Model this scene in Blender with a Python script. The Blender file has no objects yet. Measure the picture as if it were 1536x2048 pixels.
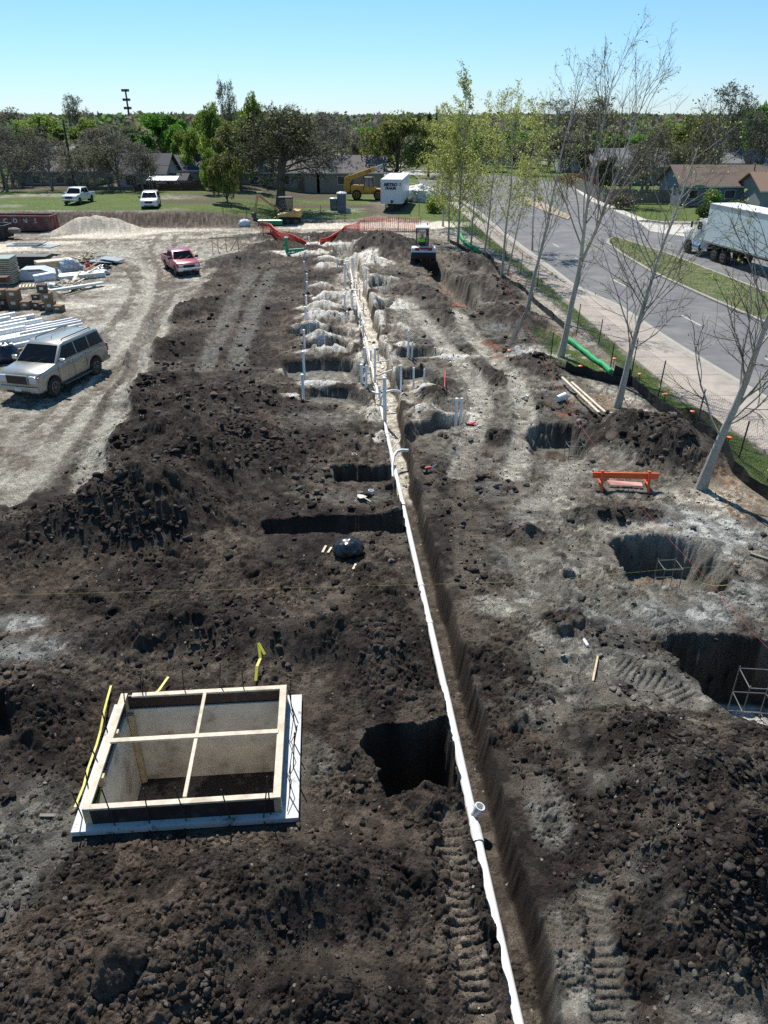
import bpy, bmesh, math, random
import numpy as np
from mathutils import Vector, Matrix
random.seed(7)
RNG = np.random.default_rng(11)
R = math.radians
SC = bpy.context.scene
COL = SC.collection

# ------------------------------------------------------------------ camera, sky, sun, exposure
CAM_H = 9.0
PITCH = R(28.2)
FPX = 1479.0          # focal length in pixels of the 1536x2048 photograph
cd = bpy.data.cameras.new('camera')
cd.sensor_fit = 'VERTICAL'; cd.sensor_height = 36.0; cd.sensor_width = 27.0
cd.lens = 36.0 * FPX / 2048.0
cd.clip_start = 0.1; cd.clip_end = 12000
cam = bpy.data.objects.new('camera', cd); COL.objects.link(cam)
cam.location = (0, 0, CAM_H); cam.rotation_euler = (math.pi/2 - PITCH, 0, 0)
SC.camera = cam
SC.render.resolution_x = 768; SC.render.resolution_y = 1024

SUN_EL = R(54); SUN_AZ = R(-19)      # azimuth from +Y towards +X
w = bpy.data.worlds.new('World'); SC.world = w; w.use_nodes = True
nt = w.node_tree; nt.nodes.clear()
sky = nt.nodes.new('ShaderNodeTexSky'); sky.sky_type = 'NISHITA'; sky.sun_disc = False
sky.sun_elevation = SUN_EL; sky.sun_rotation = SUN_AZ
sky.air_density = 1.0; sky.dust_density = 0.0; sky.ozone_density = 3.0; sky.altitude = 0
bgn = nt.nodes.new('ShaderNodeBackground'); bgn.inputs['Strength'].default_value = 0.066
out = nt.nodes.new('ShaderNodeOutputWorld')
tcw = nt.nodes.new('ShaderNodeTexCoord'); sx = nt.nodes.new('ShaderNodeSeparateXYZ'); nt.links.new(tcw.outputs['Generated'], sx.inputs[0])
rmp = nt.nodes.new('ShaderNodeValToRGB'); nt.links.new(sx.outputs['Z'], rmp.inputs[0])
rmp.color_ramp.elements[0].position = 0.0; rmp.color_ramp.elements[0].color = (0.92, 1.20, 1.74, 1)
rmp.color_ramp.elements[1].position = 0.25; rmp.color_ramp.elements[1].color = (0.90, 1.40, 1.46, 1)
tnt = nt.nodes.new('ShaderNodeVectorMath'); tnt.operation = 'MULTIPLY'
nt.links.new(sky.outputs[0], tnt.inputs[0]); nt.links.new(rmp.outputs[0], tnt.inputs[1])
nt.links.new(tnt.outputs[0], bgn.inputs['Color']); nt.links.new(bgn.outputs[0], out.inputs[0])
sl = bpy.data.lights.new('sun', 'SUN'); sl.energy = 5.0; sl.angle = R(0.5); sl.color = (1.0, 0.955, 0.88)
sun = bpy.data.objects.new('sun', sl); COL.objects.link(sun)
sd = Vector((math.sin(SUN_AZ)*math.cos(SUN_EL), math.cos(SUN_AZ)*math.cos(SUN_EL), math.sin(SUN_EL)))
sun.rotation_euler = sd.to_track_quat('Z', 'Y').to_euler()
SC.view_settings.view_transform = 'Standard'; SC.view_settings.look = 'None'
SC.view_settings.exposure = 0.32; SC.view_settings.gamma = 1.0
SC.cycles.max_bounces = 5; SC.cycles.diffuse_bounces = 2; SC.cycles.glossy_bounces = 3
SC.cycles.transmission_bounces = 3; SC.cycles.transparent_max_bounces = 12
SC.cycles.use_denoising = False
SC.cycles.sample_clamp_indirect = 3.0

# ------------------------------------------------------------------ picture <-> ground helpers
SP, CP = math.sin(PITCH), math.cos(PITCH)
def W(px, py, z=0.0):
    """point of the plane z seen at this spot of the photograph"""
    u = (px-768)/FPX; v = (1024-py)/FPX
    t = (CAM_H-z)/(SP - v*CP)
    return (u*t, t*(CP+v*SP))
def WL(pts, z=0.0): return [W(a, b, z) for a, b in pts]
def top_z(y, py):
    """height at ground distance y that shows on photograph row py"""
    v = (1024-py)/FPX
    return CAM_H - y*(SP-v*CP)/(CP+v*SP)

# ------------------------------------------------------------------ object helpers
def tag(o, label=None, cat=None, group=None, kind=None):
    if label: o['label'] = label
    if cat: o['category'] = cat
    if group: o['group'] = group
    if kind: o['kind'] = kind
    return o
def empty(name, loc=(0,0,0), rz=0.0, label=None, cat=None, group=None, scale=1.0):
    o = bpy.data.objects.new(name, None); COL.objects.link(o)
    o.location = loc; o.rotation_euler = (0,0,rz); o.scale = (scale,)*3
    o.empty_display_size = 0.2
    return tag(o, label, cat, group)
def copy_tree(o, parent=None):
    c = o.copy(); COL.objects.link(c)
    if parent is not None: c.parent = parent
    for ch in list(o.children): copy_tree(ch, c)
    return c
def mesh_from(name, V, F, mats=None, smooth=False, mi=None):
    """V (n,3) array, F array (m,3|4) or list of lists"""
    me = bpy.data.meshes.new(name)
    V = np.asarray(V, dtype=np.float32)
    if isinstance(F, np.ndarray):
        m, k = F.shape
        me.vertices.add(len(V)); me.vertices.foreach_set('co', V.ravel())
        me.loops.add(m*k); me.loops.foreach_set('vertex_index', F.astype(np.int32).ravel())
        me.polygons.add(m); me.polygons.foreach_set('loop_start', np.arange(0, m*k, k, dtype=np.int32))
        me.update(calc_edges=True)
    else:
        me.from_pydata(V.tolist(), [], F); me.update()
    if mats is not None:
        for q in (mats if isinstance(mats, (list, tuple)) else [mats]): me.materials.append(q)
    if mi is not None: me.polygons.foreach_set('material_index', np.asarray(mi, dtype=np.int32))
    if smooth: me.polygons.foreach_set('use_smooth', np.ones(len(me.polygons), dtype=bool))
    return me
def link(name, me, parent=None, loc=(0,0,0), rot=(0,0,0)):
    o = bpy.data.objects.new(name, me); COL.objects.link(o)
    o.location = loc; o.rotation_euler = rot
    if parent is not None: o.parent = parent
    return o

class MB:
    """collects simple shapes, builds ONE mesh"""
    def __init__(s): s.v = []; s.f = []; s.m = Matrix.Identity(4)
    def add(s, vs, fs):
        b = len(s.v); M = s.m
        s.v += [tuple(M @ Vector(q)) for q in vs]
        s.f += [[b+i for i in f] for f in fs]; return s
    def box(s, c, d, rz=0, rx=0, ry=0, bev=0.0):
        x, y, z = d[0]/2, d[1]/2, d[2]/2
        M = Matrix.Translation(Vector(c)) @ Matrix.Rotation(rz,4,'Z') @ Matrix.Rotation(ry,4,'Y') @ Matrix.Rotation(rx,4,'X')
        if bev <= 0:
            vs = [(a*x,b*y,e*z) for e in (-1,1) for b in (-1,1) for a in (-1,1)]
            fs = [(0,2,3,1),(4,5,7,6),(0,1,5,4),(2,6,7,3),(0,4,6,2),(1,3,7,5)]
        else:
            bm = bmesh.new(); bmesh.ops.create_cube(bm, size=1)
            for q in bm.verts: q.co = Vector((q.co.x*d[0], q.co.y*d[1], q.co.z*d[2]))
            bmesh.ops.bevel(bm, geom=list(bm.edges), offset=bev, segments=2, affect='EDGES', profile=0.6)
            bm.verts.index_update(); vs = [tuple(q.co) for q in bm.verts]; fs = [[q.index for q in f.verts] for f in bm.faces]; bm.free()
        return s.add([tuple(M @ Vector(q)) for q in vs], fs)
    def bar(s, a, b, w=0.05, h=None):
        a = Vector(a); b = Vector(b); d = b-a; L = d.length
        if L < 1e-6: return s
        h = h or w
        q = d.to_track_quat('X','Z').to_matrix().to_4x4()
        M = Matrix.Translation((a+b)/2) @ q
        x, y, z = L/2, w/2, h/2
        vs = [(i*x,j*y,k*z) for k in (-1,1) for j in (-1,1) for i in (-1,1)]
        return s.add([tuple(M @ Vector(q)) for q in vs], [(0,2,3,1),(4,5,7,6),(0,1,5,4),(2,6,7,3),(0,4,6,2),(1,3,7,5)])
    def tube(s, pts, r, n=8, cap=True):
        pts = [Vector(p) for p in pts]; k = len(pts)
        rr = r if isinstance(r, (list,tuple)) else [r]*k
        vs = []; fs = []; up = None
        for i, p in enumerate(pts):
            t = (pts[min(i+1,k-1)] - pts[max(i-1,0)]).normalized()
            if up is None: up = Vector((0,0,1)) if abs(t.z) < 0.9 else Vector((1,0,0))
            a = t.cross(up).normalized(); bb = a.cross(t).normalized(); up = bb
            for j in range(n):
                an = 2*math.pi*j/n
                vs.append(tuple(p + (a*math.cos(an) + bb*math.sin(an))*rr[i]))
        for i in range(k-1):
            for j in range(n):
                j2 = (j+1) % n
                fs.append((i*n+j, i*n+j2, (i+1)*n+j2, (i+1)*n+j))
        if cap: fs.append(tuple(range(n))[::-1]); fs.append(tuple((k-1)*n+j for j in range(n)))
        return s.add(vs, fs)
    def pipe(s, a, b, r, th=0.008, n=14):
        """open hollow pipe"""
        a = Vector(a); b = Vector(b); d = (b-a).normalized()
        up = Vector((0,0,1)) if abs(d.z) < .9 else Vector((1,0,0))
        x = d.cross(up).normalized(); y = x.cross(d).normalized()
        vs = []; fs = []
        for (p, q) in ((a, r), (b, r), (b, r-th), (a, r-th)):
            for j in range(n):
                an = 2*math.pi*j/n; vs.append(tuple(p + (x*math.cos(an)+y*math.sin(an))*q))
        for i in range(4):
            i2 = (i+1) % 4
            for j in range(n):
                j2 = (j+1) % n; fs.append((i*n+j, i*n+j2, i2*n+j2, i2*n+j))
        return s.add(vs, fs)
    def lathe(s, prof, n=20, axis='Z', c=(0,0,0)):
        vs = []; fs = []; k = len(prof)
        for (r, z) in prof:
            for j in range(n):
                an = 2*math.pi*j/n; p = (r*math.cos(an), r*math.sin(an), z)
                if axis == 'Y': p = (p[0], p[2], p[1])
                if axis == 'X': p = (p[2], p[0], p[1])
                vs.append((p[0]+c[0], p[1]+c[1], p[2]+c[2]))
        for i in range(k-1):
            for j in range(n):
                j2 = (j+1) % n; fs.append((i*n+j, i*n+j2, (i+1)*n+j2, (i+1)*n+j))
        fs.append(tuple(range(n))[::-1]); fs.append(tuple((k-1)*n+j for j in range(n)))
        return s.add(vs, fs)
    def prism(s, poly, z0, z1):
        n = len(poly)
        vs = [(p[0],p[1],z0) for p in poly] + [(p[0],p[1],z1) for p in poly]
        return s.add(vs, [tuple(range(n))[::-1], tuple(range(n,2*n))] + [(i,(i+1)%n,n+(i+1)%n,n+i) for i in range(n)])
    def profile(s, pts, w, r=0.0, taper=None):
        """side outline (x,z) extruded over the width w (along y), edges rounded by r"""
        n = len(pts); ar = sum(pts[i][0]*pts[(i+1)%n][1]-pts[(i+1)%n][0]*pts[i][1] for i in range(n))
        if ar < 0: pts = pts[::-1]
        def inset(d):
            o = []
            for i in range(n):
                p, q, t = Vector(pts[i-1]), Vector(pts[i]), Vector(pts[(i+1)%n])
                a = (q-p).normalized(); b = (t-q).normalized()
                na = Vector((-a.y, a.x)); nb = Vector((-b.y, b.x)); m = (na+nb)
                m = m / max(m.length_squared/2, 0.5)
                o.append((q.x+m.x*d, q.y+m.y*d))
            return o
        secs = [(-w/2, r), (-w/2+0.3*r, 0.3*r), (-w/2+r, 0), (w/2-r, 0), (w/2-0.3*r, 0.3*r), (w/2, r)] if r > 0 else [(-w/2,0),(w/2,0)]
        vs = []; fs = []
        for (y, d) in secs:
            for (x, z) in inset(d): vs.append((x, y*(taper(x, z) if taper else 1), z))
        for i in range(len(secs)-1):
            for j in range(n):
                j2 = (j+1) % n; fs.append((i*n+j, (i+1)*n+j, (i+1)*n+j2, i*n+j2))
        k = (len(secs)-1)*n
        fs.append(tuple(range(n))); fs.append(tuple(k+j for j in range(n))[::-1])
        return s.add(vs, fs)
    def sphere(s, c, r, seg=12, ring=8, squash=(1,1,1)):
        vs = []; fs = []
        for i in range(ring+1):
            th = math.pi*i/ring
            for j in range(seg):
                ph = 2*math.pi*j/seg
                vs.append((c[0]+r*squash[0]*math.sin(th)*math.cos(ph), c[1]+r*squash[1]*math.sin(th)*math.sin(ph), c[2]+r*squash[2]*math.cos(th)))
        for i in range(ring):
            for j in range(seg):
                j2 = (j+1) % seg; fs.append((i*seg+j, (i+1)*seg+j, (i+1)*seg+j2, i*seg+j2))
        return s.add(vs, fs)
    def build(s, name, mat, parent=None, smooth=False, loc=(0,0,0), rot=(0,0,0)):
        me = bpy.data.meshes.new(name); me.from_pydata(s.v, [], s.f); me.update()
        me.materials.append(mat)
        bm = bmesh.new(); bm.from_mesh(me); bmesh.ops.recalc_face_normals(bm, faces=bm.faces); bm.to_mesh(me); bm.free()
        if smooth:
            me.polygons.foreach_set('use_smooth', np.ones(len(me.polygons), dtype=bool))
            try: me.set_sharp_from_angle(angle=R(38))
            except Exception: pass
        return link(name, me, parent, loc, rot)

def text_mesh(body, size, mat, parent, loc, rot, name='lettering', shear=0.0, ext=0.004, bold=0.0, ls=1.0):
    cu = bpy.data.curves.new(name, 'FONT'); cu.body = body; cu.size = size; cu.extrude = ext
    cu.align_x = 'CENTER'; cu.align_y = 'CENTER'; cu.shear = shear; cu.offset = bold; cu.space_character = ls
    cu.resolution_u = 2
    to = bpy.data.objects.new(name, cu); COL.objects.link(to)
    me = bpy.data.meshes.new_from_object(to); bpy.data.objects.remove(to)
    me.materials.clear(); me.materials.append(mat)
    return link(name, me, parent, loc, rot)

# ------------------------------------------------------------------ materials
MATS = {}
def mat(name, col, rough=0.7, metal=0.0, var=0.12, scale=6.0, bump=0.0, bscale=40.0, spec=0.5, emit=0, alpha=1.0, trans=0.0, coat=0.0, dirt=None, dscale=1.5, dsoft=(0.5,0.7)):
    if name in MATS: return MATS[name]
    m = bpy.data.materials.new(name); m.use_nodes = True; n = m.node_tree.nodes; L = m.node_tree.links
    b = n['Principled BSDF']
    tc = n.new('ShaderNodeTexCoord')
    nz = n.new('ShaderNodeTexNoise'); nz.inputs['Scale'].default_value = scale; nz.inputs['Detail'].default_value = 5
    L.new(tc.outputs['Object'], nz.inputs['Vector'])
    rp = n.new('ShaderNodeMapRange'); rp.inputs['From Min'].default_value = 0.25; rp.inputs['From Max'].default_value = 0.75
    rp.inputs['To Min'].default_value = 1-var; rp.inputs['To Max'].default_value = 1+var
    L.new(nz.outputs['Fac'], rp.inputs['Value'])
    mx = n.new('ShaderNodeVectorMath'); mx.operation = 'SCALE'; mx.inputs[0].default_value = col[:3]
    L.new(rp.outputs[0], mx.inputs['Scale'])
    last = mx.outputs[0]
    if dirt:
        dn = n.new('ShaderNodeTexNoise'); dn.inputs['Scale'].default_value = dscale; dn.inputs['Detail'].default_value = 8; dn.inputs['Roughness'].default_value = 0.65
        L.new(tc.outputs['Object'], dn.inputs['Vector'])
        dr = n.new('ShaderNodeMapRange'); dr.inputs['From Min'].default_value = dsoft[0]; dr.inputs['From Max'].default_value = dsoft[1]
        L.new(dn.outputs['Fac'], dr.inputs['Value'])
        mm = n.new('ShaderNodeMix'); mm.data_type = 'RGBA'
        L.new(dr.outputs[0], mm.inputs['Factor']); L.new(last, mm.inputs['A']); mm.inputs['B'].default_value = (*dirt, 1)
        last = mm.outputs['Result']
    L.new(last, b.inputs['Base Color'])
    b.inputs['Roughness'].default_value = rough; b.inputs['Metallic'].default_value = metal
    b.inputs['Specular IOR Level'].default_value = spec
    b.inputs['Coat Weight'].default_value = coat
    b.inputs['Transmission Weight'].default_value = trans
    b.inputs['Alpha'].default_value = alpha
    if bump:
        bn = n.new('ShaderNodeTexNoise'); bn.inputs['Scale'].default_value = bscale; bn.inputs['Detail'].default_value = 6
        L.new(tc.outputs['Object'], bn.inputs['Vector'])
        bp = n.new('ShaderNodeBump'); bp.inputs['Strength'].default_value = bump; bp.inputs['Distance'].default_value = 0.02
        L.new(bn.outputs['Fac'], bp.inputs['Height']); L.new(bp.outputs[0], b.inputs['Normal'])
    MATS[name] = m; return m
# ------------------------------------------------------------------ terrain
def h2(ix, iy, seed):
    a = (ix.astype(np.int64)*374761393 + iy.astype(np.int64)*668265263 + seed*974634777) & 0xFFFFFFFF
    a = ((a ^ (a >> 13))*1274126177) & 0xFFFFFFFF
    a = a ^ (a >> 16)
    return (a & 0xFFFFFF)/float(0x1000000)
def vnoise(x, y, seed=0):
    ix = np.floor(x); iy = np.floor(y); fx = x-ix; fy = y-iy
    fx = fx*fx*(3-2*fx); fy = fy*fy*(3-2*fy)
    a = h2(ix,iy,seed); b = h2(ix+1,iy,seed); c = h2(ix,iy+1,seed); d = h2(ix+1,iy+1,seed)
    return (a*(1-fx)+b*fx)*(1-fy) + (c*(1-fx)+d*fx)*fy
def fbm(x, y, octs=4, seed=0, gain=0.5):
    s = 0; a = 1; t = 0
    for i in range(octs):
        s = s + a*vnoise(x*2**i+17.3*i, y*2**i-9.1*i, seed+i); t += a; a *= gain
    return s/t
def clods(x, y, cell, dens, seed, flat=0.8):
    """height of rounded lumps strewn over the plane"""
    X = x/cell; Y = y/cell; ix = np.floor(X); iy = np.floor(Y); o = np.zeros_like(X)
    for dx in (-1,0,1):
        for dy in (-1,0,1):
            cx = ix+dx; cy = iy+dy
            px = cx + h2(cx,cy,seed); py = cy + h2(cx,cy,seed+1)
            k = h2(cx,cy,seed+2); r = 0.28+0.5*h2(cx,cy,seed+3)**1.5
            an = 6.28*h2(cx,cy,seed+4); e = 0.7+0.6*h2(cx,cy,seed+5)
            ddx = X-px; ddy = Y-py; ca = np.cos(an); sa = np.sin(an)
            q = (ddx*ca+ddy*sa)*e; p2 = (-ddx*sa+ddy*ca)/e
            h = np.sqrt(np.maximum(0, r*r - q*q - p2*p2))
            o = np.maximum(o, np.where(k < dens, h, 0))
    return o*cell*flat
def ss(a, b, x):
    t = np.clip((x-a)/(b-a), 0, 1); return t*t*(3-2*t)
def seg_dist(X, Y, pts, closed=False):
    """distance to a polyline and the running length of the nearest point"""
    D = np.full(X.shape, 1e9); S = np.zeros(X.shape); L0 = 0.0
    n = len(pts)
    for i in range(n if closed else n-1):
        (ax, ay), (bx, by) = pts[i], pts[(i+1) % n]
        dx, dy = bx-ax, by-ay; L2 = dx*dx+dy*dy+1e-9; L = math.sqrt(L2)
        t = np.clip(((X-ax)*dx+(Y-ay)*dy)/L2, 0, 1)
        d = np.hypot(X-ax-t*dx, Y-ay-t*dy)
        m = d < D; D = np.where(m, d, D); S = np.where(m, L0+t*L, S); L0 += L
    return D, S
def poly_sd(X, Y, pts):
    D, _ = seg_dist(X, Y, pts, True)
    ins = np.zeros(X.shape, bool); n = len(pts)
    for i in range(n):
        (ax, ay), (bx, by) = pts[i], pts[(i+1) % n]
        c = ((ay > Y) != (by > Y)) & (X < (bx-ax)*(Y-ay)/((by-ay) if by != ay else 1e-9)+ax)
        ins ^= c
    return np.where(ins, -D, D)

C_DARK = np.array([.029,.023,.0195]); C_BROWN = np.array([.066,.051,.040]); C_MID = np.array([.125,.106,.086])
C_CLAY = np.array([.17,.165,.145]); C_PALE = np.array([.30,.285,.245]); C_TAN = np.array([.37,.34,.285])
C_SAND = np.array([.58,.53,.44]); C_WHITE = np.array([.62,.61,.57]); C_GRASS = np.array([.070,.100,.026]); C_RED = np.array([.20,.09,.05])
C_GREY = np.array([.27,.28,.27]); C_LEAF = np.array([.20,.14,.09])

def trench_left(y): return 1.85 - 0.0815*y
TR_W = 0.58; TR_D = 0.68
BOX_C = (-2.93, 8.47); BOX_R = R(4.5); BOX_W, BOX_L = 3.2, 2.58      # pit form slab

class P:  # everything drawn on the ground, in photograph coordinates of the plane z = 0
    dark = WL([(-900,2400),(-900,1080),(0,1012),(70,985),(140,925),(205,880),(245,815),(280,755),(330,665),(385,590),(440,535),(490,503),(560,482),(640,478),(730,474),(860,478),(905,495),(985,548),(1062,612),(1100,668),(1160,742),(1235,830),(1370,910),(1450,985),(1560,1060),(2500,1500),(2500,2400)])
    pits = [ # polygon, depth, lip softness, floor colour
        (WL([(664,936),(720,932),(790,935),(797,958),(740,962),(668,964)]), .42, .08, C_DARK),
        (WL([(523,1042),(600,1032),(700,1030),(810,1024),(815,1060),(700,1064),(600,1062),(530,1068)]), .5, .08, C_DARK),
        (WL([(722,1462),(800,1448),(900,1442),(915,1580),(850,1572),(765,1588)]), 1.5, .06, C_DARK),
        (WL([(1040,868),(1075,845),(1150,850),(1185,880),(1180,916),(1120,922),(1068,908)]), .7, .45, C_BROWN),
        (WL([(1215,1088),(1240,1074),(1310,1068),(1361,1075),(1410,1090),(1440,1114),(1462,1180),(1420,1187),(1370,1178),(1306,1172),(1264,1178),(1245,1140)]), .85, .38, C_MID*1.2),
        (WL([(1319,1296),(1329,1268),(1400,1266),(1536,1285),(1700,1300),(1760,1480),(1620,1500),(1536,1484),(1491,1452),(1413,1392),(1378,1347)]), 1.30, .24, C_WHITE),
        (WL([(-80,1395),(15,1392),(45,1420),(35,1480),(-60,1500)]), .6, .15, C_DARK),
        # cuts on the left of the long trench, near to far
        #L
        (WL([(590,800),(598,776),(660,772),(700,775),(738,790),(752,812),(720,812),(690,806),(640,806)]), .36, .26, C_CLAY*.8),
        (WL([(560,752),(565,722),(640,716),(700,718),(722,735),(735,765),(700,768),(640,765),(590,760)]), .45, .24, C_CLAY),
        (WL([(600,702),(600,688),(650,684),(700,688),(716,705),(660,706)]), .36, .26, C_CLAY*.8),
        (WL([(570,668),(575,656),(640,654),(700,660),(708,672),(640,674)]), .36, .26, C_CLAY*.8),
        (WL([(640,640),(645,628),(700,630),(706,642)]), .36, .26, C_CLAY*.8),
        (WL([(620,596),(625,586),(685,588),(694,600)]), .36, .26, C_CLAY*.8),
        (WL([(600,562),(605,554),(670,556),(690,566)]), .36, .26, C_CLAY*.8),
        (WL([(640,532),(645,522),(690,524),(696,534)]), .36, .26, C_CLAY*.8),
        # on its right
        (WL([(790,716),(795,698),(850,692),(885,700),(880,716)]), .38, .24, C_CLAY),
        (WL([(782,778),(800,738),(850,732),(880,748),(890,772),(820,782)]), .38, .24, C_SAND*.9),
        (WL([(800,872),(830,846),(870,832),(930,828),(945,842),(880,862),(822,886)]), .38, .24, C_CLAY),
        (WL([(735,578),(738,560),(775,556),(790,566),(770,578)]), .38, .24, C_CLAY),
        (WL([(745,622),(752,604),(790,598),(800,608),(770,624)]), .38, .24, C_CLAY),
        (WL([(665,516),(668,492),(700,490),(712,505),(706,520)]), .36, .26, C_CLAY*.8),
    ]
    far_trench = WL([(838,520),(866,512),(900,545),(935,580),(965,612),(950,622),(905,596),(868,560)])
    mounds = [ # centre px, radii m, height, rotation, colour
        ((285,1040),(1.9,1.5),1.2,0.3,C_DARK), ((350,960),(1.6,1.3),.55,0.2,C_DARK), ((360,890),(2.6,1.7),.85,0.3,C_DARK), ((450,960),(2.0,1.4),.45,0.2,C_DARK), ((430,810),(2.2,1.6),.5,0.2,C_DARK),
        ((100,1075),(1.8,1.0),.4,0.1,C_DARK), ((290,790),(1.2,2.2),.55,-0.35,C_DARK), ((335,700),(0.9,3.0),.5,-0.4,C_DARK), ((530,890),(1.6,1.0),.3,0,C_DARK),
        ((400,620),(1.1,4.0),.4,-0.45,C_DARK), ((480,520),(2.0,4.0),.3,-0.4,C_DARK), ((480,930),(2.0,1.2),.35,0,C_DARK),
        ((640,1290),(2.1,.6),.46,0.0,C_DARK), ((330,1270),(1.9,.55),.4,0.05,C_DARK), ((430,1230),(1.6,.5),.25,0,C_DARK), ((760,1330),(.8,.6),.32,0,C_DARK),
        ((480,1820),(1.5,.8),.50,0.1,C_DARK), ((250,1990),(1.5,.8),.5,0.2,C_BROWN), ((700,1780),(1.0,.7),.28,0,C_DARK), ((120,1900),(.8,.6),.25,0,C_BROWN),
        ((650,2040),(1.1,.6),.40,0,C_DARK), ((60,1420),(.9,.7),.35,0,C_DARK),
        ((1390,1660),(1.35,1.5),.95,0.2,C_DARK), ((1260,1490),(1.1,.7),.42,-0.2,C_DARK), ((1500,1850),(1.3,1.0),.7,0.1,C_DARK), ((1540,1560),(1.1,1.0),.6,0,C_DARK),
        ((1325,905),(1.9,1.5),.9,-0.5,C_DARK), ((1240,870),(1.2,1.0),.45,0,C_DARK), ((1230,1035),(1.4,.4),.22,0,C_DARK), ((1050,1075),(.5,.4),.16,0,C_DARK),
        ((1125,1250),(.5,.4),.15,0,C_DARK), ((1380,840),(1.0,.8),.3,0,C_DARK),
        ((950,530),(1.4,3.4),.55,0.42,C_DARK), ((975,580),(1.5,3.4),.62,0.42,C_DARK), ((1030,640),(1.3,2.8),.5,0.3,C_DARK), ((1080,735),(1.0,1.6),.4,0.3,C_DARK),
        ((790,505),(2.6,3.5),1.0,0.1,C_DARK), ((745,498),(1.8,2.8),.5,0,C_DARK), ((850,590),(1.0,3.0),.35,0.3,C_DARK), ((560,495),(3.0,2.0),.35,0,C_DARK),
        ((560,475),(4.0,1.6),.35,0,C_DARK), ((690,478),(3.0,1.6),.5,0,C_DARK), ((900,640),(1.0,2.0),.3,0.2,C_DARK), ((990,760),(.5,1.6),.25,0.35,C_DARK),
        ((860,800),(.7,1.0),.3,0,C_DARK), ((880,770),(.6,.7),.28,0,C_DARK), ((1010,880),(.7,.6),.2,0,C_DARK),
        ((183,461),(2.5,1.9),1.15,0.1,C_SAND*.62), ((238,462),(2.3,1.5),.8,0,C_SAND*.62), ((145,464),(2.0,1.2),.3,0,C_SAND*.62),
        ((95,598),(1.2,.7),.55,0,C_MID),
    ]
    white = [ # pale sand heaps along the pipe runs: centre, radii, height
        ((660,602),(1.0,.55),.38), ((645,592),(.6,.4),.25), ((640,618),(1.1,.5),.32), ((640,640),(1.2,.6),.35), ((632,628),(.5,.3),.2),
        ((645,680),(.9,.5),.3), ((660,694),(1.0,.45),.3), ((655,706),(1.1,.4),.22), ((675,750),(1.25,.55),.38), ((640,768),(.9,.3),.15), ((645,793),(1.3,.3),.12),
        ((648,560),(.8,.5),.3), ((655,535),(.8,.5),.25), ((690,508),(.9,.7),.45), ((655,520),(.9,.6),.2), ((700,497),(1.0,.6),.2),
        ((800,770),(.75,.6),.25), ((830,768),(.8,.5),.15), ((775,720),(.45,.6),.3), ((790,750),(.4,.4),.2), ((850,825),(.5,.4),.2),
        ((757,640),(.35,1.6),.22), ((745,600),(.4,1.2),.3), ((760,560),(1.0,.8),.35), ((752,530),(1.2,1.0),.35), ((722,545),(.5,1.3),.3), ((728,575),(.45,1.0),.25),
        ((920,836),(.8,.4),.14), ((905,715),(1.2,.3),.1), ((810,690),(.4,.4),.15), ((764,880),(.3,.35),.2), ((745,835),(.25,.6),.2), ((790,915),(.18,.5),.12),
        ((600,508),(2.2,.8),.12), ((650,490),(2.5,.9),.1), ((700,600),(.5,2.2),.2), ((735,650),(.35,1.8),.2), ((715,560),(.6,1.6),.25), ((765,700),(.4,1.0),.2), ((680,640),(.8,.4),.25), ((690,665),(.7,.35),.22),
        ((620,655),(.8,.4),.25), ((600,740),(.9,.3),.12), ((690,730),(.9,.35),.25), ((785,610),(.8,1.2),.25), ((800,660),(.5,.5),.2), ((735,520),(.8,1.4),.3), ((705,520),(.5,1.2),.25), ((860,700),(.8,.3),.18), ((640,575),(.7,.4),.25), ((850,790),(.5,.3),.15),
    ]
    tracks = [ # centre line, half width, colour, strength, lug depth
        (WL([(505,545),(470,605),(435,680),(412,740)]), .42, C_CLAY*.8, .7, .03),
        (WL([(545,540),(515,600),(490,670),(470,735)]), .42, C_CLAY*.8, .7, .03),
        (WL([(810,598),(860,660),(915,720),(955,770),(962,820),(945,880),(915,945)]), .38, C_PALE*1.12, 1.0, .045),
        (WL([(905,622),(960,690),(1025,755),(1052,810),(1050,880),(1025,950)]), .38, C_PALE*1.12, 1.0, .045),
        (WL([(1150,915),(1100,985),(1060,1010)]), .34, C_PALE, .8, .035),
        (WL([(940,900),(925,980),(935,1060),(950,1150)]), .4, C_MID, .6, .04),
        (WL([(1100,1170),(1160,1180),(1260,1230)]), .4, C_CLAY*.8, .6, .04),
        (WL([(1120,1350),(1230,1330),(1330,1370),(1370,1400)]), .34, C_CLAY*.9, .8, .06),
        (WL([(1190,1790),(1205,1900),(1230,2060)]), .2, C_CLAY, .9, .05),
        (WL([(900,1640),(925,1850),(965,2040)]), .19, C_MID*1.3, .9, .06),
        (WL([(170,980),(215,870),(255,780),(300,690),(345,610)]), .42, C_PALE*1.1, .95, .05),
        (WL([(20,1000),(110,905),(180,810),(235,720),(280,650)]), .42, C_PALE*1.15, .95, .05),
        (WL([(90,900),(165,800),(235,700),(290,610),(300,540),(240,500),(120,495)]), .45, C_PALE*1.1, .6, .03),
        (WL([(30,880),(110,790),(190,690),(245,600),(270,560)]), .45, C_PALE*1.15, .6, .02),
        (WL([(740,440),(790,425),(760,400)]), 1.4, C_MID, .7, .05),
    ]
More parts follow.
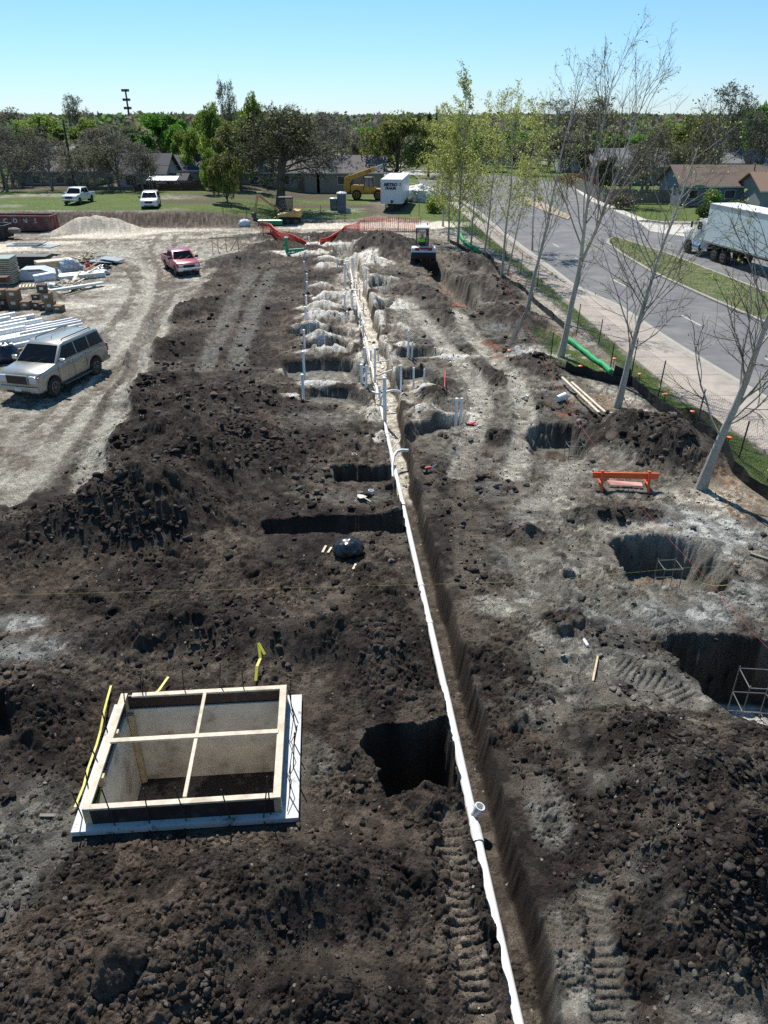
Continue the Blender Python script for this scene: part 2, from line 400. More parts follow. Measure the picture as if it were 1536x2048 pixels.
    tracks += [(WL([(120,512),(215,508),(280,528),(303,568),(285,625),(240,680)]), .22, C_PALE*1.1, .9, .06), (WL([(140,524),(205,522),(258,540),(272,572),(250,620),(200,680)]), .22, C_MID*.8, .8, .06),
        (WL([(320,470),(300,500),(322,550),(318,600),(270,690),(200,790)]), .20, C_MID*.8, .75, .05), (WL([(350,470),(345,590),(300,680),(240,780),(140,920)]), .20, C_MID*.85, .75, .05),
        (WL([(60,860),(150,760),(215,680)]), .2, C_MID*.85, .7, .05), (WL([(100,880),(190,780),(250,700)]), .2, C_MID*.9, .7, .05), (WL([(420,560),(370,575),(300,590),(220,592)]), .2, C_PALE*1.2, .8, .04)]
    drive = WL([(-400,520),(0,497),(150,478),(330,458),(520,452),(640,452),(760,450),(850,452),(900,448)])
    grass = [WL([(-2600,300),(3000,300),(3000,398),(1200,398),(905,460),(850,440),(800,438),(760,430),(700,440),(600,438),(450,446),(430,447),(300,444),(150,443),(-1200,446)]),
             WL([(890,440),(960,478),(1036,538),(1110,605),(1190,680),(1266,772),(1370,864),(1470,948),(1550,1010),(1800,1190),(1800,860),(1536,909),(1380,809),(1219,680),(1101,575),(1036,523),(976,472),(940,440)]),
             WL([(1090,655),(1150,700),(1235,758),(1240,770),(1110,742),(1085,690),(1060,664)]),
             WL([(1150,370),(1180,399),(1280,441),(1900,449),(1900,370)])]
    grey = [((1420,1060),(1.6,1.6),C_GREY,.8), ((1500,1200),(1.0,.8),C_GREY*.8,.6), ((985,1215),(.7,.5),C_PALE,.8), ((1070,1200),(.7,.5),C_CLAY*1.2,.6), ((1110,1290),(.8,.8),C_CLAY*1.2,.7), ((1300,1230),(1.6,.7),C_GREY*.8,.7), ((1450,1220),(1.0,.5),C_GREY*.9,.7), ((1180,1130),(1.0,.8),C_CLAY*1.25,.6), ((1230,1330),(1.2,.5),C_CLAY*1.2,.7), ((1060,1120),(.7,.8),C_CLAY*1.2,.5), ((1150,1960),(.35,1.0),C_CLAY*1.2,.8), ((1400,1060),(1.3,.6),C_GREY*1.1,.7),
            ((1110,1420),(.9,.8),C_CLAY,.5), ((1095,1620),(.35,.7),C_CLAY*.9,.8), ((1260,1060),(1.6,.6),C_PALE,.6), ((1120,1010),(.5,.7),C_PALE,.7),
            ((60,1300),(1.3,.5),C_GREY*.8,.7), ((20,1250),(.8,.4),C_GREY,.7), ((60,1640),(.9,.8),C_CLAY*.8,.8), ((620,1520),(.5,.5),C_CLAY*.7,.6), ((30,1750),(.6,.8),C_CLAY*.8,.7),
            ((700,990),(1.3,.4),C_CLAY*.6,.6), ((640,835),(1.8,.8),C_CLAY*.7,.7), ((850,1010),(.4,.8),C_MID,.5), ((900,900),(.8,.8),C_CLAY,.6), ((860,650),(1.6,2.6),C_CLAY,.6), ((800,640),(1.0,2.4),C_CLAY*.9,.6),
            ((1010,655),(1.2,.7),C_GREY*.7,.8), ((1050,700),(.8,1.0),C_WHITE*.8,.7), ((1120,935),(.8,.9),C_CLAY,.6), ((1180,950),(1.0,.4),C_TAN*.7,.6),
            ((1065,713),(1.6,.8),C_WHITE,.85), ((1275,835),(.8,.8),C_WHITE,1.0), ((1255,800),(.6,.5),C_WHITE,.7), ((1440,1000),(1.0,1.1),C_TAN*1.3,.9), ((1380,990),(.9,.5),C_TAN*1.1,.8),
            ((200,575),(2.2,1.0),C_PALE*1.5,.8), ((150,610),(2.0,1.0),C_PALE*1.5,.8), ((240,600),(2.0,.9),C_PALE*1.4,.6),
            ((300,640),(2.4,1.2),C_MID*.8,.75), ((330,570),(2.6,1.6),C_MID*.75,.75), ((200,520),(5,1.4),C_MID*.65,.85), ((250,540),(3.0,1.2),C_MID*.75,.75), ((120,480),(9,1.0),C_MID*.75,.8), ((250,610),(1.6,.5),C_BROWN*1.2,.6), ((230,555),(2.0,.6),C_MID*.7,.7), ((360,640),(1.0,1.6),C_MID*.8,.6), ((110,700),(1.2,.5),C_MID*.8,.5),
            ((400,590),(1.5,1.8),C_MID*.9,.6), ((90,540),(3.0,1.4),C_MID,.6), ((60,860),(1.6,.7),C_MID*1.1,.5), ((200,800),(1.2,.8),C_CLAY*1.3,.6), ((30,960),(1.4,.7),C_PALE,.5), ((150,690),(2.0,.8),C_PALE*1.2,.5),
            ((230,650),(2.6,1.0),C_PALE*1.25,.6), ((420,480),(5,1.2),C_MID,.6), ((330,475),(6,.7),C_TAN*1.2,.6), ((60,500),(6,.6),C_TAN*1.25,.7), ((450,510),(2.2,2.5),C_PALE,.7), ((380,530),(2,2),C_CLAY*1.2,.6)]
    red = [((868,560),(.35,1.4)), ((895,588),(.4,1.6)), ((985,690),(.3,1.2)), ((1000,715),(.3,.7)), ((1125,830),(.35,.5)), ((920,612),(.5,.9))]
    leaf = [((1200,800),(1.6,1.0)), ((1310,850),(.9,1.2)), ((1120,668),(1.0,.8)), ((1350,880),(.8,.9)), ((1480,1010),(.9,1.2)), ((1440,960),(.6,.8))]

def ell(X, Y, c, r, rot=0.0):
    cx, cy = W(*c); dx = X-cx; dy = Y-cy; ca, sa = math.cos(rot), math.sin(rot)
    return np.hypot((dx*ca+dy*sa)/r[0], (-dx*sa+dy*ca)/r[1])

def terrain(X, Y, detail=True):
    X = np.asarray(X, float); Y = np.asarray(Y, float)
    nb = fbm(X*.45, Y*.45, 4, 3); nm = fbm(X*1.7, Y*1.7, 4, 9); nf = fbm(X*7, Y*7, 3, 21)
    wx = X + (vnoise(X*3.1, Y*3.1, 5)-.5)*.16 + (vnoise(X*9, Y*9, 6)-.5)*.07
    wy = Y + (vnoise(X*3.1, Y*3.1, 7)-.5)*.16 + (vnoise(X*9, Y*9, 8)-.5)*.07
    far = ss(60, 100, Y)
    Z = (nb-.5)*.10*(1-far)
    C = np.empty(X.shape+(3,))
    def blend(c, k):
        k = k[..., None]; C[:] = C*(1-k) + np.asarray(c)*k
    pal = np.clip(nm*1.7+nb*.7-.72+(nf-.5)*.5, 0, 1)[..., None]
    C[:] = C_MID*(1-pal) + C_PALE*pal
    rough = np.full(X.shape, .2)*(nm > 0)
    # dark churned soil over the dug part of the site
    d = poly_sd(wx+(nb-.5)*1.2, wy+(nb-.5)*1.2, P.dark)
    kd = 1-ss(-.35, .35, d)
    dk = np.clip((nb-.42)*3.2+(nm-.5)*1.2, 0, 1)[..., None]
    soil = C_DARK*1.15*(1-dk) + C_BROWN*dk
    C[:] = C*(1-kd[..., None]) + soil*kd[..., None]
    rough = np.maximum(rough, kd*(.45+.5*ss(.35,.6,nb)))
    Z += kd*(nm-.5)*.16
    # right part of the site is paler, packed clay
    kr = kd*ss(0.9, 1.6, X - (trench_left(Y)+TR_W))*ss(.34, .56, nm+.30*(nb-.3))*(1-ss(30, 48, Y)*.35)
    blend(C_CLAY*(.85+.5*ss(4,9,X))[..., None] if False else C_CLAY*1.0, kr*(.80+.15*ss(3,7,X))); rough = rough*(1-.45*kr)
    # grass
    G = np.zeros(X.shape)
    for g in P.grass: G = np.maximum(G, 1-ss(-.3, .25, poly_sd(wx+(nm-.5)*.8, wy+(nm-.5)*.8, g)))
    gp = np.clip(nb*1.6-.45+nm*.3, 0, 1)*.6+.4*(1-far)
    bare = G*far*ss(.60,.72, fbm(X*.13+4, Y*.2, 3, 77))
    Gc = G*(1-bare*.85)
    gc = C_GRASS*(1.0+.5*(nf-.5))[..., None]*(1-.3*(nb-.5))[..., None]
    C[:] = C*(1-Gc[..., None]) + gc*Gc[..., None]
    rough = rough*(1-G)+.03*G; 
    # bare churned earth under the tree and by the gate
    for c, r, k in (((640,412),(14,2.2),.9),((560,400),(12,1.3),.75),((600,445),(10,1.5),.95),((385,424),(6,3.0),.8), ((270,436),(3,.8),.35),((770,420),(3.2,6),.9),((480,408),(10,1.6),.7),((640,392),(7,1.0),.5),((420,410),(5,4),.6)):
        blend(C_BROWN*1.1, k*(1-ss(.5, 1.1, ell(X, Y, c, r)+(nm-.5)*.5)))
    blend(C_BROWN*.9, .85*ss(96, 98, Y)*(1-ss(-8,-2,X))*(1-ss(112,122,Y)))  # ground behind the left fence painted darker for the shade over the yards
    # pale drive across the top
    dd, _ = seg_dist(wx, wy, P.drive)
    wdt = 2.2*(1+.3*(nb-.5)); kk = 1-ss(wdt*.7, wdt*1.15, dd+(nm-.5)*1.2)
    blend(C_TAN*1.35, kk*.9); rough *= (1-.8*kk)
    # bank below the lawn
    bx = 1-ss(-18, -9, X - 0*Y)
    bk = ss(71.5, 75.0, Y+(nb-.5)*2)*bx*(1-ss(110,130,Y))
    Z += bk*1.0
    face = np.exp(-((Y+(nb-.5)*2-73.0)/2.2)**2)*(1-ss(-12,-6,X))
    blend(C_BROWN*.9, np.clip(face*1.5,0,1)*.95); rough = np.maximum(rough, face*.6)
    # broad drier and damper zones
    zz_ = fbm(X*.55+21, Y*.55+4, 4, 123); blend(C_MID*.8, kd*.55*ss(.50,.64,zz_)); blend(C_DARK*.7, kd*.6*(1-ss(.36,.47,zz_)))
    # patches
    for c, r, col, k in P.grey: blend(col*(1+.0*0), k*(1-ss(.45, 1.15, ell(X, Y, c, r)+(nm-.5)*1.0+(nf-.5)*.5)))
    # mounds
    for c, r, h, rot, col in P.mounds:
        e = ell(X, Y, c, r, rot)
        if e.min() > 2.2: continue
        b = np.exp(-(e*1.15)**2)*(1+.5*(nm-.5)); rid = 1-ss(.0, 1.6, e)
        Z += h*(1.3 if col is C_DARK or col is C_BROWN else 1.0)*(b*.5+.5*np.maximum(0, 1-e*.85))
        k = (1-ss(.8, 1.35, e+(nm-.5)*.7)); blend(np.asarray(col)*1.0, k*.85)
        rough = np.maximum(rough, k*(1.0 if col is C_DARK or col is C_BROWN else .08)*(.5+.5*ss(.4,.55,nm)))
        if not (col is C_DARK or col is C_BROWN or col is C_MID): rough = rough*(1-k)+.06*k
    # vehicle and crawler tracks
    for pts, hw, col, k, lug in P.tracks:
        x0 = min(p[0] for p in pts)-2; x1 = max(p[0] for p in pts)+2; y0 = min(p[1] for p in pts)-2; y1 = max(p[1] for p in pts)+2
        m = (X > x0) & (X < x1) & (Y > y0) & (Y < y1)
        if not m.any(): continue
        dd, sl_ = seg_dist(X[m]+(nm[m]-.5)*.25, Y[m]+(nm[m]-.5)*.25, pts)
        q = (1-ss(hw*.7, hw*1.3, dd+(nf[m]-.5)*.35))*np.clip(.5+1.9*(nm[m]-.25), 0, 1)*k
        C[m] = C[m]*(1-q[:, None]) + np.asarray(col)*q[:, None]
        per = max(.13, .0035*pts[0][1]*1.6)
        lg = (np.abs((((sl_+(vnoise(X[m]*2,Y[m]*2,19)-.5)*.12)/per) % 1)-.5)*2)**2.5*(.4+1.2*vnoise(X[m]*1.7,Y[m]*1.7,18))
        Z[m] += q*(-.03 - lug*lg) + (1-ss(0, .14, np.abs(dd-hw*1.25)))*.04*(k > .7)
        C[m] *= (1-.30*(q*lg))[:, None]          # soil colour darker in the lug prints
        rough[m] *= (1-.85*q)
    # sand heaps
    for c, r, h in P.white:
        e = ell(X, Y, c, r); 
        if e.min() > 2: continue
        Z += h*1.35*np.exp(-(e*1.1)**2)*(.8+.4*nm); k = 1-ss(.7, 1.3, e+(nm-.5)*.9+(nf-.5)*.3); blend(np.array([.62,.58,.50])*(1.08 if h < .2 else 1.0), k*.92*np.clip(.5+1.2*(nf-.1),0,1)); rough = np.maximum(rough*(1-k*.2), k*.4)
    tz = X-trench_left(Y)-TR_W*.5; sz = ss(20,24,Y)*(1-ss(50,54,Y))*np.exp(-(tz/1.1)**2)*ss(.40,.56,fbm(X*1.3+5,Y*.9,3,211)); blend(np.array([.52,.48,.40]), sz*.9)
    for c, r in P.red:
        k = 1-ss(.5, 1.1, ell(X, Y, c, r, .4)+(nm-.5)*1.2); blend(C_RED, k*.7)
    for c, r in P.leaf:
        k = (1-ss(.6, 1.1, ell(X, Y, c, r)+(nm-.5)))*ss(.45, .55, vnoise(X*14, Y*14, 31)); blend(C_LEAF, k)
    # road corridor: everything under the paving stays level
    rc = ss(-.4, .6, X - np.interp(Y, RL_Y, RL_X))*(Y < 150)
    Z = Z*(1-rc) - .03*rc
    # long pipe trench
    L = trench_left(Y)+(vnoise(Y*2.3, Y*0+3, 41)-.5)*.08+(vnoise(Y*9, Y*0+7, 42)-.5)*.05
    Rr = trench_left(Y)+TR_W+(vnoise(Y*1.9, Y*0+13, 43)-.5)*.09+(vnoise(Y*8, Y*0+5, 44)-.5)*.025 + ss(18,26,Y)*.22
    L = L - ss(21,30,Y)*.12; rag = ss(17,22,Y)*(vnoise(X*0+1.5, Y*1.1, 45)-.4)*.35; L = L-rag; Rr = Rr+ss(17,22,Y)*(vnoise(X*0+2.5, Y*.9, 46)-.5)*.4
    inn = np.minimum(ss(-.02, .035, X-L), 1-ss(-.10, .03, X-Rr))*(1-ss(53, 54.5, Y))
    zb = -TR_D+.05*(nm-.5)+ss(14, 24, Y)*.12
    k = inn
    lipz = Z
    Z = Z*(1-k)+zb*k
    WM = k*(1-ss(.93, 1.0, k))*4
    floorc = np.where((Y > 18.3)[..., None], C_SAND*(.75+.5*nm)[..., None]*.85, (C_BROWN*1.15)*(0.8+.5*nf)[..., None])
    tm = ss(17.6, 19.2, Y+(nm-.5)*2)[..., None]
    floorc = (C_MID*.62)*(.7+.6*nf)[..., None]*(1-tm)+C_SAND*(.35+.9*nm)[..., None]*tm
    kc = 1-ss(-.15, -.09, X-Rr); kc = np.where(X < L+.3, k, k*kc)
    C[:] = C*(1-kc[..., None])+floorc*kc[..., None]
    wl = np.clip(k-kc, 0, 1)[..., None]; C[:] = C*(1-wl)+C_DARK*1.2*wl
    rough = rough*(1-.6*k)
    Z += 4*k*(1-k)*((fbm(X*7, Y*5, 3, 68)-.5)*.30+(vnoise(X*22, Y*16, 69)-.5)*.10)
    edge = np.clip(1-np.abs(X-L+.1)/.16, 0, 1)*(1-k); Z += edge*.04*(nm)
    # pits and side cuts
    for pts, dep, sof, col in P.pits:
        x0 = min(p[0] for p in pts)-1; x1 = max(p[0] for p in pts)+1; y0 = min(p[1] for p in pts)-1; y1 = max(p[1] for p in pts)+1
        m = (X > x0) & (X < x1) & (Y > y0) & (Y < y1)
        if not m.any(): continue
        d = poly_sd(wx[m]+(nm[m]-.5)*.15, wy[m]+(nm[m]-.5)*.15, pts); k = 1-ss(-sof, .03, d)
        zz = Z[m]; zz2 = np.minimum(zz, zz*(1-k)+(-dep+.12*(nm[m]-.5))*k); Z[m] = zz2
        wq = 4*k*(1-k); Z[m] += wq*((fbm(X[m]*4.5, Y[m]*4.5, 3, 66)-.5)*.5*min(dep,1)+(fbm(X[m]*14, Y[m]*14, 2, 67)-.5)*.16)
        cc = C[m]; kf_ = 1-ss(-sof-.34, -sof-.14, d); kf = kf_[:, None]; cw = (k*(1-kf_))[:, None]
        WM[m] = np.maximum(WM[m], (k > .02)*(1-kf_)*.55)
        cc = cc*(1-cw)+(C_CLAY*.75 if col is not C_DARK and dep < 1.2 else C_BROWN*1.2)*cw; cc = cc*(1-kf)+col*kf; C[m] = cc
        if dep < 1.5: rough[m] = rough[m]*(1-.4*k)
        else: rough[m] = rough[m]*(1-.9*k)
    d = poly_sd(wx, wy, P.far_trench); k = 1-ss(-.4, .05, d)
    Z = np.minimum(Z, Z*(1-k)-.85*k); blend(C_MID*1.1, k*.8); rough = rough*(1-.5*k)
    # pit inside the form
    ca, sa = math.cos(BOX_R), math.sin(BOX_R); bxx = (X-BOX_C[0])*ca+(Y-BOX_C[1])*sa; byy = -(X-BOX_C[0])*sa+(Y-BOX_C[1])*ca
    sdb = np.maximum(np.abs(bxx)-BOX_W/2, np.abs(byy)-BOX_L/2)
    kf = 1-ss(0, .45, sdb); Z = Z*(1-kf) - .02*kf; rough = rough*(1-.8*kf)
    inb = (np.abs(bxx) < BOX_W/2-.10) & (np.abs(byy) < BOX_L/2-.10)
    Z = np.where(inb, -1.62, Z)
    if detail:
        WM = 1-np.clip(WM, 0, 1); rough = rough*(.15+.85*WM)
        rr = np.clip(rough, 0, 1)
        n1 = ss(.3, .7, fbm(X*1.1+3, Y*1.1, 3, 55))
        amp = rr*(.12+.88*n1)
        jx = X+(nf-.5)*.16+(vnoise(X*19, Y*19, 35)-.5)*.05; jy = Y+(vnoise(X*11, Y*11, 33)-.5)*.12+(vnoise(X*21, Y*21, 36)-.5)*.05
        big = clods(jx, jy, .42, .26, 100, .9)*ss(.45, .85, amp)
        med = clods(jx, jy, .15, .50, 200)*ss(.2, .7, amp)
        sm = clods(X+(vnoise(X*23, Y*23, 34)-.5)*.03, Y, .065, .65, 300)*ss(.06, .5, amp)
        ti = clods(X, Y, .033, .6, 400)*(1-ss(10, 22, Y))*ss(.03, .3, amp)
        hgt = np.maximum(np.maximum(big*.8, med), sm) + ti*.7 + sm*.35
        Z += hgt
        Z += (nf-.5)*.05*np.clip(amp+.25, 0, 1)*(1-G) + (fbm(X*26, Y*26, 2, 61)-.5)*.018*(1-G)*(1-ss(25,45,Y))
        # each lump has its own tint
        lump = h2(np.floor(jx/.15), np.floor(jy/.15), 71)
        C *= (1+(1.1*(lump**2-.33)+1.2*(nf-.5))*(.3+.7*np.clip(rr*2,0,1))*(1-G)*WM)[..., None]
        dry = ss(.52, .70, fbm(X*2.3+9, Y*2.3, 4, 91))*kd*(.25+.4*ss(-1,2,X)); blend(C_MID, dry*(1-inn)*WM)
        speck = (h2(np.floor(X/.028), np.floor(Y/.028), 73) > .9987)*(kd > .3)*(Y < 26)
        blend(C_TAN, speck*.8)
    C = np.clip(C, 0, .54)
    return Z, C, G

RL = WL([(1700,960),(1536,909),(1380,809),(1219,680),(1101,575),(1036,523),(976,472),(930,430),(900,405),(870,385),(840,368)])
RL_X = np.array([p[0] for p in RL]); RL_Y = np.array([p[1] for p in RL]); _o = np.argsort(RL_Y); RL_X = RL_X[_o]; RL_Y = RL_Y[_o]

def gz(x, y):
    Z, _, _ = terrain(np.array([float(x)]), np.array([float(y)]), False); return float(Z[0])

NR, NC = 1180, 1180
pyr = np.linspace(2260, 338, NR)
v_ = (1024-pyr)/FPX; t_ = CAM_H/(SP - v_*CP); ys = t_*(CP+v_*SP)
ys = np.concatenate([[-60,-20,-5,0,2,3], ys[ys > 3.2], [165,190,230,300,420,650,1100,2200,6000]])
us = np.linspace(-.62, .62, NC)
us = np.concatenate([[-6,-3,-1.8,-1.2,-.95,-.82,-.74,-.68], us, [.68,.74,.82,.95,1.2,1.8,3,6]])
zc = np.maximum(ys*CP + CAM_H*SP, 6.5)
GX = us[None, :]*zc[:, None]; GY = np.repeat(ys[:, None], len(us), 1)
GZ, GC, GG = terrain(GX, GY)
GZ -= np.where(GY > 160, np.minimum((GY-160)*.002, 3), 0)
nr, nc = GX.shape
idx = np.arange(nr*nc).reshape(nr, nc)
F = np.stack([idx[:-1,:-1].ravel(), idx[:-1,1:].ravel(), idx[1:,1:].ravel(), idx[1:,:-1].ravel()], 1)
me = mesh_from('ground', np.stack([GX.ravel(), GY.ravel(), GZ.ravel()], 1), F, smooth=True)
at = me.attributes.new('soil', 'FLOAT_COLOR', 'POINT')
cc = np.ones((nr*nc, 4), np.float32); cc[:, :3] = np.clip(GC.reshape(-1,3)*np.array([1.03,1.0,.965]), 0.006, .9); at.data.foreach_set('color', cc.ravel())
m = bpy.data.materials.new('soil'); m.use_nodes = True; n = m.node_tree.nodes; Lk = m.node_tree.links; b = n['Principled BSDF']
a_ = n.new('ShaderNodeAttribute'); a_.attribute_name = 'soil'
tc = n.new('ShaderNodeTexCoord')
nz = n.new('ShaderNodeTexNoise'); nz.inputs['Scale'].default_value = 30; nz.inputs['Detail'].default_value = 6; nz.inputs['Roughness'].default_value = .7
Lk.new(tc.outputs['Object'], nz.inputs['Vector'])
mr = n.new('ShaderNodeMapRange'); mr.inputs['From Min'].default_value = .3; mr.inputs['From Max'].default_value = .7; mr.inputs['To Min'].default_value = 1.0; mr.inputs['To Max'].default_value = 2.05
Lk.new(nz.outputs['Fac'], mr.inputs['Value'])
vm = n.new('ShaderNodeVectorMath'); vm.operation = 'SCALE'; Lk.new(a_.outputs['Color'], vm.inputs[0]); Lk.new(mr.outputs[0], vm.inputs['Scale'])
Lk.new(vm.outputs[0], b.inputs['Base Color']); b.inputs['Roughness'].default_value = .93; b.inputs['Specular IOR Level'].default_value = .2
def _bump(scale, det, rgh, dist, prev=None):
    q = n.new('ShaderNodeTexNoise'); q.inputs['Scale'].default_value = scale; q.inputs['Detail'].default_value = det; q.inputs['Roughness'].default_value = rgh
    Lk.new(tc.outputs['Object'], q.inputs['Vector']); p = n.new('ShaderNodeBump'); p.inputs['Strength'].default_value = 1.0; p.inputs['Distance'].default_value = dist
    Lk.new(q.outputs['Fac'], p.inputs['Height'])
    if prev is not None: Lk.new(prev.outputs[0], p.inputs['Normal'])
    return p
b1_ = _bump(3.2, 10, .70, .16); b2_ = _bump(22, 10, .75, .075, b1_)
Lk.new(b2_.outputs[0], b.inputs['Normal'])
me.materials.append(m); SOIL = m
tag(link('ground', me), kind='structure')

FLATM = m.copy(); FLATM.name = 'plant_fibre'; FLATM.node_tree.links.remove([l for l in FLATM.node_tree.links if l.to_socket.name == 'Normal' and l.to_node.type == 'BSDF_PRINCIPLED'][0])
# ------------------------------------------------------------------ road, pavements, median
K = 0.83      # one scene unit is about 1.2 m
def sheet(name, pts, z, m, thick=0.0, holes=None, label=None):
    """flat polygon sheet (pts in world xy) triangulated, optionally with sides"""
    bm = bmesh.new(); vs = [bm.verts.new((x, y, z)) for x, y in pts]
    f = bm.faces.new(vs); 
    if f.normal.z < 0 or True:
        bm.normal_update()
        if f.normal.z < 0: f.normal_flip()
    if thick > 0:
        r = bmesh.ops.extrude_face_region(bm, geom=[f])
        nv = [g for g in r['geom'] if isinstance(g, bmesh.types.BMVert)]
        bmesh.ops.translate(bm, verts=nv, vec=(0,0,-thick))
    bmesh.ops.triangulate(bm, faces=[q for q in bm.faces if len(q.verts) > 4])
    bmesh.ops.recalc_face_normals(bm, faces=bm.faces)
    me = bpy.data.meshes.new(name); bm.to_mesh(me); bm.free(); me.materials.append(m)
    if thick == 0 and me.polygons[0].normal.z < 0: me.flip_normals()
    o = link(name, me); return tag(o, kind='structure')
def band(name, L_, R_, z, m, thick=0.0, n=90):
    """strip between two edge lines given by world points, both running along y"""
    L_ = sorted(L_, key=lambda p: p[1]); R_ = sorted(R_, key=lambda p: p[1])
    y0 = max(L_[0][1], R_[0][1]); y1 = min(L_[-1][1], R_[-1][1])
    yy = np.linspace(y0, y1, n)
    xl = np.interp(yy, [p[1] for p in L_], [p[0] for p in L_]); xr = np.interp(yy, [p[1] for p in R_], [p[0] for p in R_])
    V = []; Fc = []
    secs = [(xl, z), (xr, z)] if thick == 0 else [(xl, z-thick), (xl, z-.012), (xl+.012, z), (xr-.012, z), (xr, z-.012), (xr, z-thick)]
    for x, zz in secs: V += [(a, b, zz) for a, b in zip(x, yy)]
    for k in range(len(secs)-1):
        for i in range(n-1): Fc.append((k*n+i, (k+1)*n+i, (k+1)*n+i+1, k*n+i+1))
    me = mesh_from(name, V, np.array(Fc), m); return tag(link(name, me), kind='structure')

ASPH = mat('asphalt', (.135,.135,.140), .9, var=.14, scale=1.2, bump=.5, bscale=60, dirt=(.20,.195,.185), dscale=.45, dsoft=(.46,.66))
CONC = mat('concrete_walk', (.40,.345,.29), .9, var=.12, scale=2.5, bump=.3, bscale=50, dirt=(.29,.25,.21), dscale=.9)
KERB = mat('kerb_concrete', (.33,.30,.26), .9, var=.15, scale=3, bump=.2, dirt=(.25,.23,.20), dscale=2)
PALEC = mat('pale_concrete', (.52,.49,.44), .9, var=.08, scale=.6, bump=.1, dirt=(.42,.40,.36), dscale=.3)
TURF = mat('turf_base', (.085,.105,.032), .95, var=.35, scale=3, bump=.6, bscale=25, dirt=(.19,.17,.085), dscale=.8, dsoft=(.45,.68))
curbL = WL([(1900,1010),(1536,805),(1436,745),(1330,680),(1231,612),(1137,568),(1085,527),(1028,485),(985,450),(950,420),(915,398),(870,378),(800,362)])
walkR = WL([(1900,1010),(1536,805),(1436,745),(1330,680),(1231,612),(1137,569),(1085,540),(1030,496),(1006,480),(965,442),(935,415),(905,396),(845,364)])
walkR = [(x-.22, y) for x, y in walkR]
road = WL([(1900,1010),(1536,805),(1436,745),(1330,680),(1231,612),(1137,568),(1085,527),(1028,485),(985,450),(950,420),(915,398),(870,378),(800,362),(700,352),(860,340),(992,350),(1053,355),(1142,370),(1176,400),(1277,442),(1330,450),(1700,452),(2300,470),(2300,560)])
sheet('road', road, -.012, ASPH)
band('kerb', [(x-.22, y) for x, y in curbL], [(x+.02, y) for x, y in curbL], .075, KERB, .12)
band('gutter', [(x+.02, y) for x, y in curbL], [(x+.38, y) for x, y in curbL], -.006, mat('gutter_concrete', (.36,.33,.28), .9, var=.15, scale=3))
band('pavement', WL([(1900,1160),(1536,909),(1380,809),(1219,680),(1101,575),(1036,523),(976,472),(930,432),(895,405)]), walkR, .07, CONC, .11)
# side street, pale concrete
sheet('side_street', WL([(1277,443),(1330,450),(1420,450),(1900,456),(1900,500),(1500,478),(1385,475),(1300,462)]), -.006, PALEC)
# far roads beyond the gate
sheet('far_street', WL([(560,346),(700,343),(880,340),(880,349),(800,352),(560,352)]), .02, PALEC)
# median
medL = WL([(1215,480),(1212,487),(1240,508),(1303,546),(1394,588),(1511,640),(1600,676),(1900,790)])
medR = WL([(1900,710),(1640,625),(1508,575),(1342,510),(1240,477),(1228,474)])
med = medL + medR
def inset_poly(p, d):
    cx = sum(a for a, b in p)/len(p); n_ = len(p); o = []
    ar = sum(p[i][0]*p[(i+1)%n_][1]-p[(i+1)%n_][0]*p[i][1] for i in range(n_)); s = 1 if ar > 0 else -1
    for i in range(n_):
        a, q, b = Vector(p[i-1]), Vector(p[i]), Vector(p[(i+1)%n_]); u = (q-a).normalized(); v = (b-q).normalized()
        m_ = Vector((-u.y-v.y, u.x+v.x)); m_ = m_/max(m_.length_squared/2, .5); o.append((q.x+m_.x*d*s, q.y+m_.y*d*s))
    return o
sheet('median_kerb', med, .085, KERB, .12)
sheet('median_turf', inset_poly(med, .22), .10, TURF, .05)
tm = WL([(1034,392),(1060,396),(1085,405),(1142,434),(1136,440),(1090,424),(1040,402)])
sheet('traffic_island', tm, .08, mat('island_concrete', (.36,.29,.21), .9, var=.15, scale=2), .12)
# kerb and walk on the far side of the road
band('far_kerb', WL([(1142,370),(1176,400),(1277,442)]), [(x+1.0, y) for x, y in WL([(1142,370),(1176,400),(1277,442)])], .06, PALEC, .1)
ck = WL([(1290,441),(1330,446),(1420,447),(1900,450)])
sheet('corner_kerb', ck + [(x, y+.5) for x, y in ck[::-1]], .07, PALEC, .1)
PAINT = mat('road_paint', (.42,.42,.40), .8, var=.25, scale=8)
for (a, b) in (((1223,557),(1251,572)),((1363,630),(1402,651)),((1531,716),(1590,752)),((1322,481),(1344,488)),((1150,515),(1168,525)),((1106,487),(1118,494)),((1420,515),(1450,524))):
    p, q = Vector(W(*a)), Vector(W(*b)); d = (q-p).normalized(); nn = Vector((-d.y, d.x))*.06
    sheet('lane_marking', [tuple(p+nn), tuple(q+nn), tuple(q-nn), tuple(p-nn)], -.008, PAINT)
for (a, b) in (((1120,470),(1200,520)),):
    pass
rgc = random.Random(12); CRK = mat('crack_sealant', (.035,.035,.037), .8)
for (a, b) in (((1560,760),(1440,700)),((1330,640),(1290,600)),((1180,575),(1120,520)),((1500,690),(1420,640)),((1260,560),(1210,520)),((1090,470),(1040,440)),((1180,480),(1090,420)),((1460,560),(1500,600)),((1390,520),(1330,496)),((1150,440),(1190,450))):
    p, q = W(*a), W(*b); P_ = [(p[0]+(q[0]-p[0])*i/9+rgc.uniform(-.14,.14), p[1]+(q[1]-p[1])*i/9, -.0085) for i in range(10)]; mb = MB()
    for u, v in zip(P_[:-1], P_[1:]): mb.bar(u, v, rgc.uniform(.02,.05), .003)
    tag(mb.build('road_crack', CRK), kind='structure')
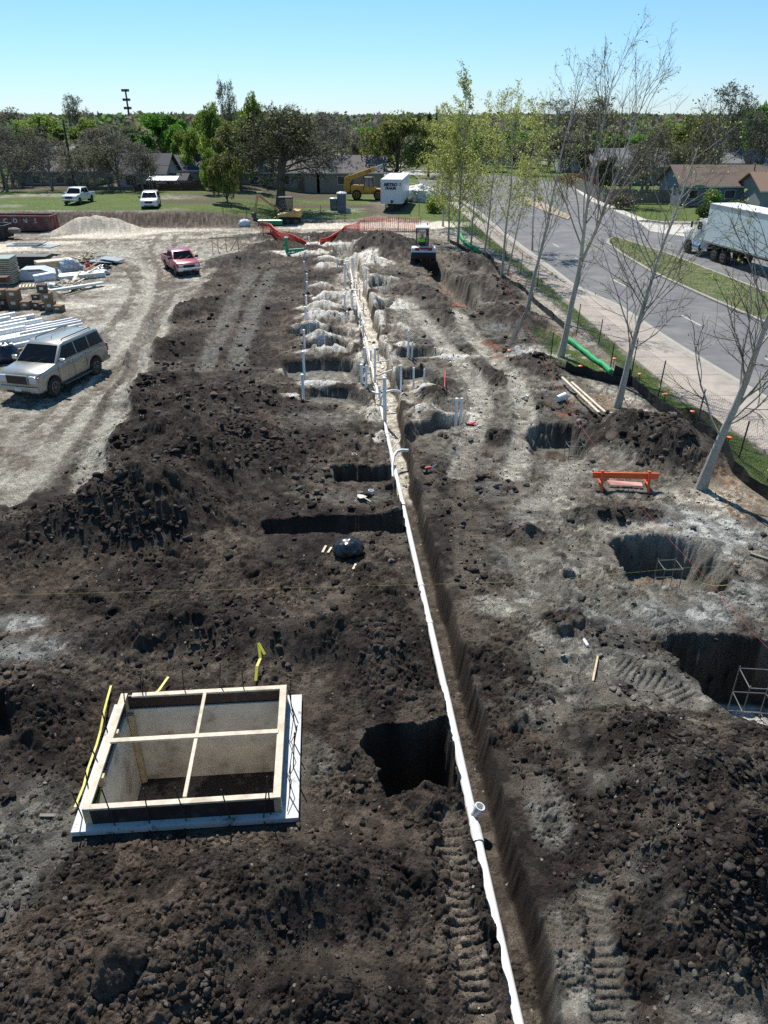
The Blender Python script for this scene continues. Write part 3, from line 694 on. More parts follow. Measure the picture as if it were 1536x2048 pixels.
# expansion joints of the pavement are real grooves: thin dark strips
JO = mat('joint_filler', (.10,.09,.08), .95)
mbj = MB()
for i in range(16):
    y = 16+i*2.4; xl = float(np.interp(y, RL_Y, RL_X)); xr = float(np.interp(y, [p[1] for p in walkR[::-1]] if walkR[0][1] > walkR[-1][1] else [p[1] for p in walkR], [p[0] for p in (walkR[::-1] if walkR[0][1] > walkR[-1][1] else walkR)]))
    mbj.box(((xl+xr)/2, y, .0725), (xr-xl-.04, .018, .003))
tag(mbj.build('pavement_joint', JO), kind='structure')

# ------------------------------------------------------------------ loose soil clods (nobody could count them)
def ico(sub):
    bm = bmesh.new(); bmesh.ops.create_icosphere(bm, subdivisions=sub, radius=1)
    bm.verts.index_update(); v = np.array([q.co[:] for q in bm.verts]); f = np.array([[q.index for q in t.verts] for t in bm.faces]); bm.free(); return v, f
def clod_field(name, m, n_try, size, accept, sub=2, seed=1, tint=None, zlift=.28, jag=.4):
    rg = np.random.default_rng(seed); v0, f0 = ico(sub)
    # sample with density falling with distance so near and far read alike
    py = rg.uniform(440, 2200, n_try); px = rg.uniform(-250, 1800, n_try)
    v = (1024-py)/FPX; t = CAM_H/(SP-v*CP); x = (px-768)/FPX*t; y = t*(CP+v*SP)
    Zq, Cq, Gq = terrain(x, y, False)
    acc = accept(x, y, Zq, Cq, Gq, rg); x, y, Zq, t = x[acc], y[acc], Zq[acc], t[acc]; Cq = Cq[acc]; n_ = len(x)
    protos = []
    for i in range(24):
        d = v0/np.linalg.norm(v0, axis=1)[:, None]; o = rg.uniform(0, 50, 3)
        q = 1+jag*(vnoise(d[:,0]*1.9+o[0]+d[:,2]*1.3, d[:,1]*1.9+o[1]-d[:,2], 3)*2-1)+jag*.6*(vnoise(d[:,0]*5+o[1]+d[:,2]*3, d[:,1]*5+o[2]-d[:,2]*2, 5)*2-1)
        # flatten some sides so lumps look broken, not round
        p = d*q[:, None]
        for _ in range(9):
            nn = rg.normal(size=3); nn /= np.linalg.norm(nn); h = rg.uniform(.34, .8); dd = p@nn; p = p-np.outer(np.maximum(dd-h, 0), nn)
        protos.append(p)
    s = size[0]*(size[1]/size[0])**(rg.random(n_)**3.2)
    s = s*np.clip(t/14, .75, 1.8)
    V = np.empty((n_, len(v0), 3)); 
    ang = rg.uniform(0, 6.28, n_); pi = rg.integers(0, 24, n_); asp = rg.uniform(.65, 1.2, (n_, 3)); asp[:, 2] *= .72
    P_ = np.array(protos)[pi]*asp[:, None, :]*s[:, None, None]
    ca, sa = np.cos(ang)[:, None], np.sin(ang)[:, None]
    V[..., 0] = P_[..., 0]*ca-P_[..., 1]*sa+x[:, None]; V[..., 1] = P_[..., 0]*sa+P_[..., 1]*ca+y[:, None]; V[..., 2] = P_[..., 2]+(Zq+s*zlift)[:, None]
    Fq = (f0[None]+(np.arange(n_)*len(v0))[:, None, None]).reshape(-1, 3)
    me = mesh_from(name, V.reshape(-1, 3), Fq, smooth=False)
    at = me.attributes.new('soil', 'FLOAT_COLOR', 'POINT'); cc = np.ones((n_, len(v0), 4), np.float32)
    base = np.array(tint)[None] if tint is not None else np.clip(Cq, .02, .2)*.75+C_BROWN*.25
    tn = (.45+2.3*rg.random(n_)**2.2)[:, None]; wm = rg.uniform(-.09, .09, n_)
    col = base*tn*np.stack([1+wm, np.ones(n_), 1-wm], 1)
    cc[:, :, :3] = col[:, None, :]; at.data.foreach_set('color', cc.ravel()); me.materials.append(m)
    return tag(link(name, me), kind='stuff', label=None)
def in_site(x, y):
    return poly_sd(x, y, P.dark) < -.1
def not_hole(x, y, Z):
    tr = (x > trench_left(y)-.02) & (x < trench_left(y)+TR_W+.25) & (y < 55)
    ca, sa = math.cos(BOX_R), math.sin(BOX_R); bx = (x-BOX_C[0])*ca+(y-BOX_C[1])*sa; by = -(x-BOX_C[0])*sa+(y-BOX_C[1])*ca
    return ~tr & (Z > -.25) & ~((np.abs(bx) < BOX_W/2+.05) & (np.abs(by) < BOX_L/2+.05))
def acc1(x, y, Z, C, G, rg):
    dens = np.clip((.13-C.mean(-1))/.06, 0.12, 1)*np.clip(.35+Z*1.3, .15, 1)*(.12+.88*ss(.38, .62, fbm(x*.9+7, y*.9, 3, 88)))
    return in_site(x, y) & not_hole(x, y, Z) & (G < .3) & (rg.random(x.shape) < dens)
clod_field('soil_clods', SOIL, 170000, (.016, .105), acc1, 2, 5)
def acc2(x, y, Z, C, G, rg):
    return in_site(x, y) & not_hole(x, y, Z) & (G < .3) & (rg.random(x.shape) < .35)
clod_field('soil_crumbs', SOIL, 170000, (.008, .032), acc2, 1, 6)
def acc4(x, y, Z, C, G, rg):
    return in_site(x, y) & (C.mean(-1) > .26) & (y > 17) & (G < .3) & (rg.random(x.shape) < .75)
clod_field('pale_clods', SOIL, 60000, (.014, .07), acc4, 2, 8, tint=(.44,.41,.36))
def acc3(x, y, Z, C, G, rg):
    return in_site(x, y) & not_hole(x, y, Z) & (G < .3) & (y < 26) & (rg.random(x.shape) < .8*ss(.4,.65,fbm(x*.7+1, y*.7, 3, 99)))
clod_field('pale_stones', SOIL, 2600, (.009, .045), acc3, 1, 7, tint=(.30,.26,.20))
# ------------------------------------------------------------------ grass blades near the fence and on the lawn
def blades(name, regions, n_, hgt, wid, seed, z0=None, cols=((.14,.25,.05),(.19,.28,.07),(.26,.28,.11))):
    rg = np.random.default_rng(seed); Vs = []; 
    tot = []
    for reg, cnt in zip(regions, n_):
        xs = [p[0] for p in reg]; ys_ = [p[1] for p in reg]
        u = rg.random(cnt*3); x = rg.uniform(min(xs), max(xs), cnt*3); y0, y1 = max(min(ys_), 8), max(ys_)
        y = y0*(y1/y0)**(rg.random(cnt*3)) 
        k = poly_sd(x, y, reg) < 0.02; x, y = x[k][:cnt], y[k][:cnt]
        if z0 is None:
            Z, _, G = terrain(x, y, False); kk = (G > .4); x, y, Z = x[kk], y[kk], Z[kk]
        else: Z = np.full(x.shape, z0)
        tot.append(np.stack([x, y, Z], 1))
    Pq = np.concatenate(tot); n2 = len(Pq); sc = np.clip(Pq[:, 1]/22, .8, 3.5)
    a = rg.uniform(0, 6.28, n2); w_ = wid*sc*rg.uniform(.6, 1.4, n2); h_ = hgt*np.sqrt(sc)*rg.uniform(.4, 1.3, n2)
    dx, dy = np.cos(a)*w_, np.sin(a)*w_; lx, ly = rg.normal(0, .5, n2)*h_, rg.normal(0, .5, n2)*h_
    V = np.empty((n2, 3, 3)); V[:, 0] = Pq-np.stack([dx, dy, 0*dx+.01], 1); V[:, 1] = Pq+np.stack([dx, dy, 0*dx-.01], 1); V[:, 2] = Pq+np.stack([lx, ly, h_], 1)
    me = mesh_from(name, V.reshape(-1, 3), np.arange(n2*3).reshape(-1, 3))
    at = me.attributes.new('soil', 'FLOAT_COLOR', 'POINT'); cc = np.ones((n2, 3, 4), np.float32); ci = rg.choice(3, n2, p=(.5,.35,.15))
    cc[:, :, :3] = (np.array(cols)[ci]*rg.uniform(.7, 1.3, n2)[:, None])[:, None]; at.data.foreach_set('color', cc.ravel()); me.materials.append(FLATM)
    return tag(link(name, me), kind='stuff')
blades('verge_grass', [P.grass[1], P.grass[2]], (60000, 6000), .035, .008, 3)
blades('median_grass', [inset_poly(med, .26)], (16000,), .03, .010, 4, z0=.10)
lawn = WL([(-400,440),(-300,392),(460,392),(700,392),(900,400),(890,440),(700,440),(450,446),(200,425)])
# ------------------------------------------------------------------ common materials
M_TYRE = mat('tyre_rubber', (.022,.021,.020), .85, var=.2, dirt=(.10,.085,.07), dscale=5)
M_BLACK = mat('black_plastic', (.02,.02,.022), .55, var=.2)
M_DGREY = mat('dark_grey_metal', (.06,.06,.065), .5, var=.2)
M_CHROME = mat('chrome', (.65,.66,.68), .18, 1.0, var=.05)
M_GLASS = mat('tinted_glass', (.008,.010,.013), .12, var=.3, spec=.22)
M_LAMP = mat('headlamp_glass', (.55,.58,.60), .12, var=.1, spec=.8)
M_AMBER = mat('amber_lens', (.75,.22,.03), .25)
M_REDL = mat('red_lens', (.45,.02,.02), .25)
M_WHITEP = mat('white_paint', (.72,.73,.74), .3, var=.04, coat=.4, dirt=(.5,.48,.43), dscale=2.5, dsoft=(.6,.85))
M_SILVER = mat('silver_beige_paint', (.37,.36,.32), .28, .5, var=.05, coat=.4, dirt=(.25,.22,.18), dscale=1.4, dsoft=(.5,.8))
M_REDP = mat('faded_red_paint', (.34,.035,.075), .35, .1, var=.08, coat=.3, dirt=(.38,.12,.15), dscale=1.3)
M_PLATE = mat('licence_plate', (.62,.63,.65), .4)
M_RIM = mat('wheel_rim', (.28,.24,.22), .5, .6, var=.2, dirt=(.14,.07,.045), dscale=6)
M_TRIM = mat('grey_trim', (.10,.10,.10), .6)
M_WOOD = mat('pine_timber', (.58,.45,.28), .8, var=.18, scale=9, bump=.2, dirt=(.42,.31,.18), dscale=3)
M_WOODP = mat('pale_timber', (.62,.53,.41), .8, var=.22, scale=9, bump=.15, dirt=(.36,.28,.20), dscale=2.4, dsoft=(.52,.75))
M_YEL = mat('machine_yellow', (.62,.30,.03), .45, var=.08, dirt=(.25,.15,.06), dscale=2)
M_PVC = mat('white_pvc', (.78,.79,.80), .35, var=.04, dirt=(.55,.50,.43), dscale=4, dsoft=(.6,.8))
M_INK = mat('dark_blue_lettering', (.02,.025,.07), .5)

def wheel(parent, x, y, r, wd, side, rim_mat=None, spokes=6, name='wheel'):
    """hub centre at x,y; side = +1/-1 is the outer side"""
    t = r*.42
    prof = [(r*.55,-wd/2),(r*.86,-wd/2),(r*.97,-wd/2+.03),(r,-wd/2+.07),(r,wd/2-.07),(r*.97,wd/2-.03),(r*.86,wd/2),(r*.55,wd/2)]
    mb = MB().lathe(prof, 24, 'Y')
    for k in range(26):            # tread lugs
        a = 2*math.pi*k/26; mb.box((math.cos(a)*r, 0, math.sin(a)*r), (.018, wd*.9, .03), ry=-a)
    wh = mb.build(name, M_TYRE, parent, loc=(x, y, r), smooth=True)
    q = MB().lathe([(r*.57,side*(wd/2-.05)),(r*.57,side*(wd/2+.004)),(r*.50,side*(wd/2+.008)),(r*.48,side*(wd/2-.03)),(r*.16,side*(wd/2-.02)),(r*.13,side*(wd/2+.012)),(.01,side*(wd/2+.012))], 22, 'Y')
    for k in range(spokes):
        a = 2*math.pi*k/spokes; q.bar((math.cos(a)*r*.1, side*(wd/2-.006), math.sin(a)*r*.1), (math.cos(a)*r*.5, side*(wd/2-.006), math.sin(a)*r*.5), .06, .02)
    q.build('rim', rim_mat or M_RIM, wh)
    return wh
def arch(cx, r, z0, n=9, cz=None):
    """points over a wheel arch, from front (+x) to rear"""
    cz = cz if cz is not None else r*.86
    a0 = math.asin(max(-1, min(1, (z0-cz)/r)))
    return [(cx+r*math.cos(a0+(math.pi-2*a0)*i/n), cz+r*math.sin(a0+(math.pi-2*a0)*i/n)) for i in range(n+1)]
def pane(mb, pts, w, tap, side, off=.006):
    """flat window on the side of a tapered cabin"""
    vs = [(x, side*(w/2*tap(x, z)+off), z) for x, z in pts] + [(x, side*(w/2*tap(x, z)-.02), z) for x, z in pts]
    n = len(pts); mb.add(vs, [tuple(range(n)), tuple(range(n, 2*n))[::-1]]+[(i,(i+1)%n,n+(i+1)%n,n+i) for i in range(n)])
def cross_pane(mb, p0, p1, w0, w1, off=.008, inset=.05):
    """windscreen between two (x,z) heights with half widths"""
    (x0,z0),(x1,z1) = p0, p1; n = Vector((z1-z0, -(x1-x0))).normalized()*off if True else 0
    d = Vector((x1-x0, z1-z0)); a = Vector((x0,z0))+d*.07; b = Vector((x0,z0))+d*.93
    sgn = 1 if x0 > x1 else -1
    nx, nz = abs(n.x)*sgn, abs(n.y)
    vs = [(a.x+nx, -w0+inset, a.y+nz),(a.x+nx, w0-inset, a.y+nz),(b.x+nx, w1-inset, b.y+nz),(b.x+nx, -w1+inset, b.y+nz)]
    vs += [(x-nx*3, y, z-nz*3) for x, y, z in vs]
    mb.add(vs, [(0,1,2,3),(7,6,5,4),(0,1,5,4),(1,2,6,5),(2,3,7,6),(3,0,4,7)])

def car(kind, paint, name, label, cat, px, py, rz, group=None, front_low=None, scale=None, letters=None, zoff=0.0, z=None):
    x, y = W(px, py, z if z is not None else 0.0)
    root = empty(name, (x, y, (gz(x, y) if z is None else z)+zoff), rz, label, cat, group, scale or K)
    suv = kind == 'suv'; small = kind == 'small_pickup'; euro = kind == 'compact'
    Wd = {'suv':2.0,'pickup':2.02,'small_pickup':1.76,'compact':1.86}[kind]
    fx, rx = {'suv':(1.60,-1.38),'pickup':(1.95,-1.65),'small_pickup':(1.55,-1.5),'compact':(1.40,-1.30)}[kind]
    r = {'suv':.41,'pickup':.42,'small_pickup':.36,'compact':.35}[kind]; ar = r+.07
    xf = fx+{'suv':.94,'pickup':.95,'small_pickup':.82,'compact':.90}[kind]; xr = rx-{'suv':1.12,'pickup':1.15,'small_pickup':1.1,'compact':.95}[kind]
    belt = {'suv':1.27,'pickup':1.22,'small_pickup':1.06,'compact':1.02}[kind]; roof = {'suv':1.96,'pickup':1.93,'small_pickup':1.64,'compact':1.64}[kind]
    hood = belt-.03; zb = {'suv':.36,'pickup':.42,'small_pickup':.36,'compact':.27}[kind]
    cowl = (fx-.30 if suv else fx-.42) if not euro else fx-.30
    cabr = xr+.16 if suv or euro else (rx+.62 if kind == 'pickup' else rx+.62)
    bed = not (suv or euro)
    rb = xr if not bed else cabr-.08
    pts = [(xf-.05,zb+.02),(xf,zb+.16),(xf,hood-.38),(xf-.06,hood-.18),(xf-.22,hood-.06),(xf-.6,hood-.01),(cowl,belt+.03)]
    if bed: pts += [(cabr,belt+.02),(rb,belt)] + [(rb,zb+.04)]
    else: pts += [(xr+.08,belt+.0),(xr,belt-.15),(xr-.02,zb+.34),(xr+.03,zb+.06)]
    if not bed: pts += arch(rx, ar, zb+.06)[::-1]
    pts += arch(fx, ar, zb+.04)[::-1]
    tp = lambda x_, z_: 1-.09*max(0, min(1, (x_-(xf-.45))/.45))**1.6-.05*max(0, min(1, ((xr+.3)-x_)/.3))*(0 if bed else 1)-.03*max(0, (z_-.85)/.5)
    mb = MB().profile(pts, Wd, .055 if not suv else .085, tp)
    body = mb.build('body', paint, root, smooth=True)
    if bed:
        b2 = MB(); outl = [(xr,zb+.30),(xr,belt-.02),(rb-.02,belt-.02),(rb-.02,zb+.04)]+arch(rx, ar, zb+.04)+[(xr+.02,zb+.08)]
        outl = [(xr,zb+.1),(xr,belt-.02),(rb-.02,belt-.02),(rb-.02,zb+.04)] + arch(rx, ar, zb+.04) 
        for sgn in (-1, 1):
            q = MB().profile(outl, .09, .02); q.v = [(a, b+sgn*(Wd/2-.05), c) for a, b, c in q.v]; b2.add(q.v, q.f)
        b2.box((xr+.03, 0, (zb+.1+belt)/2), (.06, Wd-.12, belt-zb-.14)); b2.box(((xr+rb)/2, 0, zb+.22), (rb-xr-.05, Wd-.15, .05)); b2.box((rb-.05, 0, (zb+.2+belt)/2), (.05, Wd-.15, belt-zb-.3))
        b2.build('cargo_bed', paint, root, smooth=True)
        MB().box(((xr+rb)/2, 0, zb+.26), (rb-xr-.16, Wd-.22, .03)).build('bed_liner', M_TRIM, root)
    # cabin
    tap = lambda x_, z_: 1-.17*max(0, (z_-belt))/(roof-belt)
    wf = cowl+.02; wt = cowl-.74 if not small else cowl-.62; rt = (cabr+(.20 if suv else .30) if suv or euro else cabr+.14)
    gp = [(wf,belt-.02),(wt,roof-.05),(wt-.25,roof),(rt+.25,roof),(rt,roof-.05),(cabr,belt-.02)]
    MB().profile(gp, Wd-.06, .05 if not suv else .075, tap).build('cabin', paint, root, smooth=True)
    gm = MB(); cross_pane(gm, (wf,belt-.02), (wt,roof-.05), (Wd-.06)/2, (Wd-.06)/2*.83, .016, .09); gm.build('windscreen', M_GLASS, root)
    gm = MB(); cross_pane(gm, (cabr,belt-.02), (rt,roof-.05), (Wd-.06)/2, (Wd-.06)/2*.83, .016, .12); gm.build('rear_window', M_GLASS, root)
    n_side = 3 if suv else (2 if not small else 1)
    if small: n_side = 2
    fr = (wf-.10, rt+.10) ; 
    cuts = {3:(0,.36,.68,1),2:(0,.55,1)}[n_side]
    zb_, zt_ = belt+.06, roof-.12
    def xat(f, z_):       # x position on the sloping front edge
        lo = fr[0]-(z_-belt)/(roof-belt)*(wf-wt)*.98 if f == 0 else None
        if f == 0: return lo-.10
        if f == 1: return cabr+.16+(z_-belt)/(roof-belt)*(rt-cabr)
        a = fr[0]-(wf-wt)*.5; b = cabr+.2; return a+(b-a)*f
    for sgn in (-1, 1):
        for i in range(n_side):
            f0, f1 = cuts[i], cuts[i+1]
            q = [(xat(f0,zb_)-(.03 if f0 else 0),zb_),(xat(f0,zt_)-(.03 if f0 else 0),zt_),(xat(f1,zt_)+(.04 if f1 < 1 else 0),zt_),(xat(f1,zb_)+(.04 if f1 < 1 else 0),zb_)]
            gm = MB(); pane(gm, q, Wd-.06, tap, sgn, .008); gm.build('side_window', M_GLASS, root)
    # wheels
    for X_ in (fx, rx):
        for sgn in (-1, 1): wheel(root, X_, sgn*(Wd/2-.13), r, .25, sgn)
    arm = MB()
    for X_ in (fx, rx):
        for sgn in (-1, 1): arm.box((X_, sgn*(Wd/2-.34), r+.1), (ar*1.9, .26, ar*1.4))
    arm.box(((fx+rx)/2, 0, zb+.05), (fx-rx, Wd*.7, .18)); arm.build('wheel_wells', M_BLACK, root)
    # front
    gz_ = hood-.30
    MB().box((xf+.005, 0, gz_), (.05, Wd*.46, .26 if not suv else .34), bev=.02).build('grille', M_BLACK, root)
    fr_ = MB()
    for dz in ((-.14, .14) if not suv else (-.18, .18)): fr_.box((xf+.012, 0, gz_+dz), (.05, Wd*.5, .035))
    for sgn in (-1, 1): fr_.box((xf+.012, sgn*Wd*.245, gz_), (.05, .035, .30))
    fr_.build('grille_surround', M_CHROME if not suv else paint, root)
    for sgn in (-1, 1):
        MB().box((xf-.05, sgn*(Wd/2-.30), gz_+.02), (.14, .34, .22 if not suv else .30), rz=-sgn*.12, bev=.04).build('headlight', M_LAMP, root)
        MB().box((xf-.14, sgn*(Wd/2-.10), gz_+.02), (.14, .07, .20), bev=.02).build('turn_signal', M_AMBER, root)
        MB().box((xr+.02, sgn*(Wd/2-.12), belt-.25), (.07, .16, .36), bev=.02).build('tail_light', M_REDL, root)
        mm = MB().box((cowl-.28, sgn*(Wd/2+.14), belt+.12), (.14, .24, .18), bev=.04); mm.box((cowl-.28, sgn*(Wd/2+.02), belt+.07), (.06, .1, .05)); mm.build('wing_mirror', M_CHROME if suv else (M_BLACK if kind != 'pickup' else paint), root, smooth=True)
        for hx in ((cowl-.95, cowl-1.85) if not small else (cowl-.85,)):
            if hx > cabr: MB().box((hx, sgn*(Wd/2+.012), belt-.13), (.17, .035, .04), bev=.01).build('door_handle', M_CHROME if suv else M_BLACK, root)
        sm = MB()
        for sx_ in ((cowl-.10, cowl-1.12, cowl-2.05) if not small else (cowl-.10, cowl-1.1)):
            if sx_ > cabr+.1: sm.box((sx_, sgn*(Wd/2+.0015), (zb+belt)/2+.05), (.014, .006, belt-zb-.22))
        sm.box(((fx+rx)/2, sgn*(Wd/2+.0015), zb+.12), (fx-rx-2*ar-.06, .006, .014)); sm.build('door_seam', M_BLACK, root)
    MB().box((xf+.02, 0, zb+.20), (.12, Wd-.10, .24), bev=.05).build('front_bumper', M_CHROME if kind == 'small_pickup' else (paint if suv or euro else M_CHROME), root, smooth=True)
    MB().box((xf+.06, 0, zb+.10), (.06, Wd*.55, .10), bev=.02).build('air_intake', M_BLACK, root)
    MB().box((xr-.02, 0, zb+.20), (.12, Wd-.10, .22), bev=.05).build('rear_bumper', paint if suv or euro else M_CHROME, root, smooth=True)
    MB().box((xf+.088, 0 if not suv else .0, zb+.20), (.012, .31, .15)).build('licence_plate', M_PLATE, root)
    if suv or euro:
        for sgn in (-1, 1):
            MB().tube([(wt-.35, sgn*.62, roof+.01),(wt-.45, sgn*.62, roof+.07),(rt+.35, sgn*.62, roof+.07),(rt+.25, sgn*.62, roof+.01)], .022, 6).build('roof_rail', M_BLACK, root)
    if suv:
        for sgn in (-1, 1): MB().box(((fx+rx)/2, sgn*(Wd/2+.04), .38), (fx-rx-2*ar-.05, .16, .05), bev=.015).build('running_board', M_TRIM, root)
        MB().tube([(wt-.55,0,roof),(wt-.62,0,roof+.09)], .012, 5).build('aerial', M_BLACK, root)
    for sgn in (0.05, -.55): MB().bar((wf+.03, sgn, belt+.05), (wf-.16, sgn+.45, belt+.22), .02).build('wiper', M_BLACK, root)
    
    if letters: text_mesh(letters, .15, mat('badge_red', (.16,.015,.015), .4), root, (xf+.034, 0, gz_), (math.pi/2, 0, math.pi/2), name='grille_letters', bold=.004)
    return root

car('suv', M_SILVER, 'silver_suv', 'dusty silver four-door SUV with roof rails parked beside the white pipe bundle', 'suv', 121, 765, R(-104), letters='GMC', scale=.87)
car('small_pickup', M_REDP, 'red_pickup', 'faded red small pickup truck with open bed on the pale dirt track', 'pickup', 364, 543, R(-62), scale=.86)
car('pickup', M_WHITEP, 'white_pickup', 'white crew cab pickup on the lawn before the long grey fence, leftmost vehicle', 'pickup', 160, 406, R(-94), z=1.0, scale=.80)
car('compact', M_WHITEP, 'white_hatchback', 'white front-facing car with black lower bumper on the lawn before the brown fence', 'car', 303, 414, R(-80), z=1.0, scale=.88)

# ------------------------------------------------------------------ box trailer METRO TRAILER
def box_trailer():
    x0, y0 = W(783, 424)[0]*1.0, 84.2
    x0 = (783-768)/FPX*(y0*CP+ (CAM_H-2)*SP)
    root = empty('box_trailer', (x0, y0, 0), math.atan2(9.5, 1.0), 'white box trailer with METRO TRAILER lettering parked by the muddy gate track', 'trailer')
    # local x runs rearwards (away from camera), y left
    Wd, H0, H1, Ln = 2.28, .78, 3.12, 9.8
    MB().box((Ln/2, 0, (H0+H1)/2), (Ln, Wd, H1-H0), bev=.04).build('box_body', mat('trailer_skin', (.60,.64,.70), .35, var=.04, dirt=(.48,.50,.54), dscale=.8), root)
    MB().box((Ln/2, 0, H1+.012), (Ln-.06, Wd-.06, .02)).build('roof', mat('trailer_roof', (.80,.80,.80), .5), root)
    q = MB()
    for sy in (-1, 1):
        q.box((.0, sy*(Wd/2-.02), (H0+H1)/2), (.05, .06, H1-H0)); q.box((Ln/2, sy*(Wd/2+.004), H1-.04), (Ln, .02, .08)); q.box((Ln/2, sy*(Wd/2+.004), H0+.05), (Ln, .02, .1))
    q.box((-.004, 0, H0+.06), (.03, Wd, .12)); q.box((-.004, 0, H1-.04), (.03, Wd, .08)); q.build('corner_rail', mat('trailer_rail', (.5,.52,.55), .4, .5), root)
    for sy in (-.75, .75): MB().box((1.6, sy, .40), (.12, .12, .80)).box((1.6, sy, .04), (.3, .3, .06)).build('landing_leg', M_BLACK, root)
    MB().box((-.03, -.05, H0+.22), (.06, .28, .22)).box((-.04, -.05, H0+.08), (.05, .06, .24)).build('air_connector', M_BLACK, root)
    MB().box((Ln*.5, 0, .62), (Ln*.95, 1.0, .16)).build('chassis', M_BLACK, root)
    for xx in (Ln-2.6, Ln-1.5):
        for sy in (-1, 1): wheel(root, xx, sy*.95, .42, .3, sy)
    text_mesh('METRO', .42, M_INK, root, (-.025, .12, 2.62), (math.pi/2, 0, -math.pi/2), shear=.25, bold=.026, ext=.01)
    text_mesh('TRAILER', .31, M_INK, root, (-.025, .12, 2.27), (math.pi/2, 0, -math.pi/2), shear=.25, bold=.022, ext=.01)
    text_mesh('1', .36, M_INK, root, (-.025, -.90, 2.66), (math.pi/2, 0, -math.pi/2), bold=.02, ext=.01)
    return root
box_trailer()

# ------------------------------------------------------------------ lorry on the road
def semi():
    x0, y0 = 23.75, 55.6
    root = empty('box_lorry', (x0, y0, 0), math.atan2(7.2, -1.05), 'white lorry with a long box trailer driving past the grass median', 'truck')
    L_ = 14.5; Wd = 2.1; z0, z1 = 1.12, 3.62
    skin = mat('lorry_skin', (.66,.74,.76), .35, var=.03, dirt=(.56,.62,.64), dscale=.7)
    MB().box((-L_/2, 0, (z0+z1)/2), (L_, Wd, z1-z0), bev=.03).build('cargo_box', skin, root)
    MB().box((-L_/2, 0, z1+.01), (L_-.1, Wd-.16, .03)).build('roof', mat('lorry_roof', (.82,.82,.82), .5), root)
    q = MB()
    for sy in (-1, 1): q.box((-L_/2, sy*(Wd/2+.01), z0+.05), (L_, .03, .12)); q.box((-L_/2, sy*(Wd/2+.01), z1-.08), (L_, .03, .16))
    q.build('side_rail', mat('lorry_rail', (.42,.45,.46), .4, .5), root)
    MB().box((-L_/2, 0, .95), (L_*.97, .9, .2)).build('chassis', mat('rusty_frame', (.08,.05,.035), .8), root)
    q = MB()
    for k in range(10): q.box((-1.2-k*1.3, 0, 1.05), (.08, Wd-.1, .12))
    q.build('cross_member', mat('rusty_frame', (.08,.05,.035), .8), root)
    for k in (0, 1):
        for sy in (-1, 1): wheel(root, -L_+2.2+k*1.1, sy*.82, .43, .4, sy)
        for sy in (-1, 1): wheel(root, -1.6-k*1.1, sy*.82, .43, .4, sy)
    for sy in (-1, 1): wheel(root, 2.15, sy*.88, .42, .26, sy)
    # cab
    cabp = [(.35,.55),(.35,2.35),(.55,2.55),(1.25,2.5),(1.62,1.75),(2.85,1.55),(2.98,1.35),(3.0,.5),(2.7,.45)]+arch(2.15,.52,.5,8,.42)+[(1.6,.48)]
    MB().profile(cabp, 1.86, .07).build('cab', M_WHITEP, root, smooth=True)
    g = MB(); cross_pane(g, (1.62,1.75), (1.25,2.5), .90, .86, .02, .08); g.build('windscreen', M_GLASS, root)
    for sy in (-1, 1):
        MB().box((1.0, sy*.935, 2.05), (.55, .02, .5), bev=.005).build('side_window', M_GLASS, root)
        MB().box((1.75, sy*1.16, 2.05), (.08, .14, .42), bev=.02).bar((1.45, sy*.9, 2.2), (1.75, sy*1.16, 2.2), .03).build('wing_mirror', M_BLACK, root)
        MB().lathe([(.25,-.45),(.27,-.42),(.27,.42),(.25,.45)], 16, 'X', (.9, sy*.85, .62)).build('fuel_tank', M_CHROME, root)
        MB().box((2.94, sy*.68, 1.0), (.12, .26, .2), bev=.03).build('headlight', M_LAMP, root)
    MB().box((3.0, 0, 1.1), (.04, .9, .55), bev=.01).build('grille', M_BLACK, root)
    MB().box((3.02, 0, .52), (.14, 1.9, .28), bev=.05).build('front_bumper', M_CHROME, root)
    MB().box((.2, 0, .8), (5.0, .9, .22)).build('tractor_frame', M_BLACK, root)
    for sy in (-1, 1): MB().box((-L_+.9, sy*.82, .55), (.02, .5, .6)).build('mud_flap', M_BLACK, root)
semi()

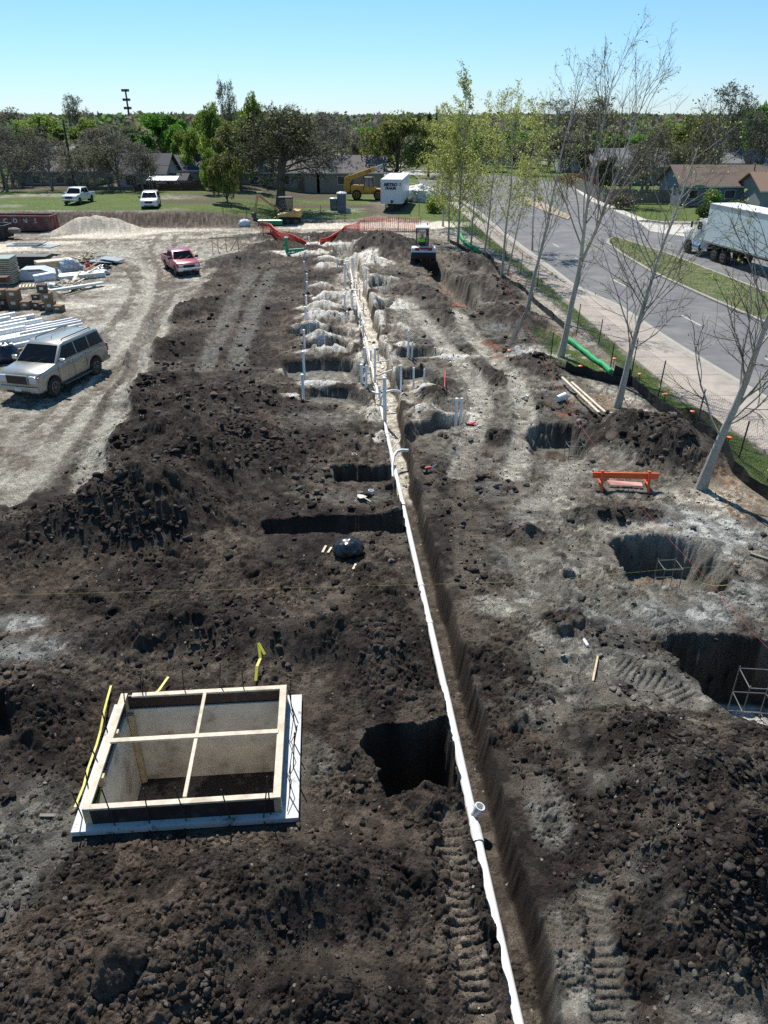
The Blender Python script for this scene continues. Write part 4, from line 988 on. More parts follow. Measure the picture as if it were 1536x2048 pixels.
# ------------------------------------------------------------------ telehandler behind the trailer
def telehandler():
    x, y = W(733, 399); root = empty('telehandler', (x, y, 0), R(0), 'yellow telehandler with raised boom beside the white METRO trailer', 'telehandler', scale=.93)
    # local x to the right (front of machine at +x)
    MB().profile([(-1.9,.75),(-2.0,1.5),(-1.7,1.75),(-.2,1.7),(.2,1.45),(2.0,1.3),(2.2,.8)], 1.5, .06).build('chassis', M_YEL, root)
    boom = MB(); boom.profile([(-2.75,.9),(-2.95,1.3),(-2.85,2.5),(-2.2,2.95),(-1.6,2.75),(-1.85,2.3),(-2.2,1.9),(-2.1,1.2),(-2.3,.85)], .5, .03); boom.v = [(a,b+.35,c) for a,b,c in boom.v]; boom.build('boom_pivot', M_YEL, root)
    b = MB(); b.bar((-2.45,.30,2.45), (1.1,.30,3.62), .42, .55); bo = b.build('boom', M_YEL, root)
    MB().bar((.6,.30,3.45), (2.2,.30,4.0), .34, .42).build('inner_boom', mat('boom_inner', (.45,.45,.42), .5, .3), bo)
    text_mesh('JCB', .42, M_BLACK, bo, (.25,.30-.225,3.33), (math.pi/2, -math.atan2(1.17,3.55), 0), shear=.2, bold=.01)
    MB().tube([(-1.0,.3,1.6),(.0,.3,3.1)], .07, 8).build('lift_ram', M_DGREY, root)
    cab = MB()
    P4 = [(-.35,-.85,1.3),(1.0,-.85,1.1),(.75,-.85,2.65),(-.15,-.85,2.65)]; Q4 = [(a,-.05,c) for a,b_,c in P4]
    for pq in (P4, Q4):
        for i in range(4): cab.bar(pq[i], pq[(i+1)%4], .07)
    for i in range(4): cab.bar(P4[i], Q4[i], .07)
    cab.bar((.35,-.85,1.2),(.35,-.85,2.65),.06)
    cb = cab.build('cab_frame', M_BLACK, root)
    MB().box((.3,-.45,2.7), (1.0,.9,.07), bev=.02).build('cab_roof', mat('cab_roof_grey', (.45,.45,.44), .5), cb)
    MB().add([(-.33,-.84,1.32),(.98,-.84,1.12),(.74,-.84,2.62),(-.14,-.84,2.62),(-.33,-.82,1.32),(.98,-.82,1.12),(.74,-.82,2.62),(-.14,-.82,2.62)], [(0,1,2,3),(7,6,5,4),(0,1,5,4),(1,2,6,5),(2,3,7,6),(3,0,4,7)]).build('cab_glass', mat('green_glass', (.10,.17,.16), .1, spec=.8), cb)
    MB().box((.5,-.6,1.25), (1.6,.6,.6), bev=.08).build('side_cover', M_YEL, root)
    for X_ in (-1.25, 1.55):
        for sy in (-1, 1): wheel(root, X_, sy*.82, .62, .42, sy, M_YEL)
    q = MB(); q.box((2.35,.3,3.75), (.12,1.3,.9))
    for sy in (-.3,.7): q.box((2.9,sy+.1,3.35), (1.1,.12,.06))
    q.build('fork_carriage', M_BLACK, root)
telehandler()

# ------------------------------------------------------------------ small tracked excavators
def tracks_(root, L_, gauge, wd, h, zoff=0):
    for sy in (-1, 1):
        pr = []
        n = 10
        for i in range(n+1): a = -math.pi/2+math.pi*i/n; pr.append((L_/2-h/2+math.cos(a)*h/2, h/2+math.sin(a)*h/2))
        for i in range(n+1): a = math.pi/2+math.pi*i/n; pr.append((-L_/2+h/2+math.cos(a)*h/2, h/2+math.sin(a)*h/2))
        q = MB().profile(pr, wd); q.v = [(a, b+sy*gauge/2, c) for a, b, c in q.v]
        k = 14
        for i in range(k):
            xx = -L_/2+.15+(L_-.3)*i/(k-1)
            for zz in (0, h): q.box((xx, sy*gauge/2, zz), (.05, wd, .04))
        t = q.build('crawler_track', M_TYRE, root)
        w_ = MB()
        for xx in (-L_/2+h/2, 0, L_/2-h/2): w_.lathe([(h*.36,-.02),(h*.36,.02)], 14, 'Y', (xx, sy*(gauge/2+wd/2), h/2))
        w_.build('track_roller', M_DGREY, t)
def mini_excavator(name, label, px, py, rz, body, cabm, arm_pts, bucket=True, scale=.9, dz=0, red=None, closed=True, counter=None, cy=0.0):
    x, y = W(px, py); root = empty(name, (x, y, gz(x, y)+dz), rz, label, 'excavator', None, scale)
    tracks_(root, 2.3, 1.45, .36, .55)
    MB().box((0,0,.55), (1.4,1.1,.16)).build('undercarriage', M_BLACK, root)
    MB().profile([(1.0,.68),(1.0,.95),(.3,1.02),(-.55,1.35),(-1.25,1.30),(-1.38,.95),(-1.30,.68)], 1.7, .07).build('engine_housing', body, root, smooth=True)
    if counter: MB().profile([(-1.0,.66),(-1.0,1.0),(-1.34,1.05),(-1.47,.85),(-1.4,.62)], 1.74, .06).build('counterweight', counter, root, smooth=True)
    fr = MB(); fr.m = Matrix.Translation((0,cy,0))
    for xx in (-.45,.78):
        for yy in (-.02,.80):
            fr.bar((xx,yy,1.0),(xx-.04,yy,2.45),.07)
    for zz in (2.45, 1.35):
        for a, b in (((-.45,-.02),(.78,-.02)),((.78,-.02),(.78,.8)),((.78,.8),(-.45,.8)),((-.45,.8),(-.45,-.02))): fr.bar((a[0],a[1],zz),(b[0],b[1],zz),.06)
    cf = fr.build('cab_frame', M_BLACK, root)
    MB().box((.15,.39+cy,2.52), (1.42,.98,.10), bev=.03).build('cab_roof', cabm, cf)
    g = MB(); 
    if closed:
        g.m = Matrix.Translation((0,cy,0)); g.box((.16,-.02,1.9),(1.1,.015,.95)); g.box((.16,.80,1.9),(1.1,.015,.95)); g.box((.78,.39,1.9),(.015,.72,.95))
        g.build('cab_glass', mat('pale_cab_glass', (.05,.07,.08), .1, spec=.5, alpha=.3), cf)
    MB().box((.0,.39+cy,1.2), (.5,.5,.12), bev=.03).box((-.25,.39+cy,1.38), (.12,.5,.36), bev=.03).build('seat', M_BLACK, root)
    a = arm_pts
    bo = MB().profile([(a[0][0],a[0][1]-.12),(a[0][0]+.02,a[0][1]+.14),(a[1][0]-.15,a[1][1]+.16),(a[1][0]+.1,a[1][1]+.12),(a[1][0]+.12,a[1][1]-.12),(a[1][0]-.08,a[1][1]-.14)], .22, .02); bo.v = [(q,b-.30,c) for q,b,c in bo.v]; bm_ = bo.build('boom', body if not counter else M_DGREY, root)
    MB().bar((a[1][0]+.05,-.3,a[1][1]+.12),(a[2][0],-.3,a[2][1]),.18,.22).build('dipper_arm', body if not counter else M_DGREY, bm_)
    MB().tube([(a[0][0]+.1,-.3,a[0][1]+.35),(a[1][0]-.2,-.3,a[1][1]-.15)], .05, 8).tube([(a[1][0]-.4,-.3,a[1][1]+.3),(a[1][0]+.15,-.3,a[1][1]+.3)], .05, 8).build('hydraulic_ram', M_DGREY, root)
    bk = MB().profile([(a[2][0]-.2,a[2][1]+.1),(a[2][0]+.22,a[2][1]+.12),(a[2][0]+.28,a[2][1]-.25),(a[2][0]+.05,a[2][1]-.52),(a[2][0]-.35,a[2][1]-.50),(a[2][0]-.1,a[2][1]-.35)], .6, .02); bk.v = [(q,b-.3,c) for q,b,c in bk.v]; bk.build('bucket', M_DGREY, root)
    MB().box((1.45,0,.35), (.08,1.7,.42), bev=.02).bar((1.0,.4,.4),(1.45,.4,.3),.1).bar((1.0,-.4,.4),(1.45,-.4,.3),.1).build('dozer_blade', body if not counter else M_DGREY, root)
    return root
EXY = mat('excavator_tan_yellow', (.50,.31,.10), .5, var=.1, dirt=(.22,.15,.09), dscale=2)
mini_excavator('mini_excavator', 'yellow tracked excavator with folded boom parked under the big bare tree', 578, 447, R(178), EXY, M_BLACK, [(.95,1.1),(3.0,2.6),(3.55,.9)], scale=.92)
BW = mat('loader_white', (.62,.64,.66), .4, var=.05)
ex2 = mini_excavator('compact_excavator', 'white and black compact excavator with red rear panel working in the right trench', 846, 524, R(88), BW, BW, [(.95,1.0),(2.1,2.2),(2.6,.2)], scale=.97, dz=.05, counter=M_BLACK, cy=-.3)
MB().box((-1.26,0,1.18), (.10,1.2,.30), bev=.03).build('rear_panel', mat('dark_red_panel', (.22,.012,.02), .35), ex2)
text_mesh('Bobcat', .20, mat('pale_lettering', (.7,.7,.7), .5), ex2, (-1.325,0,1.18), (math.pi/2, 0, -math.pi/2), bold=.004)

# ------------------------------------------------------------------ people: skinned continuous body
def skinned(name, joints, edges, m, parent=None, sub=2):
    me = bpy.data.meshes.new(name); me.from_pydata([j[:3] for j in joints], edges, []); me.update()
    o = bpy.data.objects.new(name, me); COL.objects.link(o); 
    sk = o.modifiers.new('skin', 'SKIN'); sk.use_smooth_shade = True; 
    if not me.skin_vertices: 
        bm = bmesh.new(); bm.from_mesh(me); bm.verts.layers.skin.verify(); bm.to_mesh(me); bm.free()
    for i, j in enumerate(joints):
        d = me.skin_vertices[0].data[i]; d.radius = (j[3], j[3] if len(j) < 5 else j[4]); d.use_root = (i == 0)
    ss_ = o.modifiers.new('sub', 'SUBSURF'); ss_.levels = sub; ss_.render_levels = sub
    dg = bpy.context.evaluated_depsgraph_get(); me2 = bpy.data.meshes.new_from_object(o.evaluated_get(dg)); bpy.data.objects.remove(o)
    me2.materials.clear(); me2.materials.append(m); me2.polygons.foreach_set('use_smooth', np.ones(len(me2.polygons), bool))
    return link(name, me2, parent)
SKIN_M = mat('skin', (.36,.21,.15), .6); VEST = mat('hi_vis_green', (.42,.95,.08), .7); DENIM = mat('dark_denim', (.05,.06,.09), .9)
def operator():
    s = .97; x, y, z = ex2.location; rz = ex2.rotation_euler.z
    root = empty('person', (x+math.cos(rz)*(-.0)-math.sin(rz)*.09*s, y+math.sin(rz)*0+math.cos(rz)*.09*s, z+1.26*s), rz, 'person in a bright green vest seated in the compact excavator cab', 'person', None, s)
    # seated facing +x, pelvis at origin
    J = [(0,0,.06,.15,.17),(0,0,.28,.13,.16),(-.01,0,.48,.14,.19),(0,0,.60,.06),(.02,0,.70,.09),(.02,0,.80,.095),
         (0,.19,.50,.06),(.10,.24,.26,.05),(.34,.20,.24,.04),(.43,.20,.25,.035),(0,-.19,.50,.06),(.10,-.24,.26,.05),(.34,-.20,.24,.04),(.43,-.20,.25,.035),
         (.10,.10,.04,.09),(.45,.13,.06,.07),(.50,.13,-.34,.05),(.62,.13,-.38,.04),(.10,-.10,.04,.09),(.45,-.13,.06,.07),(.50,-.13,-.34,.05),(.62,-.13,-.38,.04)]
    E = [(0,1),(1,2),(2,3),(3,4),(4,5),(2,6),(6,7),(7,8),(8,9),(2,10),(10,11),(11,12),(12,13),(0,14),(14,15),(15,16),(16,17),(0,18),(18,19),(19,20),(20,21)]
    body = skinned('body', J, E, SKIN_M, root)
    V_ = [(0,0,.10,.17,.19),(0,0,.30,.155,.185),(-.01,0,.50,.16,.21),(0,.19,.51,.085),(.07,.235,.33,.072),(0,-.19,.51,.085),(.07,-.235,.33,.072)]
    skinned('safety_vest', V_, [(0,1),(1,2),(2,3),(3,4),(2,5),(5,6)], VEST, root)
    T_ = [(0,0,.06,.16,.18),(.12,.10,.04,.105),(.45,.13,.06,.085),(.50,.13,-.30,.065),(.12,-.10,.04,.105),(.45,-.13,.06,.085),(.50,-.13,-.30,.065)]
    skinned('trousers', T_, [(0,1),(1,2),(2,3),(0,4),(4,5),(5,6)], DENIM, root)
    MB().lathe([(.115,.80),(.112,.86),(.09,.91),(.04,.94),(.005,.945)], 14, 'Z', (.02,0,0)).box((.13,0,.815), (.1,.15,.015)).build('hard_hat', mat('hat_white', (.7,.7,.7), .4), root, smooth=True)
operator()
# ------------------------------------------------------------------ pit form with its rebar
M_PLY = mat('form_plywood', (.74,.68,.57), .8, var=.15, scale=4, bump=.15, dirt=(.28,.23,.18), dscale=1.6, dsoft=(.50,.72))
M_FILM = mat('dark_film_plywood', (.03,.018,.016), .5, var=.3, dirt=(.12,.10,.09), dscale=3, dsoft=(.55,.8))
M_FOAM = mat('concrete_seal_slab', (.60,.60,.60), .8, var=.08, bump=.15, dirt=(.22,.17,.13), dscale=5, dsoft=(.56,.68))
M_REB = mat('rusty_rebar', (.05,.028,.02), .8, var=.3)
M_REBG = mat('grey_rebar', (.20,.20,.20), .6, .3, var=.2)
def pit_form():
    root = empty('pit_form', (BOX_C[0], BOX_C[1], 0), BOX_R, 'square timber formwork with crossed braces around a deep pit on a white slab', 'formwork')
    fw, fl = 2.78, 2.38; ox, oy = -.03, .01; t = .04; zt = .40; zs = .085
    hw, hl = BOX_W/2, BOX_L/2
    s = MB()
    iw, il = fw/2-.05, fl/2-.05
    s.box((0,-(hl+il-oy)/2+.0,zs/2), (BOX_W, hl-il+oy, zs)); s.box((0,(hl+il+oy)/2,zs/2), (BOX_W, hl-il-oy, zs))
    s.box((-(hw+iw-ox)/2,oy,zs/2), (hw-iw+ox, 2*il, zs)); s.box(((hw+iw+ox)/2,oy,zs/2), (hw-iw-ox, 2*il, zs))
    s.build('slab', M_FOAM, root)
    # panels: dark film faces
    for nm, c, d in (('form_panel',(ox,oy-fl/2+.02,0),(fw-.1,.03,1)),('form_panel',(ox,oy+fl/2-.02,0),(fw-.1,.03,1)),('form_panel',(ox-fw/2+.02,oy,0),(.03,fl-.1,1)),('form_panel',(ox+fw/2-.02,oy,0),(.03,fl-.1,1))):
        MB().box((c[0],c[1],(zs+zt-.04)/2), (d[0],d[1],zt-.04-zs)).build(nm, M_FILM, root)
    q = [((ox,oy-fl/2+.045,zt-.018),(fw-.22,.09,.036)),((ox+.04,oy+fl/2-.045,zt-.018),(fw-.3,.09,.036)),((ox-fw/2+.055,oy,zt-.016),(.11,fl,.036)),((ox+fw/2-.055,oy,zt-.016),(.11,fl,.036))]
    for c, d in q: MB().box(c, d, bev=.004).build('top_plate', M_WOODP, root)
    for sx in (-1,1):
        for sy in (-1,1): MB().box((ox+sx*(fw/2-.05),oy+sy*(fl/2-.05),(zt-.04+zs)/2-.001),(.10,.10,zt-.04-zs)).build('corner_post', M_WOOD, root)
    for yy in (-.55,.35): MB().box((ox-fw/2+.10,oy+yy,zt-.13),(.09,.09,.18)).build('cleat', M_WOOD, root)
    MB().box((ox,oy+.10,zt+.003),(fw-.18,.085,.036), bev=.003).build('cross_brace', M_WOODP, root)
    MB().box((ox+.02,oy+.63,zt-.01),(.055,fl/2-.20,.034), bev=.003).build('cross_brace', M_WOODP, root)
    MB().box((ox+.02,oy-.51,zt-.01),(.055,fl/2-.06,.034), bev=.003).build('cross_brace', M_WOODP, root)
    # lining of the pit
    zb = -1.60
    for c, d in (((ox,oy+il-.01,(zs+zb)/2+.01),(2*iw,.03,zs-zb)),((ox,oy-il+.01,(zs+zb)/2+.01),(2*iw,.03,zs-zb)),((ox-il*0-iw+.01,oy,(zs+zb)/2),(.03,2*il-.06,zs-zb)),((ox+iw-.01,oy,(zs+zb)/2),(.03,2*il-.06,zs-zb))):
        MB().box(c, d).build('pit_lining', M_PLY, root)
    MB().box((ox-iw+.08,oy+il-.08,(zs+zb)/2),(.09,.07,zs-zb-.1)).build('lining_batten', M_WOOD, root)
    MB().box((ox,oy,zb+.02),(2*iw-.04,2*il-.04,.03)).build('pit_floor', mat('pit_floor_dirt', (.16,.13,.10), .9, var=.4, scale=3, dirt=(.04,.03,.025), dscale=1.6, dsoft=(.48,.54)), root)
    MB().box((ox+.45,oy-.35,zb+.045),(.5,.22,.02), rz=.05).build('sump_cover', M_FILM, root)
    # rebar around
    rg = random.Random(3)
    spots = [(-1.5,-1.05),(-1.52,-.62),(-1.5,-.1),(-1.48,.45),(-1.35,1.0),(-1.0,-1.22),(-.52,-1.22),(.0,-1.22),(.62,-1.24),(1.2,-1.2),(1.46,-.9),(1.5,-.35),(1.5,.15),(1.48,.7),(1.42,1.05),(-1.0,1.24),(-.4,1.25),(.18,1.26),(.6,1.26),(1.1,-1.25),(-1.1,-.62+1.9)]
    for i, (a, b) in enumerate(spots):
        lx, ly = rg.uniform(-.10,.10), rg.uniform(-.10,.10); h = rg.uniform(.5,.85)
        MB().tube([(a+lx*.5,b-.15,-.05) if b < -1 else (a-.1,b,-.05),(a,b,.08),(a+lx,b+ly,h)], .010, 6).build('rebar', M_REB, root)
    for i in range(3):
        b = -.8+i*.7; MB().tube([(1.44,b-.4,.12),(1.50,b,.30),(1.40,b+.35,.10)], .007, 5).build('tie_wire', M_REB, root)
    MB().box((-1.42,-.9+.9,.10),(.03,1.9,.012), rz=.10).build('edge_tape', mat('yellow_tape', (.55,.50,.05), .5, var=.15), root)
pit_form()
M_TAPE = mat('yellow_tape', (.55,.50,.05), .5)
def ribbon(name, pts, w, m, label, cat, th=.004):
    mb = MB(); 
    for a, b in zip(pts[:-1], pts[1:]): mb.bar(a, b, w, th)
    return tag(mb.build(name, m), label, cat)
def at(px, py, dz=0, z=0.0):
    x, y = W(px, py, z); return (x, y, gz(x, y)+dz)
def ats(l, dz): return [at(a, b, dz) for a, b in l]
ribbon('caution_tape', [at(512,1368,.06),at(516,1352,.2),at(523,1340,.22),at(521,1325,.3),at(532,1335,.24)], .05, M_TAPE, 'knotted yellow tape sticking up behind the form, right of its back edge', 'tape')
ribbon('caution_tape', [at(300,1396,.06),at(318,1386,.1),at(338,1362,.12)], .045, M_TAPE, 'flat piece of yellow tape behind the left back corner of the form', 'tape')
ribbon('caution_tape', [at(152,1622,.10),at(170,1580,.12),at(178,1545,.1),at(196,1500,.14),at(203,1470,.11),at(212,1440,.2),at(216,1410,.12),at(224,1380,.1)], .035, M_TAPE, 'long yellow tape strung along the left edge of the form', 'tape')

# ------------------------------------------------------------------ long pipe in the trench
def trench_pipe():
    root = empty('sewer_pipe', (trench_left(5), 5, -.5), 0, 'long white plastic pipe laid along the left side of the main trench', 'pipe')
    def pt(y, z): return (trench_left(y)+.135-trench_left(5), y-5, z+.5)
    r = .070
    L1 = [(2.5,-.50),(7.0,-.46)]; 
    MB().tube([pt(2.2,-.52),pt(7.35,-.45)], r, 18).build('pipe_run', M_PVC, root, smooth=True)
    MB().tube([pt(7.30,-.45),pt(7.62,-.44)], r*1.28, 18).build('coupling', M_PVC, root, smooth=True)
    MB().tube([pt(7.6,-.44),pt(10.6,-.40)], r*1.06, 18).build('pipe_run', M_PVC, root, smooth=True)
    MB().tube([pt(10.55,-.40),pt(17.9,-.44)], r*.95, 18).build('pipe_run', M_PVC, root, smooth=True)
    for y, z in ((9.3,-.42),(12.6,-.415),(14.0,-.42),(7.95,-.437)): MB().tube([pt(y-.05,z),pt(y+.05,z)], r*1.13, 18).build('joint_collar', M_PVC, root, smooth=True)
    # tee opening upwards
    x, y, z = pt(7.75,-.44)
    t_ = MB().tube([(x,y,z),(x+.07,y,z+.16)], r*.9, 18, cap=False); t_.pipe((x+.07,y,z+.15),(x+.10,y,z+.24), r*1.12, .016, 18)
    t_.build('tee_branch', M_PVC, root, smooth=True)
    for i in range(7):
        y0 = 18.0+i*5.1; MB().tube([pt(y0,-.42),pt(y0+5.1,-.42)], r*.9, 12).build('pipe_run', M_PVC, root, smooth=True)
        MB().tube([pt(y0-.1,-.42),pt(y0+.15,-.42)], r*1.1, 12).build('joint_collar', M_PVC, root, smooth=True)
trench_pipe()

# ------------------------------------------------------------------ standing stub pipes
ORD = ['nearest','second','third','fourth','fifth','sixth','seventh','eighth','ninth','tenth','eleventh','twelfth','thirteenth','fourteenth','fifteenth','sixteenth','seventeenth','eighteenth']
left_row = [(607,793,605,748),(609,747,607,702),(609,695,609,659),(613,650,611,613),(613,613,612,590),(615,585,614,563),(615,564,615,547),(609,541,608,523),(611,518,611,503),(612,499,612,489),(619,487,619,473)]
mid_row = [(770,851,774,754,.062),(759,806,760,771,.045),(750,773,751,696,.04),(757,722,757,694,.035),(724,769,722,728,.06),(733,781,732,730,.04),(741,730,741,700,.035),(729,728,727,694,.05),(690,624,690,588,.055),(703,617,702,595,.035),(706,624,705,592,.045),(694,641,693,622,.05),(714,590,713,567,.04),(709,582,708,562,.05),(691,581,691,526,.055),(701,565,701,546,.035),(708,562,708,516,.04),(705,553,705,515,.04),(716,564,715,546,.04),(698,542,698,525,.035),(675,544,675,517,.035),(673,508,672,489,.05),(681,508,682,494,.05),(678,498,678,487,.03),(720,600,719,578,.04),(727,628,726,605,.04)]
right_row = [(912,838,913,796,.05),(922,838,924,796,.045),(848,772,848,738,.032),(827,774,827,735,.038),(802,784,803,730,.04),(816,716,816,660,.045),(824,716,824,684,.035),(766,586,766,568,.03),(770,585,770,566,.03),(756,565,756,549,.035),(732,568,732,536,.042),(744,529,745,508,.07),(749,533,749,512,.04)]
def stub(px, py, tx, ty, r, label, group, deep=False):
    x, y = W(px, py); z = gz(x, y)
    if deep and z < -.1:
        x, y = W(px, py, z)
    z = gz(x, y); zt = top_z(y, ty); zt = max(zt, z+.2)
    root = empty('standing_pipe', (x, y, z), 0, label, 'pipe', group)
    lx = random.uniform(-.02,.02)
    MB().tube([(0,0,-.35),(lx,0,zt-z-.05)], r, 12).build('riser', M_PVC, root, smooth=True)
    MB().lathe([(r*1.12,-.05),(r*1.16,-.03),(r*1.16,.015),(r*.8,.03),(.004,.032)], 12, 'Z', (lx,0,zt-z-.03)).build('end_cap', M_PVC, root, smooth=True)
    return root
for i, (a, b, c, d) in enumerate(left_row):
    stub(a, b, c, d, .052, ('nearest' if i == 0 else ORD[i]+' nearest')+' capped white pipe of the straight row standing left of the trench', 'capped pipes in the left row')
for i, (a, b, c, d, r) in enumerate(mid_row):
    stub(a, b, c, d, r, ('thick ' if r > .052 else '')+f'white pipe standing in the trench cluster, number {i+1} counted from the near end' if i >= 18 else ('thick ' if r > .052 else '')+('nearest' if i == 0 else ORD[i]+' nearest')+' white pipe standing inside the sandy main trench', 'pipes standing in the trench', True)
for i, (a, b, c, d, r) in enumerate(right_row):
    stub(a, b, c, d, r, ('nearest' if i == 0 else ORD[i]+' nearest')+' white pipe standing in the side cuts right of the trench', 'pipes in the right side cuts')
def bent(label, pts, r, z0=None):
    mb = MB(); mb.tube(pts, r, 12); return tag(mb.build('bent_pipe', M_PVC, smooth=True), label, 'pipe', 'bent connector pipes')
def arch_pipe(px, py, dx, dy, h, r, label):
    x, y = W(px, py, -.4); n = 8
    bent(label, [(x, y, -.5)]+[(x+dx*(1-math.cos(math.pi*i/n))/2, y+dy*(1-math.cos(math.pi*i/n))/2, -.4+h*math.sin(math.pi*i/n)**.6) for i in range(1, n)]+[(x+dx, y+dy, -.5)], r)
x, y = W(785,960,-.4); x2, y2 = W(812,900,-.2)
bent('curved white elbow pipe bending out of the trench wall below the sand heap', [(x,y+.3,-.45),(x+.0,y+.7,-.28),(x+.05,y+1.1,-.12),(x+.15,y+1.3,-.06),(x+.3,y+1.38,-.05),(x+.5,y+1.38,-.06)], .048)
arch_pipe(727,672,-.05,1.1,.6,.04,'nearer of two small arched pipes along the sandy trench')
arch_pipe(721,648,-.05,1.0,.6,.04,'farther of two small arched pipes along the sandy trench')
arch_pipe(760,812,.9,.25,.55,.045,'wide low pipe arch beside the thick standing pipe')
def lateral(a, b, z, r, label):
    (x0, y0), (x1, y1) = W(*a, z), W(*b, z); bent(label, [(x0,y0,z),((x0*.7+x1*.3),(y0*.7+y1*.3),z+.03),(x1,y1,z+.05)], r)
lateral((748,726),(786,722),.0,.03,'thin straight pipe crossing the trench by the white sand heap')
lateral((753,752),(784,743),-.05,.04,'angled connector pipe rising to the right cut')
lateral((690,580),(714,582),-.1,.045,'level pipe joining the far standing cluster')
lateral((688,524),(698,524),.5,.04,'short level pipe on top of the far trap')
lateral((734,782),(757,790),-.2,.045,'pipe curving from the near left cut into the trench')
lateral((690,621),(706,619),-.1,.045,'level pipe joining the middle standing cluster')
# black strap bands
for (px, py, w_, lab) in ((727,737,.20,'black rubber coupling around the paired thick pipes'),(754,698,.15,'black rubber coupling on the thin pipe pair'),(706,523,.14,'black rubber coupling on the far tall pipes')):
    x, y = W(px, py); y -= 1.0; z = top_z(y, py)
    q = MB().box((x, y, z), (w_, .12, .05), bev=.01); tag(q.build('rubber_coupling', M_BLACK), lab, 'coupling', 'rubber couplings')

# ------------------------------------------------------------------ rebar cages
def cage(px, py, wd, dp, h, zb, label, rz=0.0):
    x, y = W(px, py, zb+h)
    root = empty('rebar_cage', (x, y, zb), rz, label, 'rebar cage')
    for sx in (-1,1):
        for sy in (-1,1): MB().tube([(sx*wd/2,sy*dp/2,0),(sx*wd/2,sy*dp/2,h+.05)], .010, 6).build('upright_bar', M_REBG, root)
    for zz in (h, h*.5, .1):
        MB().tube([(-wd/2,-dp/2,zz),(wd/2,-dp/2,zz),(wd/2,dp/2,zz),(-wd/2,dp/2,zz),(-wd/2,-dp/2,zz)], .010, 6).build('stirrup', M_REBG, root)
cage(1341,1130,.42,.42,.95,-1.05,'small square rebar cage standing in the middle right pit', .05)
cage(1524,1358,.62,.55,1.15,-1.28,'large rebar cage standing on pale concrete in the near right pit', -.08)
cage(1151,889,.5,.4,.6,-.75,'rebar cage in the far pit beside the crawler tracks', .1)

# ------------------------------------------------------------------ orange barricade
M_OR = mat('orange_paint', (.85,.13,.03), .5, var=.1, dirt=(.45,.12,.06), dscale=3, dsoft=(.58,.75))
def barricade():
    x, y = W(1247, 977); root = empty('barricade', (x, y, gz(x,y)), R(-2), 'long orange A-frame barricade board standing on the clay', 'barricade')
    MB().box((0,0,.37), (1.78,.035,.17), bev=.004).build('board', M_OR, root)
    MB().add([(-.35,.02,.05),(.5,-.02,.05),(.5,.10,.10),(-.45,.14,.14),(-.35,.02,.07),(.5,-.02,.07),(.5,.10,.12),(-.45,.14,.16)], [(0,1,2,3),(7,6,5,4),(0,1,5,4),(1,2,6,5),(2,3,7,6),(3,0,4,7)]).build('fallen_board', mat('pink_plywood', (.80,.42,.33), .7), root)
    for sx in (-.64,.62):
        for sy in (-1,1): MB().bar((sx+(.05 if sy > 0 else -.02),sy*.26,-.02),(sx,sy*.03,.50), .07,.04).build('leg', M_OR, root)
        MB().bar((sx,-.2,.14),(sx,.2,.14),.05,.03).build('leg_brace', M_OR, root)
barricade()

# timber on the ground by the far pit
def plank(name, p, q, w_, th, label, m=M_WOODP, cat='plank', dz=.06, group=None):
    a, b = at(*p, dz), at(*q, dz); return tag(MB().bar(a, b, w_, th).build(name, m), label, cat, group)
plank('timber_stud', (1122,770), (1196,838), .09,.04, 'pale timber stud lying left of another by the silt fence', dz=.25, group='studs by the silt fence')
plank('timber_stud', (1141,778), (1208,836), .09,.04, 'pale timber stud lying right of another by the silt fence', dz=.25, group='studs by the silt fence')
plank('timber_offcut', (1185,1365), (1196,1310), .035,.02, 'short weathered stick on the clay below the spray can', M_WOOD, 'stick', .03)
plank('timber_offcut', (1500,1112), (1536,1125), .07,.03, 'grey board end at the right edge beyond the pit', mat('weathered_wood', (.22,.19,.15), .9, var=.2), 'board', .05)
plank('timber_offcut', (80,1632), (112,1631), .05,.02, 'small flat wooden offcut left of the form', mat('weathered_wood', (.22,.19,.15), .9), 'board', .03)
plank('timber_offcut', (945,1786), (977,1802), .04,.03, 'short stick on the near trench edge', mat('weathered_wood', (.22,.19,.15), .9), 'stick', .06)
plank('survey_stake', (888,800), (890,756), .03,.03, 'thin red stake in the soil right of the trench', mat('stake_red', (.5,.04,.03), .7), 'stake', .25)
# bucket, can, rolls, shovel
x, y, z = at(1122,804)
b_ = empty('bucket', (x, y, z+.16), 0, 'white plastic bucket lying on its side near the timber studs', 'bucket'); b_.rotation_euler = (0, R(80), R(25))
MB().lathe([(.115,-.17),(.118,-.165),(.135,.15),(.14,.17),(.12,.165),(.10,-.15)], 20).build('pail', M_PVC, b_, smooth=True)
MB().lathe([(.146,.155),(.146,.175),(.01,.178)], 20).build('lid', M_PVC, b_, smooth=True)
x, y, z = at(1171,1288)
c_ = empty('spray_can', (x, y, z+.03), 0, 'white spray can with dark base lying on the clay', 'spray can'); c_.rotation_euler = (R(88), 0, R(8))
MB().lathe([(.034,-.10),(.034,.09),(.026,.11),(.02,.115)], 14).build('can_body', M_PVC, c_, smooth=True)
MB().lathe([(.036,-.13),(.036,-.09)], 14).build('can_cap', M_BLACK, c_)
for (px, py, r, h, lab) in ((708,913,.075,.03,'white plastic ring lying flat on dark soil above the short cut'),(741,984,.075,.09,'short white pipe collar standing on soil beside the shovel')):
    x, y, z = at(px, py); tag(MB().pipe((x,y,z),(x+.01,y,z+h+.03), r, .012, 18).build('pipe_ring', M_PVC, smooth=True), lab, 'pipe ring')
